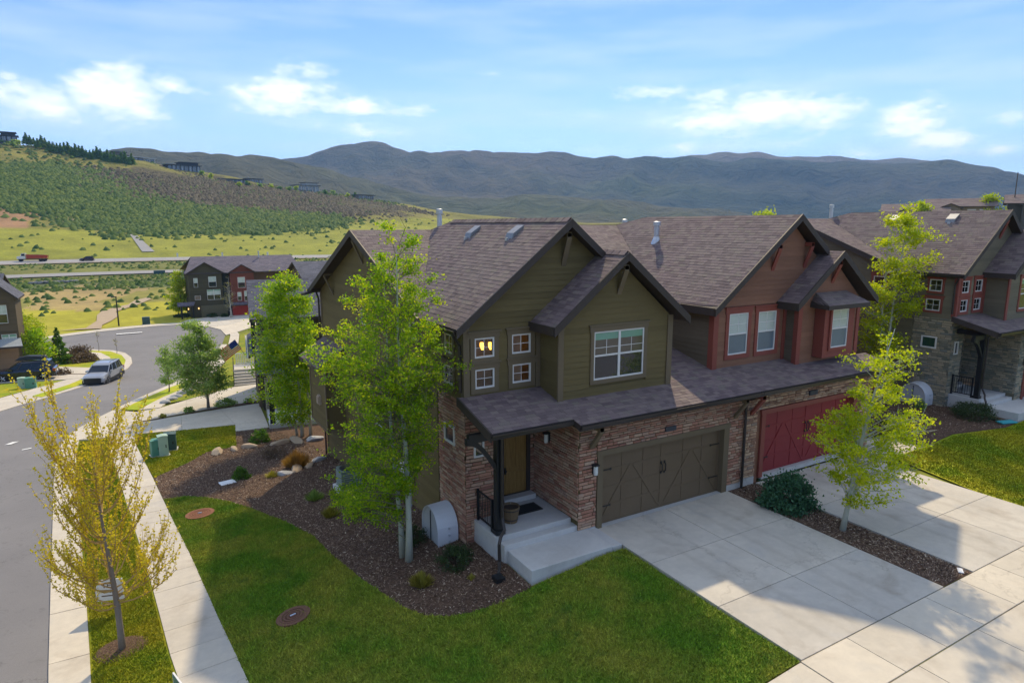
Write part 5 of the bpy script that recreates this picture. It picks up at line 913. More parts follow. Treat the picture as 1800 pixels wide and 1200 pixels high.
# budding street tree at the lower left, many upright twigs
def budding_tree():
    r=np.random.default_rng(4); base=ground_pt(-11.78,3.18); t=empty('street_tree',base,0,'budding street tree with yellow twigs on the grass verge at lower left','tree'); tm=MB(); bm_=MB(); leaves=[]
    stem=[np.array([-.05*s*2.2+.03*math.sin(s*6),.0+.03*math.cos(s*5),5.0*s]) for s in np.linspace(0,1,10)]
    tm.tube([tuple(p-np.array([0,0,.06])) for p in stem],[.085,.072,.066,.06,.05,.042,.034,.026,.018,.009],8); tm.build('trunk',BK_GREY,t,smooth=True)
    mc=MB(); 
    for i in range(54):
        s=r.uniform(.22,.92); k=int(s*9); p0=stem[k]+(stem[min(9,k+1)]-stem[k])*(s*9-k); a=r.uniform(0,2*math.pi)+i*2.4; reach=(1.95-1.15*s)*r.uniform(.65,1.12); up=r.uniform(.9,1.7)*(.75+.9*s)
        if s<.36: up*=r.uniform(.5,1.0); reach*=r.uniform(.7,1.05)
        tip=p0+np.array([math.cos(a)*reach,math.sin(a)*reach,up]); path=np.array([p0+np.array([math.cos(a)*reach*f**.75,math.sin(a)*reach*f**.75,up*f**1.5]) for f in np.linspace(0,1,7)])
        bm_.tube([tuple(p) for p in path],[.022*(1-.8*j/6)*(1.3-.7*s) for j in range(7)],4,False)
        for j in range(11):
            f=r.uniform(.25,1)*6; k2=int(min(5,f)); q=path[k2]+(path[k2+1]-path[k2])*(f-k2); L_=r.uniform(.35,.95); d=np.array([math.cos(a)*.25+r.normal()*.28,math.sin(a)*.25+r.normal()*.28,1.0]); d/=np.linalg.norm(d)
            tw=np.array(curve(q,q+d*L_,(r.normal()*.03,r.normal()*.03,0),4)); bm_.tube([tuple(p) for p in tw],[.006,.005,.004,.002],3,False)
            for f2 in np.linspace(.1,1,max(4,int(L_/.065))):
                k3=min(2,int(f2*3)); c=tw[k3]+(tw[k3+1]-tw[k3])*(f2*3-k3); n=r.integers(1,4); leaves.append(c+r.normal(size=(n,3))*.022)
        for f2 in np.linspace(.3,1,14):
            k3=min(5,int(f2*6)); c=path[k3]+(path[k3+1]-path[k3])*(f2*6-k3); leaves.append(c+r.normal(size=(3,3))*.03)
    tag(bm_.build('limbs',BK_TWIG,t),kind='stuff'); leaf_cloud('crown',np.concatenate(leaves),.029,LF_BUD,t,33)
    MB().lathe([(.62,0),(.5,.035),(.1,.06)],(0,0,.02),20).build('soil_ring',M_BED,t)
budding_tree()
# conifers
def conifer(name,label,base,hh,rad,mat,n,size,group=None,seed=0,cat='conifer',me=None):
    r=np.random.default_rng(seed); t=empty(name,base,0,label,cat,group); MB().tube([(0,0,-.1),(0,0,hh*.9)],[hh*.02,.01],6).build('trunk',BK_DARK,t)
    z=hh*(1-np.sqrt(r.uniform(0.003,.94,n))); q=rad*(1-z/hh)*(.45+.55*np.sqrt(r.uniform(0,1,n)))*(1+.25*np.sin(z/hh*40)); a=r.uniform(0,6.283,n); leaf_cloud('crown',np.stack([np.cos(a)*q,np.sin(a)*q,z+.05],1),size,mat,t,seed,aspect=.35); return t
conifer('spruce_tree','small dark spruce beside the left lime green tree',ground_pt(-18.3,70),4.2,1.15,LF_DEEP,2600,.14,seed=2)
def hill_pt(az,r):
    a=R(az); x=CAM[0]+r*math.sin(a); y=CAM[1]+r*math.cos(a); return (x,y,h1(x,y))
# the row of evergreens up on the hill
ORD='first second third fourth fifth sixth seventh eighth ninth tenth eleventh twelfth thirteenth fourteenth fifteenth sixteenth seventeenth eighteenth nineteenth twentieth twenty-first twenty-second twenty-third twenty-fourth twenty-fifth twenty-sixth twenty-seventh twenty-eighth twenty-ninth thirtieth'.split()
proto=None
for i in range(30):
    az=-5.5+i*.215; p=hill_pt(az,640-i*1.0+random.uniform(-6,6))
    lb=ORD[i]+' evergreen from the left in the dark row below the hilltop'
    if proto is None: proto=conifer('evergreen_tree',lb,p,9,3.2,LF_DEEP,420,.9,'dense dark row of evergreens on the hill',seed=5)
    else:
        t=proto.copy(); COL.objects.link(t); t['label']=lb; t.location=p; s=random.uniform(.7,1.15); t.scale=(s,s,s*random.uniform(.9,1.1)); t.rotation_euler=(0,0,random.uniform(0,6))
        for ch in proto.children: c=ch.copy(); COL.objects.link(c); c.parent=t
# ---------------------------------------------------------------- shrubs and tufts
def shrub(name,label,x,y,w,hh,mat,n,size,seed=0,cat='shrub',aspect=.7,group=None):
    r=np.random.default_rng(seed); t=empty(name,ground_pt(x,y),0,label,cat,group); st=MB()
    for k in range(9): a=k*.7; st.tube([(0,0,-.03),(math.cos(a)*w*.3,math.sin(a)*w*.3,hh*.55)],[.015,.005],4,False)
    tag(st.build('stems',BK_DARK,t),kind='stuff')
    nc=max(10,int(18+w*18)); d=r.normal(size=(nc,3)); d[:,2]=np.abs(d[:,2]); d/=np.linalg.norm(d,axis=1)[:,None]; cc=d*r.uniform(.55,.95,nc)[:,None]*np.array([w/2,w/2,hh*.85]); c=cc[r.integers(0,nc,n)]+r.normal(size=(n,3))*np.array([w,w,hh])*.075; c[:,2]=np.abs(c[:,2])+.02
    leaf_cloud('foliage',c,size,mat,t,seed,aspect); return t
def tuft(name,label,x,y,w,hh,mat,n,seed=0):
    r=np.random.default_rng(seed); t=empty(name,ground_pt(x,y),0,label,'grass tuft'); a=r.uniform(0,6.283,n); lean=r.uniform(0,1,n)**.8*w; L_=hh*r.uniform(.7,1.1,n)*(1.1-.65*lean/w); b=np.stack([np.cos(a)*lean*.3,np.sin(a)*lean*.3,np.zeros(n)],1); tip=np.stack([np.cos(a)*lean,np.sin(a)*lean,L_],1); mid=(b+tip)/2; mid[:,2]*=1.15; s=np.stack([-np.sin(a),np.cos(a),np.zeros(n)],1)*.012
    V=np.stack([b-s,b+s,mid+s*.8,tip,mid-s*.8],1).reshape(-1,3); F=np.arange(5*n).reshape(n,5); tag(np_mesh('blades',V,F,mat,t),kind='stuff'); return t
shrub('evergreen_shrub','low dark pine shrub beside the porch and white window well cover',-3.95,.95,1.05,.62,LF_JUN,2600,.035,1,aspect=.3)
shrub('evergreen_shrub','dark pine shrub behind the aspen stems left of the white cover',-4.35,2.9,.95,.55,LF_JUN,1900,.035,2,aspect=.3)
shrub('round_shrub','large round blue green shrub in the mulch strip by the driveways',6.05,-1.75,1.65,1.45,LF_BLUE,7000,.04,3)
shrub('round_shrub','compact bright green ball shrub on the lit bark bed',-7.46,15.2,.75,.6,LF_DEEP,1500,.035,4)
shrub('dry_shrub','brown leafless shrub on the back of the bark bed',-5.6,18.0,1.3,.7,LF_BRN,1700,.035,5,aspect=.25)
shrub('green_shrub','green shrub beside the paler slab at the foot of the dark house',-5.7,21.4,1.0,.8,LF_DEEP,1600,.04,6)
shrub('green_shrub','loose green shrub under the big aspen, against the olive side wall',-4.6,6.6,1.5,.75,LF_ASPEN,2200,.03,7)
shrub('green_shrub','sprawling shrub beside the air conditioner behind the big aspen',-4.75,8.6,1.4,.7,LF_ASPEN,2000,.03,8)
shrub('evergreen_shrub','spreading dark shrub before the porch of the taupe townhouse',20.6,-.3,1.9,.85,LF_JUN,3600,.045,9,aspect=.3)
shrub('green_shrub','dark shrub at the corner of the concrete pad by the brown townhouse',16.2,.75,1.1,.6,LF_JUN,1500,.04,10)
shrub('green_shrub','small pale green shrub beside the white cover of the taupe townhouse',19.9,1.7,.55,.5,LF_PEAR,700,.03,11)
shrub('grey_shrub','pale shrub in the mulch strip right of the round street tree',-6.15,32.3,1.5,.65,LF_PEAR,1500,.04,12)
shrub('grey_shrub','small pale shrub in the mulch strip left of the round street tree',-8.4,31.6,.7,.5,LF_PEAR,700,.04,13)
shrub('grey_shrub','tiny shrub at the left end of the far mulch strip',-9.9,30.95,.5,.35,LF_STRAW,350,.04,14)
shrub('grey_shrub','small shrub at the right end of the mulch strip by the dark house',-4.7,32.2,.6,.45,LF_PEAR,500,.04,15)
shrub('dry_shrub','clipped brown hedge on the corner lawn near the parked SUV',-16.6,70.5,3.4,1.3,LF_BRN,3000,.08,16)
shrub('dry_shrub','taller reddish shrub behind the clipped brown hedge',-16.8,74,3.0,1.9,LF_BRN,2400,.09,17)
shrub('dry_shrub','brown shrub on the mulch gap between the left driveways',-17.4,60.6,1.7,.9,LF_BRN,1200,.06,18)
for i,(x,y,w) in enumerate(((1.5,117.6,2.0),(3.4,116.4,1.4),(-3.4,121,3.0))): shrub('green_shrub',('dark clump by the far olive garage','small dark bush before the far red and olive houses','wide dark bush left of the far olive house')[i],x,y,w,.9,LF_JUN,900,.12,20+i)
tuft('ornamental_grass','rusty orange grass clump at the back corner of the bark bed',-5.1,15.3,.75,.85,LF_RUST,900,1)
tuft('ornamental_grass','bright yellow grass tuft beside the pale rocks',-6.3,14.5,.4,.3,LF_STRAW,260,2)
tuft('ornamental_grass','olive grass tuft in the shaded bark bed, the farther one',-5.6,9.8,.45,.45,LF_PEAR,330,3)
tuft('ornamental_grass','yellowish grass tuft at mid bed in shade',-5.6,7.5,.42,.42,LF_STRAW,330,4)
tuft('ornamental_grass','straw coloured grass tuft below the aspen stems, nearest the lawn',-5.05,.65,.4,.42,LF_STRAW,380,5)
tuft('daffodil','tiny yellow daffodil with thin leaves in the bark near the porch',-3.95,0.0,.14,.2,LF_STRAW,60,6)
# ---------------------------------------------------------------- mown grass, bark chips and scrub nobody could count
def scatter(poly,n,seed):
    r=np.random.default_rng(seed); xs=[p[0] for p in poly]; ys=[p[1] for p in poly]; o=[]; got=0
    while got<n:
        x=r.uniform(min(xs),max(xs),n); y=r.uniform(min(ys),max(ys),n); k=inpoly(x,y,poly); o.append(np.stack([x[k],y[k]],1)); got+=k.sum()
    return np.concatenate(o)[:n]
def grass(name,poly,n,mat,seed,hh=.05,wd=.012):
    r=np.random.default_rng(seed); p=scatter(poly,n,seed); z=H(p[:,0],p[:,1])+.028; a=r.uniform(0,6.283,n); L_=hh*r.uniform(.6,1.5,n); b=np.column_stack([p,z]); s=np.stack([np.cos(a),np.sin(a),np.zeros(n)],1)*wd*r.uniform(.7,1.4,n)[:,None]; tip=b+np.column_stack([r.normal(size=n)*L_*.55,r.normal(size=n)*L_*.55,L_])
    return tag(np_mesh(name,np.stack([b-s,b+s,tip],1).reshape(-1,3),np.arange(3*n).reshape(n,3),mat),'short mown grass blades','grass',kind='stuff')
VERGE=[(-14.0,27.4),(-12.7,27.2),(-12.62,24.91),(-12.45,22.34),(-12.2,19.8),(-12.03,17.47),(-11.65,12.87),(-11.34,9.18),(-11.14,6.66),(-11.0,4.64),(-10.84,2.23),(-10.72,.97),(-10.55,-1.5),(-12.02,-1.5),(-12.2,.19),(-12.33,2.23),(-12.47,4.4),(-12.7,7.46),(-12.9,9.89),(-13.05,11.81),(-13.3,14.92),(-13.7,20.08),(-14.0,24.71)]
grass('lawn_grass',LAWN,210000,M_LAWN,1); grass('verge_grass',VERGE,80000,M_LAWN2,2); grass('side_lawn_grass',LAWN_S,26000,M_LAWN2,3,wd=.018); grass('right_lawn_grass',[(13.2,-1.0),(15.4,-1.1),(17.5,-1.0),(20.2,-1.7),(23,-1.6),(27,-1.7),(27,-6.5),(12.4,-6.5),(12.36,-4.3)],70000,M_LAWN2,4,wd=.016)
def chips(name,poly,n,seed,lab):
    r=np.random.default_rng(seed); p=scatter(poly,n,seed); c=np.column_stack([p,H(p[:,0],p[:,1])+.03+r.uniform(0,.025,n)]); a=r.uniform(0,6.283,n); u=np.stack([np.cos(a),np.sin(a),r.normal(size=n)*.35],1)*(.012+.035*r.uniform(0,1,n)**2)[:,None]; w=np.stack([-np.sin(a),np.cos(a),r.normal(size=n)*.4],1)*r.uniform(.006,.014,n)[:,None]
    return tag(np_mesh(name,np.stack([c-u-w,c+u-w,c+u+w,c-u+w],1).reshape(-1,3),np.arange(4*n).reshape(n,4),M_MULCH),lab,'mulch',kind='stuff')
chips('bark_chips',[q for q in BED if q[0]<-2.5],42000,1,'loose bark chips over the long planting bed'); chips('bark_chips',[(5.42,.2),(6.66,.2),(6.66,-6.58),(5.42,-6.58)],9000,2,'loose bark chips between the two driveways'); chips('bark_chips',[(12.4,2.4),(12.4,.9),(15.3,.8),(15.5,-.9),(17.5,-.8),(20.2,-1.5),(23,-1.4),(26.5,-1.5),(26.5,1.5),(20.5,1.5),(18,7),(13,7)],9000,3,'loose bark chips before the taupe townhouse')
def scrub(name,label,P,smin,smax,mat,seed,jit=0.):
    r=np.random.default_rng(seed); n=len(P); P=P+r.normal(size=P.shape)*jit; base=np.array([(1,0,0),(.3,.95,0),(-.8,.6,0),(-.8,-.6,0),(.3,-.95,0),(.35,.1,.8),(-.35,.2,.75),(0,-.4,.85)]); fc=np.array([(0,1,5),(1,2,6),(1,6,5),(2,3,6),(3,4,7),(3,7,6),(4,0,5),(4,5,7),(5,6,7)])
    s=r.uniform(smin,smax,n); a=r.uniform(0,6.283,n); V=base[None]*(1+r.normal(size=(n,8,3))*.18); ca,sa=np.cos(a)[:,None],np.sin(a)[:,None]; X=V[...,0]*ca-V[...,1]*sa; Y=V[...,0]*sa+V[...,1]*ca; V=np.stack([X,Y,V[...,2]],-1)*s[:,None,None]; V+=np.column_stack([P,H(P[:,0],P[:,1])-.15*s])[:,None,:]
    F=(fc[None]+np.arange(n)[:,None,None]*8).reshape(-1,3); return tag(np_mesh(name,V.reshape(-1,3),F,mat),label,'scrub',kind='stuff')
SC_G=pieces('sage_scrub',[(0,(.030,.070,.010)),(.5,(.066,.118,.016)),(1,(.125,.165,.024))],.95,.0,bmp=.0,bscale=1.5,fine=.4); SC_B=pieces('brown_scrub',[(0,(.055,.045,.027)),(.5,(.095,.078,.046)),(1,(.14,.118,.07))],.95,.0,bmp=0,bscale=1.5,fine=.4)
scrub('hillside_scrub','dense green scrub covering the hillside',scatter(Z_SCRUB,21000,5),.45,2.4,SC_G,5,10.); scrub('brown_hillside_scrub','brown leafless scrub oak on the upper hillside',scatter(Z_BROWN,9000,6),.5,2.4,SC_B,6,13.)
scrub('meadow_scrub','scattered dark bushes on the meadow above the highway',scatter(Z_MEADOW,420,7),.6,1.7,SC_G,7)
def sector(a0,a1,r0,r1,n,seed):
    r=np.random.default_rng(seed); a=np.radians(r.uniform(a0,a1,n)); q=np.sqrt(r.uniform(r0*r0,r1*r1,n)); return np.stack([CAM[0]+q*np.sin(a),CAM[1]+q*np.cos(a)],1)
scrub('field_scrub','low sage bushes on the flat between the houses and the highway',np.concatenate([sector(-9,18,200,236,900,8),sector(-9,18,150,236,350,9),sector(-9,18,250,284,350,10)]),.3,1.1,SC_G,8)
scrub('upper_scrub','scattered bushes along the upper hillside',sector(-9,22,520,690,1500,11),.8,2.2,SC_G,11)
# ---------------------------------------------------------------- neighbouring houses further off
def simple_gable(house,x0,x1,y0,y1,z0,ze,axis,pitch,over,sm,shingle,wname='wall'):
    """box body with a gable roof; axis is the way the ridge runs"""
    b=MB()
    if axis=='Y':
        xm=(x0+x1)/2; zr=ze+pitch*(x1-x0)/2; b.prism([(x0,y0,z0),(x1,y0,z0),(x1,y0,ze),(xm,y0,zr-.02),(x0,y0,ze)],(0,y1-y0,0)); e=pitch*over
        pl=[[(xm,y0-over,zr+.15),(xm,y1+over,zr+.15),(x0-over,y1+over,ze-e+.15),(x0-over,y0-over,ze-e+.15)],[(xm,y0-over,zr+.15),(xm,y1+over,zr+.15),(x1+over,y1+over,ze-e+.15),(x1+over,y0-over,ze-e+.15)]]
    else:
        ym=(y0+y1)/2; zr=ze+pitch*(y1-y0)/2; b.prism([(x0,y0,z0),(x0,y1,z0),(x0,y1,ze),(x0,ym,zr-.02),(x0,y0,ze)],(x1-x0,0,0),True); e=pitch*over
        pl=[[(x0-over,ym,zr+.15),(x1+over,ym,zr+.15),(x1+over,y0-over,ze-e+.15),(x0-over,y0-over,ze-e+.15)],[(x0-over,ym,zr+.15),(x1+over,ym,zr+.15),(x1+over,y1+over,ze-e+.15),(x0-over,y1+over,ze-e+.15)]]
    w=b.build(wname,sm,house); return w,pl
def dark_house():
    h=empty('dark_house',(0,0,0),0,'dark brown house with blue grey roofs half hidden behind the clump of aspens','house'); SM=siding_mat('dark_umber_siding',(.075,.06,.045))
    w,p1=simple_gable(h,-4.3,6,29.2,37.5,-4,2.9,'X',.45,.5,SM,M_SHING2); w2=MB().box(-4.0,6,27.2,29.3,-4,-.6).build('wall',SM,h)
    WF=Wall((0,29.2,0),(0,-1,0)); siding(w,WF,[(-4.3,-.3),(6,-.3),(6,2.8),(-4.3,2.8)],[],SM,joined=True)
    WW=Wall((-4.3,0,0),(-1,0,0)); siding(w,WW,[(-37.5,.6),(-29.2,.6),(-29.2,2.8),(-33.3,4.7),(-37.5,2.8)],[],SM,joined=True)
    low=[None,[(-4.6,25.9,-.1),(-1.0,25.9,-.1),(-1.0,29.2,1.15),(-4.6,29.2,1.15)]]
    roofing(h,p1+[low[1],[(-5.0,29.2,.45),(-5.0,38.2,.45),(-4.2,38.2,.85),(-4.2,29.2,.85)]],M_SHING2,M_TRIM,0)
    gutter(h,(-5.02,38.2,.43),(-5.02,29.2,.43),M_WHITE,out=(-1,0,0))
    S=Wall((-4.15,0,0),(-1,0,0)); stonework(w2,[(S,-28.6,-27.2,-3.4,-.2,[]),(Wall((0,27.15,0),(0,-1,0)),-4.2,-2.6,-3.4,-.3,[])],STONE_C,0)
    for (x,y,z0,z1) in ((-3.95,24.0,-2.9,-.2),(-4.6,29.6,.6,2.9)): MB().box(x-.14,x+.14,y-.14,y+.14,z0,z1).build('porch_post',M_BLACK,h)
    MB().box(-4.15,-1.0,23.8,27.2,-3.6,-2.55).build('porch',M_CONCF,h,bevel=.02); MB().box(-4.1,-3.8,23.8,26.2,-.4,-.12).build('porch_beam',M_BLACK,h)
    mb=MB(); mb.box(-4.55,-4.32,30.2,35.8,-3.9,-1.3); g=mb.build('garage_door',OLG,h); mb=MB(); mb.box(-4.6,-4.3,36.2,39.0,-4.4,.4); mb.build('garage_bay',SM,h)
    # steps up to the front stoop, with a handrail
    st=empty('front_steps',(0,0,0)); st.parent=h
    for k in range(5): MB().box(-6.2,-4.2,40.3+k*.32,42.4,-4.6,-3.85+k*.17).build('step',M_CONC3,st)
    MB().box(-6.2,-3.9,42.0,44.2,-4.8,-2.98).build('stoop',M_CONC3,st)
    for x,y,z in ((-6.18,40.4,-3.9),(-6.18,42.2,-3.0)): MB().box(x-.03,x+.03,y-.03,y+.03,z,z+1.0).build('rail_post',M_BLACK,st)
    mb=MB(); beam(mb,(-6.18,40.4,-2.9),(-6.18,42.2,-2.0),.05,.05); mb.build('handrail',M_BLACK,st)
    # white picket guard on the far stoop
    gd=empty('guard_rail',(0,0,0)); gd.parent=h
    for k in range(13): MB().box(-6.0+k*.14,-5.94+k*.14,44.25,44.29,-3.0,-2.1).build('baluster',M_WHITE,gd)
    for z in (-2.95,-2.1): MB().box(-6.05,-4.2,44.24,44.30,z,z+.06).build('rail_bar',M_WHITE,gd)
    _pv=Vector((-4.3,28.5,0)); _a=R(-7.8); h.rotation_euler=(0,0,_a); h.location=_pv-Matrix.Rotation(_a,3,'Z')@_pv
    fl=empty('flag',(-4.5,34.6,.3),0,'striped flag with a blue starred corner flying from the dark house','flag')
    MB().tube([(.1,0,-.75),(-.5,-.3,.45)],.018,6).build('pole',plain('flag_pole',(.5,.48,.42),.5),fl)
    A=np.array([(-.52,-.31,.45),(.05,-.55,.05)]); P0=np.array([-.52,-.31,.47]); U=np.array([.05,.03,-.12])/.133; 
    hoist=np.array([.40,.12,-.70]); fly=np.array([-1.12,.05,-.80])
    def cell(u0,u1,v0,v1,mat,name,off=0):
        mb=MB(); pts=[]
        for v in np.linspace(v0,v1,2):
            for u in np.linspace(u0,u1,7): p=P0+hoist*v+fly*u+np.array([.5,.86,0])*(.05*math.sin(u*7+v*2)+off); pts.append(tuple(p))
        mb.add(pts,[(i,i+1,i+8,i+7) for i in range(6)]); o=mb.build(name,mat,fl); sol=o.modifiers.new('thick','SOLIDIFY'); sol.thickness=.006; return o
    fr=leaf_mat('flag_red',[(0,(.72,.03,.05)),(1,(.78,.04,.06))],.5); fw_=leaf_mat('flag_white',[(0,(.88,.88,.9)),(1,(.92,.92,.93))],.5); fb=leaf_mat('flag_blue',[(0,(.07,.12,.50)),(1,(.08,.14,.55))],.5)
    for k in range(13): cell(.4 if k<7 else 0,1,k/13,(k+1)/13,fr if k%2==0 else fw_,'stripe')
    cell(0,.4,0,7/13,fb,'canton')
    stm=MB()
    for i in range(5):
        for j in range(4):
            u,v=.05+i*.075,.07+j*.12; p=P0+hoist*v+fly*u+np.array([.5,.86,0])*(.05*math.sin(u*7+v*2)-.008); a=hoist/np.linalg.norm(hoist)*.014; b=fly/np.linalg.norm(fly)*.014; stm.add([tuple(p-a),tuple(p-b),tuple(p+a),tuple(p+b)],[(0,1,2,3)])
    tag(stm.build('stars',fw_,fl),kind='stuff')
dark_house()
def far_pair():
    OL2=siding_mat('far_olive_siding',(.075,.066,.036)); RD=siding_mat('far_red_brown_siding',(.17,.055,.035)); RB=siding_mat('far_brown_siding',(.13,.082,.055))
    h=empty('far_olive_house',(0,0,0),0,'far three-storey olive house with garage, left half of a pair below the highway','house'); gz=-8.6
    b,pl=simple_gable(h,-2.0,3.6,118,122,gz,.1,'Y',.62,.45,OL2,M_SHING3); MB().box(-2.0,6,121.5,129,gz,.0).build('wall',OL2,h); MB().box(3.6,5.0,119.5,121.6,gz,.0).build('wall',siding_mat('far_dark_siding',(.04,.05,.045)),h)
    pl+=[[(-2.6,117.9,-.05),(6.4,117.9,-.05),(6.4,125,2.7),(-.8,125,2.7)],[(-.8,125,2.7),(6.4,125,2.7),(6.4,130,.1),(-2.6,130,.1)]]
    roofing(h,pl,M_SHING3,M_TRIM,0,expo=.3,wid=(.5,.9)); W=Wall((0,118,0),(0,-1,0))
    for q in ((-1.2,-.5,-2.6,-.9),(1.3,2.6,-2.6,-.7),(-1.2,-.2,-4.9,-4.1)): window(h,W,*q,OL2,'hung' if q[0]!=-1.2 or q[2]>-4 else 'plain',mat_lo=G_DARK)
    window(h,W,.9,3.2,-5.0,-3.1,OL2,'double',mat_up=G_BLIND)
    siding(b,W,[(-2.0,-5.7),(3.6,-5.7),(3.6,.0),(.8,1.6),(-2.0,.0)],[(-1.4,-.3,-2.8,-.6),(1.2,2.8,-2.8,-.4),(-1.3,-.1,-5.1,-3.9),(.7,3.4,-5.2,-2.8)],OL2,course=.25,joined=True)
    mb=MB(); W.box(mb,-.3,4.2,-8.2,-6.0,0,.06); g=mb.build('garage_door',plain('far_olive_garage',(.13,.115,.06),.6),h)
    for k in range(4):
        for j in range(4): m2=MB(); W.box(m2,-.2+j*1.1,.8+j*1.1,-8.15+k*.53,-7.7+k*.53,.06,.085); m2.build('door_panel',MATS['far_olive_garage'],g)
    roofing(h,[[(-4.2,116.4,-5.7),(-1.6,116.4,-5.7),(-1.2,118,-5.2),(-4.2,118,-5.2)]],M_SHING3,M_TRIM,0,expo=.3); 
    for x in (-3.6,-1.7): MB().box(x-.14,x+.14,116.8,117.1,gz,-5.8).build('porch_post',M_BLACK,h)
    for x in (-2.4,-.7): 
        mb=MB(); W.box(mb,x-.08,x+.08,-6.6,-6.3,.0,.15); mb.build('porch_lamp',plain('lit_porch_lamp',(.9,.6,.3),.4,emit=((1.0,.55,.18),1.2)),h)
    h2=empty('far_red_house',(0,0,0),0,'far red and brown house with red garage door, right half of the distant pair','house')
    b,pl=simple_gable(h2,5.0,9.2,118,122,gz,.0,'Y',.62,.45,RD,M_SHING3); MB().box(6,18,121.5,129,gz,.0).build('wall',RB,h2); MB().box(9.2,13,119.5,121.6,gz,.0).build('wall',RB,h2)
    pl+=[[(6.41,117.9,-.05),(18.6,117.9,-.05),(17.6,125,2.7),(6.41,125,2.7)],[(6.41,125,2.7),(17.6,125,2.7),(18.6,130,.1),(6.41,130,.1)]]
    roofing(h2,pl,M_SHING3,M_TRIM,0,expo=.3,wid=(.5,.9)); roofing(h2,[[(4.6,117.0,-6.1),(14,117.0,-6.1),(14,118,-5.7),(4.6,118,-5.7)]],M_SHING3,M_TRIM,0,expo=.3,name='skirt_roof')
    window(h2,W,6.3,7.6,-3.0,-1.0,RT,'hung',mat_lo=G_DARK); window(h2,W,7.3,8.4,-5.6,-3.6,RT,'hung',mat_lo=G_DARK); window(h2,W,6.1,6.8,-5.4,-3.8,RT,'hung',mat_lo=G_DARK)
    siding(b,W,[(5.0,-5.6),(9.2,-5.6),(9.2,0),(7.1,1.25),(5.0,0)],[(6.1,7.8,-3.2,-.7),(7.1,8.6,-5.7,-3.3),(5.9,7.0,-5.6,-3.5)],RD,course=.25,joined=True)
    mb=MB(); W.box(mb,5.1,9.6,-8.3,-6.2,-.05,.06); g=mb.build('garage_door',plain('far_red_garage',(.42,.03,.015),.5),h2)
    for k in range(4): m2=MB(); W.box(m2,5.15,9.55,-8.28+k*.52,-7.8+k*.52,.06,.085); m2.build('door_panel',MATS['far_red_garage'],g)
    for x in (11.3,): MB().lathe([(.12,2.3),(.12,3.4),(.2,3.4),(.2,3.6)],(x,124,0),8).build('flue_pipe',M_GALV,h2)
    h3=empty('grey_roofed_house',(0,0,0),0,'slate grey roof of a house between the aspens and the olive gable','house'); w,pl=simple_gable(h3,7.2,16,66,76,-7,2.2,'X',.35,.5,RB,M_SHING2); roofing(h3,pl,M_SHING2,M_TRIM,0,expo=.25,wid=(.4,.8))
far_pair()
def left_house():
    h=empty('left_house',(0,0,0),0,'brown gabled house cut off by the left edge behind the dark estate car','house'); SM=siding_mat('umber_siding',(.125,.095,.055)); gz=-6.2
    w,pl=simple_gable(h,-24.2,-21.0,66,70,gz,1.7,'Y',.95,.35,SM,M_SHING2); MB().box(-36,-22.6,67,78,gz,1.2).build('wall',siding_mat('umber_dark_siding',(.05,.04,.03)),h)
    pl+=[[(-37,66.6,1.2),(-22.4,66.6,1.2),(-22.4,72.5,3.6),(-37,72.5,3.6)],[(-37,72.5,3.6),(-22.4,72.5,3.6),(-22.4,78.5,1.2),(-37,78.5,1.2)]]; roofing(h,pl,M_SHING2,M_TRIM,0,expo=.2)
    W=Wall((0,66,0),(0,-1,0)); window(h,W,-22.5,-21.7,-.9,.9,SM,'hung',mat_lo=G_DARK); window(h,W,-22.4,-21.2,-4.2,-2.0,SM,'double',mat_up=G_BLIND); siding(w,W,[(-24.2,-2.9),(-21.0,-2.9),(-21.0,1.65),(-22.6,3.1),(-24.2,1.65)],[(-22.65,-21.55,-1.05,1.1),(-22.55,-21.05,-4.35,-1.8)],SM,course=.2,joined=True)
    roofing(h,[[(-30,64.2,-3.0),(-20.6,64.2,-3.0),(-20.9,66,-2.45),(-30,66,-2.45)]],plain('pale_metal_roof',(.34,.36,.36),.5),M_TRIM,0,expo=.4,name='porch_roof')
    mb=MB(); W.box(mb,-29,-21.2,-5.6,-3.1,0,.05); d=mb.build('garage_door',plain('tan_garage',(.30,.19,.10),.6),h)
    for k in range(4): m2=MB(); W.box(m2,-28.9,-21.3,-5.55+k*.6,-5.0+k*.6,.05,.075); m2.build('door_panel',MATS['tan_garage'],d)
left_house()
# modern houses along the hill crest
def hill_house(az,r,w,d,hh,rot,label,wallm,roofm,split=True):
    p=hill_pt(az,r); h=empty('hill_house',(p[0],p[1],p[2]-.6),R(rot),label,'house','modern houses along the hill crest')
    MB().box(-w/2,w/2,0,d,-3,hh).build('wall',wallm,h); MB().box(-w/2-1.2,w/2+1.2,-1.4,d+1,hh,hh+.5).build('roof',roofm,h)
    if split: MB().box(-w*.1,w*.45,1,d-1,hh+.5,hh+2.6).build('upper_storey',wallm,h); MB().box(-w*.1-.9,w*.45+.9,-.2,d,hh+2.6,hh+3.0).build('upper_roof',roofm,h)
    n=max(3,int(w/3.2))
    for k in range(n):
        x=-w/2+(k+.5)*w/n; f=MB().box(x-w/n*.36,x+w/n*.36,-.12,.0,.7,hh-.5).build('window',G_DARK,h); MB().box(x-.08,x+.08,-.16,-.1,.7,hh-.5).build('mullion',M_WHITE if k%2 else M_BLACK,f)
HW=[plain('hill_house_stone',(.22,.19,.15),.9),plain('hill_house_dark',(.045,.045,.05),.8),plain('hill_house_pale',(.55,.53,.48),.8)]; HRF=[plain('hill_roof_dark',(.05,.05,.055),.8),plain('hill_roof_pale',(.5,.52,.55),.6)]
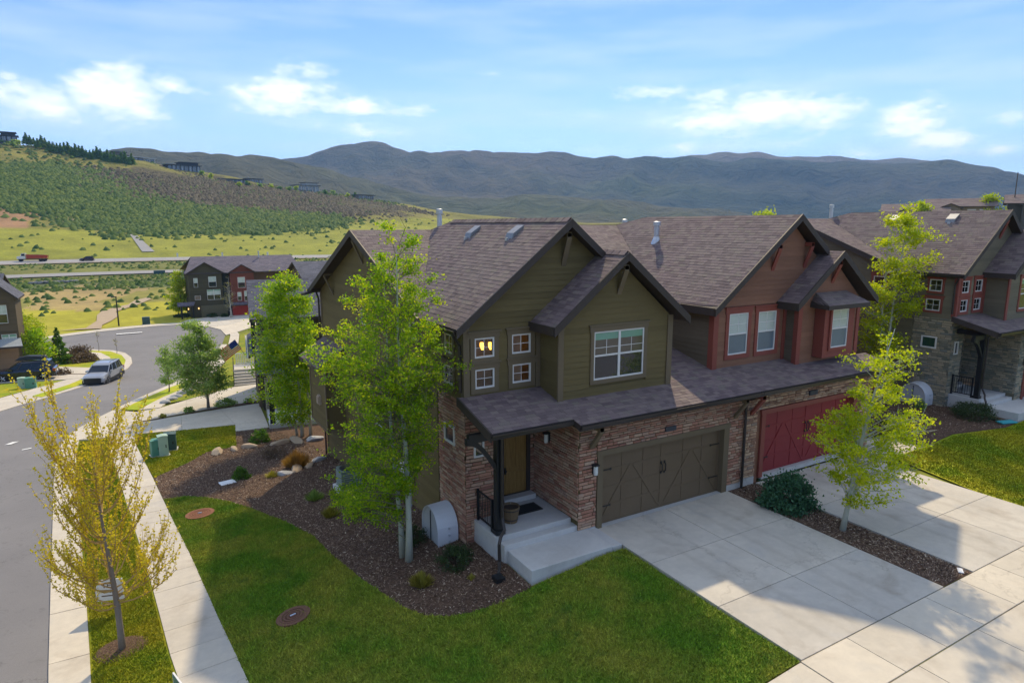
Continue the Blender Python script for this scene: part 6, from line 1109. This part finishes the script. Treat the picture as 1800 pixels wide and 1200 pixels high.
for a in ((-6.7,645,16,10,4.5,5,'low dark house on the hilltop at the far left',HW[1],HRF[0],True),(-.3,640,18,12,4,6,'stone and glass house at the right end of the evergreen row',HW[0],HRF[0],True),(.75,640,16,10,3.6,8,'long low house with dark roof right of the evergreen row',HW[1],HRF[1],False),(1.75,648,12,8,3.0,8,'pale roofed low house at the crest right of the stone house',HW[2],HRF[1],False),(4.2,632,26,14,5.5,12,'large dark modern house on the open crest',HW[1],HRF[0],True),(7.6,622,24,10,3,10,'flat dark house sunk into the slope among bushes',HW[1],HRF[0],False),(9.2,646,14,8,4,12,'small dark house behind yellow bushes on the crest',HW[0],HRF[0],False),(13.3,640,22,12,6,18,'white and dark modern house toward the right of the crest',HW[2],HRF[0],True),(17.9,642,18,10,4,20,'rightmost low grey house on the descending crest',HW[0],HRF[0],False)): hill_house(*a)
for i,(az,r_) in enumerate(((8.0,600),(8.6,612),(9.6,618),(10.4,625),(11.0,622),(11.8,628),(12.3,630),(14.6,636),(15.2,638),(16.4,640),(17.0,642),(-6.2,625),(-5.9,632),(.4,625),(5.4,625),(6.0,618))):
    shr='low round tree on the hill crest'
    t=make_tree('crest_tree',('yellow ' if i%3==0 else 'dark green ' if i%3==1 else 'pale green ')+'small tree on the crest, '+('first','second','third','fourth','fifth','sixth','seventh','eighth','ninth','tenth','eleventh','twelfth','thirteenth','fourteenth','fifteenth','sixteenth')[i]+' of the scattered ones',hill_pt(az,r_),[(0,0,0,4)],[(.8,0,1.6),(2.5,0,2.2),(4.5,0,.6)],10,260,.6,(LF_LIME,LF_DEEP,LF_PEAR)[i%3],BK_DARK,50+i,'trees scattered along the hill crest',clump=.6)
# houses and trees on the rise to the right, behind the taupe roof
def rise_house(x,y,w,d,zb,label,col,rot):
    h=empty('house_on_rise',(x,y,zb),R(rot),label,'house'); sm=siding_mat('rise_'+str(col),col); wl,pl=simple_gable(h,-w/2,w/2,-d/2,d/2,-6,3,'X',.38,.7,sm,M_SHING); roofing(h,pl,M_SHING,M_TRIM,0,expo=.4,wid=(.6,1.2)); W=Wall((0,-d/2,0),(0,-1,0))
    w2,pl2=simple_gable(h,-w*.3,0,-d/2-2,0,-6,2.6,'Y',.42,.5,sm,M_SHING,'gable_wall'); roofing(h,pl2,M_SHING,M_TRIM,0,expo=.4,wid=(.6,1.2),name='front_roof'); window(h,W,w*.12,w*.12+1.4,.6,2.0,M_WHITE,'plain'); window(h,W,w*.3,w*.3+1.2,.6,2.0,M_WHITE,'plain')
rise_house(155,76,13,9,8.9,'low roofed house seen over the taupe roof, left of the others on the rise',(.22,.19,.15),-62); rise_house(163,70,13,9,10.1,'tan roofed house in the middle of the rise over the taupe roof',(.28,.22,.17),-62); rise_house(176,58,14,10,10.8,'dark house on the rise at the upper right edge',(.10,.09,.08),-66)
for i,(u,x,y,zb,hh,rr) in enumerate(((0,164,64.5,8.0,9.0,4.2),(1,152,72.5,8,7.5,2.4),(2,118,90,2.5,11.5,5.2),(3,110,97,2,9.5,5.5),(4,103,106,1.5,8.5,5.0))):
    make_tree('shade_tree',('yellow green tree in front of the houses on the rise','small lime tree between the houses on the rise','rounded bright tree rising behind the ridge of the taupe townhouse','broad green tree left of the rounded one behind the taupe roof','low green tree farthest left behind the taupe roof')[i],(x,y,zb-1),[(0,0,0,hh*.8)],[(hh*.2,0,rr*.8),(hh*.5,0,rr),(hh*.8,0,rr*.7),(hh,0,.3)],60,3200,.26,LF_LIME,BK_GREY,70+i,clump=.7,trunk_r=.15)
MB().tube([(172,62.5,8),(172,62.5,21)],[.16,.1],6).build('utility_pole',BK_DARK); _p=bpy.data.objects['utility_pole']; tag(_p,'thin utility pole against the sky edge at the upper right','utility pole')
# ---------------------------------------------------------------- vehicles
M_TYRE=plain('tyre_rubber',(.015,.015,.016),.85); M_RIM=plain('alloy_rim',(.55,.56,.58),.3,.8); M_CARGLASS=plain('car_glass',(.018,.028,.045),.12,var=.1,spec=.35); M_LIGHT=glass_mat('headlight_glass',(.6,.62,.65),.08); M_TAIL=glass_mat('tail_light',(.35,.02,.02),.1)
def loft(mb,secs):
    n=len(secs[0]); o=[p for s in secs for p in s]; f=[]
    for i in range(len(secs)-1):
        for k in range(n): f.append((i*n+k,(i+1)*n+k,(i+1)*n+(k+1)%n,i*n+(k+1)%n))
    f+=[tuple(range(n)),tuple(reversed(range((len(secs)-1)*n,len(secs)*n)))]; return mb.add(o,f)
def car(name,label,loc,rz,paint,L_=4.7,W_=1.86,Hh=1.72,rows=None,roofbox=False,suv=True,cladding=None):
    t=empty(name,loc,rz,label,'car'); a=L_/2; w=W_/2
    def sec(x,z0,z1,k=1.0): return [(x,-w*k*.93,z0),(x,-w*k,z0+.18),(x,-w*k,z1-.25),(x,-w*k*.93,z1-.05),(x,-w*k*.6,z1),(x,w*k*.6,z1),(x,w*k*.93,z1-.05),(x,w*k,z1-.25),(x,w*k,z0+.18),(x,w*k*.93,z0)]
    b=MB(); loft(b,[sec(-a,.42,.92,.86),sec(-a+.12,.26,.98,.95),sec(-a+.5,.22,1.04),sec(-a*.25,.22,1.08),sec(a*.42,.22,1.08),sec(a-.85,.24,1.02,.99),sec(a-.25,.27,.93,.95),sec(a,.40,.82,.84)])
    body=b.build('body',paint,t,smooth=False,bevel=.03)
    def gs(x,zb,zt,kb,kt): return [(x,-w*kb,zb),(x,-w*kt,zt),(x,w*kt,zt),(x,w*kb,zb)]
    g=MB(); xs=-a+.18; loft(g,[[(xs,-w*.86,1.0),(xs+.30,-w*.74,Hh-.12),(xs+.30,w*.74,Hh-.12),(xs,w*.86,1.0)],[(-a*.3,-w*.94,1.05),(-a*.3,-w*.77,Hh-.06),(-a*.3,w*.77,Hh-.06),(-a*.3,w*.94,1.05)],[(a*.16,-w*.94,1.05),(a*.04,-w*.77,Hh-.07),(a*.04,w*.77,Hh-.07),(a*.16,w*.94,1.05)],[(a*.5,-w*.88,1.03),(a*.14,-w*.72,Hh-.14),(a*.14,w*.72,Hh-.14),(a*.5,w*.88,1.03)]]); g.build('windows',M_CARGLASS,t)
    r=MB(); loft(r,[[(xs+.16,-w*.73,Hh-.15),(xs+.2,-w*.7,Hh-.06),(xs+.2,w*.7,Hh-.06),(xs+.16,w*.73,Hh-.15)],[(-a*.3,-w*.8,Hh-.1),(-a*.3,-w*.72,Hh),(-a*.3,w*.72,Hh),(-a*.3,w*.8,Hh-.1)],[(a*.04,-w*.8,Hh-.12),(a*.04,-w*.72,Hh-.02),(a*.04,w*.72,Hh-.02),(a*.04,w*.8,Hh-.12)],[(a*.2,-w*.76,Hh-.2),(a*.16,-w*.68,Hh-.12),(a*.16,w*.68,Hh-.12),(a*.2,w*.76,Hh-.2)]]); r.build('roof_panel',paint,t)
    for sg in (-1,1):
        for x0,x1,dx in ((a*.12,a*.0,-.1),(-a*.28,-a*.30,0),(-a*.66,-a*.6,0)):
            p=MB(); beam(p,(x0+.06,sg*w*.955,1.05),(x1,sg*w*.79,Hh-.08),.05,.07); p.build('pillar',paint,t)
        p=MB(); beam(p,(a*.52,sg*w*.9,1.04),(a*.15,sg*w*.755,Hh-.1),.06,.07); p.build('pillar',paint,t)
        MB().box(a*.28,a*.42,sg*w*1.0-.02 if sg<0 else w*.98,sg*w*1.0+.02 if sg<0 else w*1.14,1.02,1.18).build('mirror',paint,t) if sg>0 else MB().box(a*.28,a*.42,-w*1.14,-w*.98,1.02,1.18).build('mirror',paint,t)
        MB().box(a-.42,a-.02,sg*w*.78-.14,sg*w*.78+.14,.70,.82).build('headlight',M_LIGHT,t); MB().box(-a-.01,-a+.18,sg*w*.8-.13,sg*w*.8+.13,.72,.98).build('tail_light',M_TAIL,t)
        rr=MB(); rr.tube([(-a*.6,sg*w*.66,Hh),(-a*.58,sg*w*.66,Hh+.06),(a*.0,sg*w*.66,Hh+.05),(a*.02,sg*w*.66,Hh-.02)],.018,5); rr.build('roof_rail',M_BLACK,t)
        for x in (a-.95,-a+.95):
            wh=MB(); cx=Vector((x,sg*(w-.11),.36)); n=18; 
            pr=[(.20,-.11),(.34,-.11),(.36,-.07),(.36,.07),(.34,.11),(.20,.11)]; v=[];f=[]
            for rad,y in pr: v+=[(cx.x+rad*math.cos(k*2*math.pi/n),cx.y+y,cx.z+rad*math.sin(k*2*math.pi/n)) for k in range(n)]
            for i in range(len(pr)-1):
                for k in range(n): f.append((i*n+k,i*n+(k+1)%n,(i+1)*n+(k+1)%n,(i+1)*n+k))
            wh.add(v,f); wheel=wh.build('wheel',M_TYRE,t,smooth=True); ri=MB()
            for k in range(5): q=k*2*math.pi/5; ri.tube([(cx.x,cx.y+sg*.1,cx.z),(cx.x+.24*math.cos(q),cx.y+sg*.1,cx.z+.24*math.sin(q))],[.05,.035],5)
            ri.build('rim',M_RIM,wheel)
            ar=MB(); 
            for k in range(9):
                q0,q1=k*math.pi/9,(k+1)*math.pi/9; ar.add([(x+.40*math.cos(q0),sg*(w+.012),.36+.40*math.sin(q0)),(x+.47*math.cos(q0),sg*(w+.012),.36+.47*math.sin(q0)),(x+.47*math.cos(q1),sg*(w+.012),.36+.47*math.sin(q1)),(x+.40*math.cos(q1),sg*(w+.012),.36+.40*math.sin(q1))],[(0,1,2,3)])
            ar.build('wheel_arch',M_BLACK,t)
    if suv:
        for sg in (-1,1): MB().box(-a+.3,a-.3,sg*w-.03 if sg<0 else w-.02,sg*w+.02 if sg<0 else w+.03,.22,.52).build('side_cladding',M_BLACK,t)
    MB().box(a-.08,a+.025,-w*.72,w*.72,.40,.78).build('grille',M_BLACK,t); MB().box(a-.2,a+.03,-w*.86,w*.86,.25,.40).build('bumper',M_BLACK,t); MB().box(-a-.02,-a+.2,-w*.88,w*.88,.3,.5).build('rear_bumper',M_BLACK if suv else paint,t); MB().box(-a-.025,-a+.01,-.26,.26,.62,.76).build('number_plate',M_WHITE,t)
    if roofbox:
        rb=MB(); loft(rb,[[(-a*.75,-.36,Hh+.08),(-a*.7,-.3,Hh+.34),(-a*.7,.3,Hh+.34),(-a*.75,.36,Hh+.08)],[(-.4,-.42,Hh+.08),(-.4,-.36,Hh+.46),(-.4,.36,Hh+.46),(-.4,.42,Hh+.08)],[(a*.25,-.38,Hh+.08),(a*.1,-.3,Hh+.36),(a*.1,.3,Hh+.36),(a*.25,.38,Hh+.08)]]); rb.build('roof_box',M_BLACK,t,bevel=.04)
    return t
def paint(name,c,rough=.25,metal=.3):
    if name in MATS: return MATS[name]
    m,N,L,b=nodemat(name); b.inputs['Base Color'].default_value=(*c,1); b.inputs['Roughness'].default_value=rough; b.inputs['Metallic'].default_value=metal; b.inputs['Coat Weight'].default_value=.8; b.inputs['Coat Roughness'].default_value=.05
    n=texn(N,L,5,4,.6,'Object'); L.new(mixc(N,L,n.outputs[0],tuple(k*.9 for k in c),tuple(min(1,k*1.1) for k in c)),b.inputs['Base Color']); MATS[name]=m; return m
P_SIL=paint('silver_paint',(.34,.35,.37),.3,.15); P_NAVY=paint('midnight_blue_paint',(.012,.016,.035)); P_MAR=paint('maroon_paint',(.06,.015,.025))
def fwd_rot(fx,fy): return math.atan2(fy,fx)
car('silver_suv','silver grey SUV with black grille facing the viewer by the curved kerb',ground_pt(-13.75,53.9,.03),fwd_rot(-.33,-.94),P_SIL)
car('dark_estate_car','dark blue estate car with black roof box parked on the left driveway',ground_pt(-20.0,58.6,.08),fwd_rot(-1,.08),P_NAVY,4.9,1.9,1.72,roofbox=True,suv=False)
_hz=hill_pt(-2.75,292); car('highway_suv','small dark maroon SUV on the highway',(_hz[0],_hz[1],_hz[2]+.36),fwd_rot(-1,.05),P_MAR)
def dump_truck():
    p=hill_pt(-5.95,296); t=empty('dump_truck',(p[0],p[1],p[2]+.36),fwd_rot(-1,.1),'truck with white cab and red tipper body on the highway','truck'); wp=paint('truck_white',(.75,.75,.74)); rp=paint('truck_red',(.42,.03,.02))
    MB().box(-4.6,4.4,-.5,.5,.7,1.0).build('chassis',M_BLACK,t); b=MB(); b.prism([(2.0,-1.15,1.0),(4.6,-1.1,1.0),(4.6,-1.1,1.9),(3.5,-1.1,2.05),(3.2,-1.1,3.0),(2.0,-1.15,3.05)],(0,2.25,0)); b.build('cab',wp,t,bevel=.06)
    MB().box(2.15,3.15,-1.17,1.17,2.1,2.85).build('cab_window',M_CARGLASS,t)
    b=MB(); b.prism([(-4.6,-1.25,1.15),(1.7,-1.25,1.1),(1.8,-1.25,2.6),(-4.8,-1.25,2.3)],(0,2.5,0)); body=b.build('tipper_body',rp,t)
    for k in range(6): MB().box(-4.2+k*1.1,-4.08+k*1.1,-1.32,1.32,1.1,2.35).build('rib',rp,body)
    for x in (3.6,-2.4,-3.6):
        for y in (-1.0,1.0):
            c=MB(); n=14; v=[(x+.5*math.cos(k*2*math.pi/n),y+s*.18,.5+.5*math.sin(k*2*math.pi/n)) for s in (-1,1) for k in range(n)]; c.add(v,[(k,(k+1)%n,n+(k+1)%n,n+k) for k in range(n)]+[tuple(range(n)),tuple(range(2*n-1,n-1,-1))]); c.build('wheel',M_TYRE,t)
dump_truck()
# ---------------------------------------------------------------- small things in the yards
def rock(label,x,y,sx,sy,sz,seed,mat,group=None):
    bm=bmesh.new(); bmesh.ops.create_icosphere(bm,subdivisions=2,radius=1); r=random.Random(seed)
    pl_=[(Vector((r.gauss(0,1),r.gauss(0,1),r.gauss(0,.7))).normalized(),r.uniform(.55,.85)) for _ in range(9)]
    for v in bm.verts:
        for n,d in pl_:
            e=v.co.dot(n)-d
            if e>0: v.co-=n*e
        v.co=Vector((v.co.x*sx,v.co.y*sy,v.co.z*sz))
    me=bpy.data.meshes.new('boulder'); bm.to_mesh(me); bm.free(); me.materials.append(mat); o=bpy.data.objects.new('boulder',me); COL.objects.link(o); o.location=ground_pt(x,y,sz*.45); o.rotation_euler=(0,0,r.uniform(0,3)); tag(o,label,'boulder',group)
M_RK=plain('tan_sandstone',(.42,.32,.22),.9,var=.3,scale=3,bmp=.5,bscale=14); M_RK3=plain('dull_grey_rock',(.20,.20,.19),.9,var=.3); M_RK2=plain('grey_rock',(.40,.40,.40),.9,var=.3,scale=3,bmp=.5,bscale=14)
for i,(x,y,s,m_) in enumerate(((-7.85,20.4,.55,M_RK),(-7.1,20.55,.4,M_RK),(-6.35,20.5,.5,M_RK),(-4.85,20.3,.55,M_RK),(-4.1,20.2,.6,M_RK),(-3.2,19.85,.6,M_RK2),(-5.85,14.4,.42,M_RK2),(-5.25,14.75,.5,M_RK),(-4.65,15.1,.5,M_RK),(-4.1,15.6,.45,M_RK2))):
    rock(('long tan boulder at the left end of the upper row','flat tan boulder second in the upper row','tan boulder third in the upper row','tan boulder before the dark house, fourth in the upper row','largest tan boulder fifth in the upper row','pale grey boulder ending the upper row by the aspens','pale rock beside the yellow grass tuft','tan rock edging the shaded bark slope','brown rock beside the rusty grass','grey rock at the house corner below the bay')[i],x,y,s*1.1,s*.55,s*.34,i,m_)
for i,(x,y) in enumerate(((-9.5,36.4),(-9.15,37.5),(-8.75,38.6),(-8.3,39.7),(-7.8,40.9),(-7.3,41.8))): rock(('first','second','third','fourth','fifth','sixth')[i]+' stone from the drive in the row edging the far lawn',x,y,.45,.4,.22,20+i,M_RK2)
for i in range(11): 
    p=hill_pt(-6.2+i*.26,226); rock(ORD[i]+' boulder from the left in the row below the frontage road',p[0],p[1],1.0,.8,.55,40+i,M_RK3,'boulders below the frontage road')
def cabinet(label,x,y,w,d,hh,mat,rz=0,pad=None):
    t=empty('utility_cabinet',ground_pt(x,y,.03),rz,label,'utility box'); MB().box(-w/2,w/2,-d/2,d/2,0,hh*.93).build('body',mat,t,bevel=.02); b=MB(); b.prism([(-w/2-.02,-d/2-.02,hh*.93),(w/2+.02,-d/2-.02,hh*.93),(w/2+.02,-d/2-.02,hh*.97),(0,-d/2-.02,hh),(-w/2-.02,-d/2-.02,hh*.97)],(0,d+.04,0)); b.build('lid',mat,t); MB().box(-w/2-.06,w/2+.06,-d/2-.06,d/2+.06,-.08,.04).build('plinth',pad or M_CONCF,t); MB().box(w*.2,w*.3,-d/2-.012,-d/2,hh*.4,hh*.55).build('latch',M_BLACK,t)
UG=plain('utility_green',(.10,.28,.20),.6); UP=plain('utility_pale_green',(.36,.50,.40),.6); UD=plain('utility_dark_green',(.04,.09,.09),.6)
cabinet('sea green utility box, left of three on the side lawn',-10.55,21.6,.38,.4,.85,UG,.2); cabinet('pale green utility pedestal, middle of three on the side lawn',-10.2,21.5,.42,.4,1.05,UP,.1); cabinet('dark green utility box, right of three on the side lawn',-9.85,22.4,.55,.5,.9,UD,-.1)
cabinet('pale utility box left of the pair on the lawn by the dark estate car',-19.6,53.0,.5,.5,.95,UP); cabinet('green utility box right of the pair on the lawn by the dark estate car',-18.95,52.7,.75,.6,.95,UG); cabinet('small green cabinet beside the frontage road',*hill_pt(1.85,236.5)[:2],3.2,1.6,1.3,UD); cabinet('dark bin with pale lid at the far kerb of the turning circle',-9.4,111.4,1.15,.9,1.25,UD)
def disc(name,label,x,y,r_,mat,cat):
    t=empty(name,ground_pt(x,y,.035),0,label,cat); n=(H(np.array([x+.3,x-.3]),np.array([y,y]))); m_=(H(np.array([x,x]),np.array([y+.3,y-.3]))); t.rotation_euler=(math.atan((m_[0]-m_[1])/.6),-math.atan((n[0]-n[1])/.6),0)
    MB().lathe([(r_,0),(r_,.04),(r_-.05,.045)],(0,0,0),28).build('rim',mat,t)
    for k in range(4): q=r_-.09-k*.085; MB().lathe([(q,.03),(q,.052),(q-.05,.054),(q-.05,.045)],(0,0,0),24).build('ring',mat,t)
    MB().box(-.07,.07,-.02,.02,.04,.07).build('lift_handle',M_GALV,t)
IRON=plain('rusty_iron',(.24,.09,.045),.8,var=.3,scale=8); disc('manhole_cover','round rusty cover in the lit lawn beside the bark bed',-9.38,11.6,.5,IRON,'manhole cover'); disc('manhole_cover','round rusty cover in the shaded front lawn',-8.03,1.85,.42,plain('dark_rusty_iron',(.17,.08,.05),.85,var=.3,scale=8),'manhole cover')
def flat_box(name,label,cat,x,y,w,d,hh,mat,rz=0): 
    t=empty(name,ground_pt(x,y,.04),rz,label,cat); MB().box(-w/2,w/2,-d/2,d/2,0,hh).build('sheet',mat,t,bevel=.008); MB().box(-w*.3,w*.3,-d*.3,d*.3,hh,hh+.006).build('face',mat,t)
flat_box('paper_sheet','white rectangular sheet lying on the lit bark bed','sheet',-8.06,14.85,.62,.45,.03,plain('white_sheet',(.8,.8,.8),.6),.15); flat_box('paper_scrap','small white scrap at the end of the mulch strip by the pavement','scrap',6.5,-6.45,.24,.12,.03,MATS['white_sheet'],.6); flat_box('turquoise_cover','turquoise plastic cover lying at the edge of the right lawn','cover',20.9,-1.35,.8,.35,.05,plain('turquoise_plastic',(.04,.36,.42),.5),-.3)
def well_cover(label,x,y,z):
    t=empty('window_well_cover',(x,y,z),0,label,'window well cover'); wm=plain('white_polycarbonate',(.62,.64,.68),.4,var=.06); n=14; r_=.62
    arc=[(-.62,-.1)]+[(-r_*math.cos(k*math.pi/n),.42+r_*math.sin(k*math.pi/n)) for k in range(n+1)]+[(.62,-.1)]
    b=MB(); m_=len(arc); b.add([(0,y_,z_) for y_,z_ in arc]+[(-.62,y_*.94,z_*.97) for y_,z_ in arc]+[(0,y_*.95,z_*.955) for y_,z_ in arc]+[(-.6,y_*.89,z_*.925) for y_,z_ in arc],[(k,k+1,m_+k+1,m_+k) for k in range(m_-1)]+[(2*m_+k+1,2*m_+k,3*m_+k,3*m_+k+1) for k in range(m_-1)]+[(m_+k,m_+k+1,3*m_+k+1,3*m_+k) for k in range(m_-1)]); b.build('hood',wm,t,smooth=False)
    f=MB(); f.prism([(-.58,y_*.92,z_*.94) for y_,z_ in arc],(.02,0,0)); f.build('face_panel',plain('milky_polycarbonate',(.50,.53,.57),.35,var=.08),t); MB().box(-.605,-.585,-.02,.0,.0,.9).build('seam',M_BLACK,t)
    for k in range(3): MB().box(-.3,-.26,-.66,-.6,.1+k*.2,.14+k*.2).build('rivet',M_GALV,t)
well_cover('white rounded window well cover against the olive house stone wall',-3.36,2.62,-.42); well_cover('white rounded window well cover against the taupe townhouse wall',20.92,2.3,.30)
def planter():
    t=empty('barrel_planter',(-2.22,.98,.40),0,'brown half barrel planter on the olive house porch','planter'); wd=plain('weathered_barrel',(.16,.11,.06),.85,var=.3,scale=6)
    for k in range(18):
        a=k*2*math.pi/18; b=(k+.94)*2*math.pi/18; P=[]
        for z,r_ in ((0,.19),(.46,.26)):
            P+=[(math.cos(a)*r_,math.sin(a)*r_,z),(math.cos(b)*r_,math.sin(b)*r_,z),(math.cos(b)*(r_-.025),math.sin(b)*(r_-.025),z),(math.cos(a)*(r_-.025),math.sin(a)*(r_-.025),z)]
        MB().add(P,[(3,2,1,0),(4,5,6,7),(0,1,5,4),(1,2,6,5),(2,3,7,6),(3,0,4,7)]).build('stave',wd,t)
    for z,r_ in ((.08,.208),(.36,.25)): MB().lathe([(r_,z),(r_+.006,z+.04)],(0,0,0),24).build('hoop',M_TRIM,t)
    MB().lathe([(.22,.36),(.1,.38)],(0,0,0),18).build('soil',M_BED,t)
planter()
t=empty('door_mat',(-1.42,1.45,.402),0,'black door mat before the oak front door','door mat'); MB().box(-.42,.42,-.27,.27,0,.018).build('pad',M_BLACK,t); MB().box(-.36,.36,-.21,.21,.018,.022).build('ribbing',plain('coir_black',(.02,.022,.026),.95,bmp=.6,bscale=120),t)
def condenser():
    t=empty('air_conditioner',ground_pt(-4.25,9.9,.05),0,'green grey air conditioner on a white pad beside the olive side wall','air conditioner'); MB().box(-.5,.5,-.5,.5,-.1,.08).build('pad',M_WHITE,t); MB().box(-.38,.38,-.38,.38,.08,.8).build('casing',plain('condenser_green',(.16,.21,.18),.6),t)
    for k in range(7): MB().box(-.395,.395,-.395,.395,.16+k*.085,.185+k*.085).build('louvre',plain('condenser_light',(.3,.35,.32),.6),t)
    MB().lathe([(.34,.8),(.34,.83),(.28,.84)],(0,0,0),18).build('fan_guard',M_BLACK,t)
condenser()
def meters():
    for i,(y,z,w_,hh) in enumerate(((6.1,.35,.28,.42),(5.5,.2,.2,.3),(6.7,.0,.3,.5))):
        t=empty('utility_meter',(-3.34,y,z),0,('white electric meter box on the olive side wall','small grey gas meter on the olive side wall','white cable box low on the olive side wall')[i],'meter'); MB().box(-.14,0,-w_/2,w_/2,0,hh).build('box',M_WHITE if i!=1 else M_GALV,t,bevel=.01); MB().tube([(-.07,0,0),(-.07,0,-.9)],.025,6).build('conduit',M_GALV,t)
meters()
def patio_chair():
    t=empty('patio_chair',(24.28-1.95,-.39+1.25,.94),R(205),'tan patio chair on the taupe townhouse porch','chair'); c=plain('tan_chair_fabric',(.36,.24,.15),.8); MB().box(-.28,.28,-.27,.27,.40,.46).build('seat',c,t); b=MB(); b.prism([(-.28,.22,.44),(.28,.22,.44),(.28,.38,1.0),(-.28,.38,1.0)],(0,.04,0)); b.build('backrest',c,t)
    for x in (-.27,.27):
        for y in (-.25,.27): MB().tube([(x,y,.42),(x*1.1,y*1.15,0)],.016,6).build('leg',M_TRIM,t)
        MB().box(x-.03,x+.03,-.28,.3,.62,.65).build('armrest',c,t)
patio_chair()
def chair_pot():
    t=empty('brick_red_box',(24.28-.2,-.39-.7,.66),0,'small brick red box on the right house step','box'); MB().box(-.14,.14,-.14,.14,0,.36).build('body',RT,t,bevel=.01); MB().box(-.16,.16,-.16,.16,.36,.4).build('lid',RT,t)
chair_pot()
def text_mesh(name,s,size,mat,parent,loc,rot):
    c=bpy.data.curves.new(name,'FONT'); c.body=s; c.size=size; c.extrude=.002; c.align_x='CENTER'; tmp=bpy.data.objects.new(name,c); COL.objects.link(tmp); dg=bpy.context.evaluated_depsgraph_get(); me=bpy.data.meshes.new_from_object(tmp.evaluated_get(dg)); bpy.data.objects.remove(tmp); me.materials.clear(); me.materials.append(mat); o=bpy.data.objects.new(name,me); COL.objects.link(o); o.parent=parent; o.location=loc; o.rotation_euler=rot; return o
def yard_sign():
    t=empty('yard_sign',ground_pt(-12.05,5.5,.02),R(-18),'white yard sign with brown letters behind the budding street tree','sign'); MB().box(-.34,.34,-.012,.012,.35,.95).build('board',M_WHITE,t)
    for x in (-.22,.22): MB().tube([(x,0,-.05),(x,0,.4)],.008,5).build('stake',M_GALV,t)
    ink=plain('sign_ink',(.10,.05,.03),.7)
    text_mesh('lettering','THR',.2,ink,t,(.02,-.016,.72),(R(90),0,0)); text_mesh('lettering','OO',.13,ink,t,(-.02,-.016,.57),(R(90),0,0)); MB().box(-.2,.2,-.015,-.012,.47,.5).build('print_line',ink,t)
yard_sign()
def street_sign():
    t=empty('street_sign',ground_pt(-10.66,-2.72,.02),0,'green street name sign at the bottom edge beside the pavement','sign'); MB().tube([(0,0,-.1),(0,0,2.16)],.03,8).build('post',M_GALV,t); gm=plain('sign_green',(.01,.16,.09),.4)
    for rz,z,off in ((R(15),1.72,.0),(R(-75),1.96,0)):
        b=MB(); b.box(-.42,.42,-.012,.012,z,z+.2); o=b.build('blade',gm,t); o.rotation_euler=(0,0,rz); e=MB(); 
        for q in ((-.43,.43,-.014,.014,z-.012,z),(-.43,.43,-.014,.014,z+.2,z+.212),(-.432,-.42,-.014,.014,z,z+.2),(.42,.432,-.014,.014,z,z+.2)): m2=MB().box(*q).build('border',M_WHITE,o)
street_sign()
t=empty('street_lamp',ground_pt(-13.4,111.6),0,'dark lamp post beside the dirt path at the turning circle','street lamp'); MB().tube([(0,0,-.2),(0,0,4.9)],[.12,.08],8).build('post',M_BLACK,t); MB().box(-.7,.1,-.12,.12,4.75,4.9).build('lamp_head',M_BLACK,t)
for i,az in enumerate((3.2,6.4,9.8)): p=hill_pt(az,303); t=empty('marker_post',p,0,('left','middle','right')[i]+' roadside marker post along the highway edge','post'); MB().box(-.3,.3,-.3,.3,0,1.4).build('body',M_WHITE,t); MB().box(-.35,.35,-.35,.35,1.4,1.6).build('cap',M_GALV,t)
# the lit lamps in the front room of the olive house
t=empty('chandelier',(-2.25,2.3,5.72),0,'glowing amber chandelier inside the upper left small window','chandelier'); MB().tube([(0,0,0),(0,0,-.62)],.012,6).build('stem',M_TRIM,t); amb=plain('lit_amber_shade',(.9,.55,.2),.4,emit=((1.0,.45,.06),3.5))
for k in range(4):
    a=k*math.pi/2+.4; x,y=.17*math.cos(a),.17*math.sin(a); MB().tube([(0,0,-.62),(x*.6,y*.6,-.67),(x,y,-.62)],.008,5).build('arm',M_TRIM,t); MB().lathe([(.04,-.62),(.055,-.56),(.05,-.46)],(x,y,0),10).build('lamp_shade',amb,t)
# ---------------------------------------------------------------- the air between here and the far hills
m=bpy.data.materials.new('haze_air'); m.use_nodes=True; nt=m.node_tree; nt.nodes.clear(); out=nt.nodes.new('ShaderNodeOutputMaterial'); pv=nt.nodes.new('ShaderNodeVolumePrincipled'); pv.inputs['Color'].default_value=(.30,.58,1.0,1); pv.inputs['Density'].default_value=.00016; pv.inputs['Anisotropy'].default_value=.0; nt.links.new(pv.outputs[0],out.inputs['Volume'])
hz=MB().box(-6000,6000,-800,6000,-40,520).build('haze',m); tag(hz,kind='stuff')
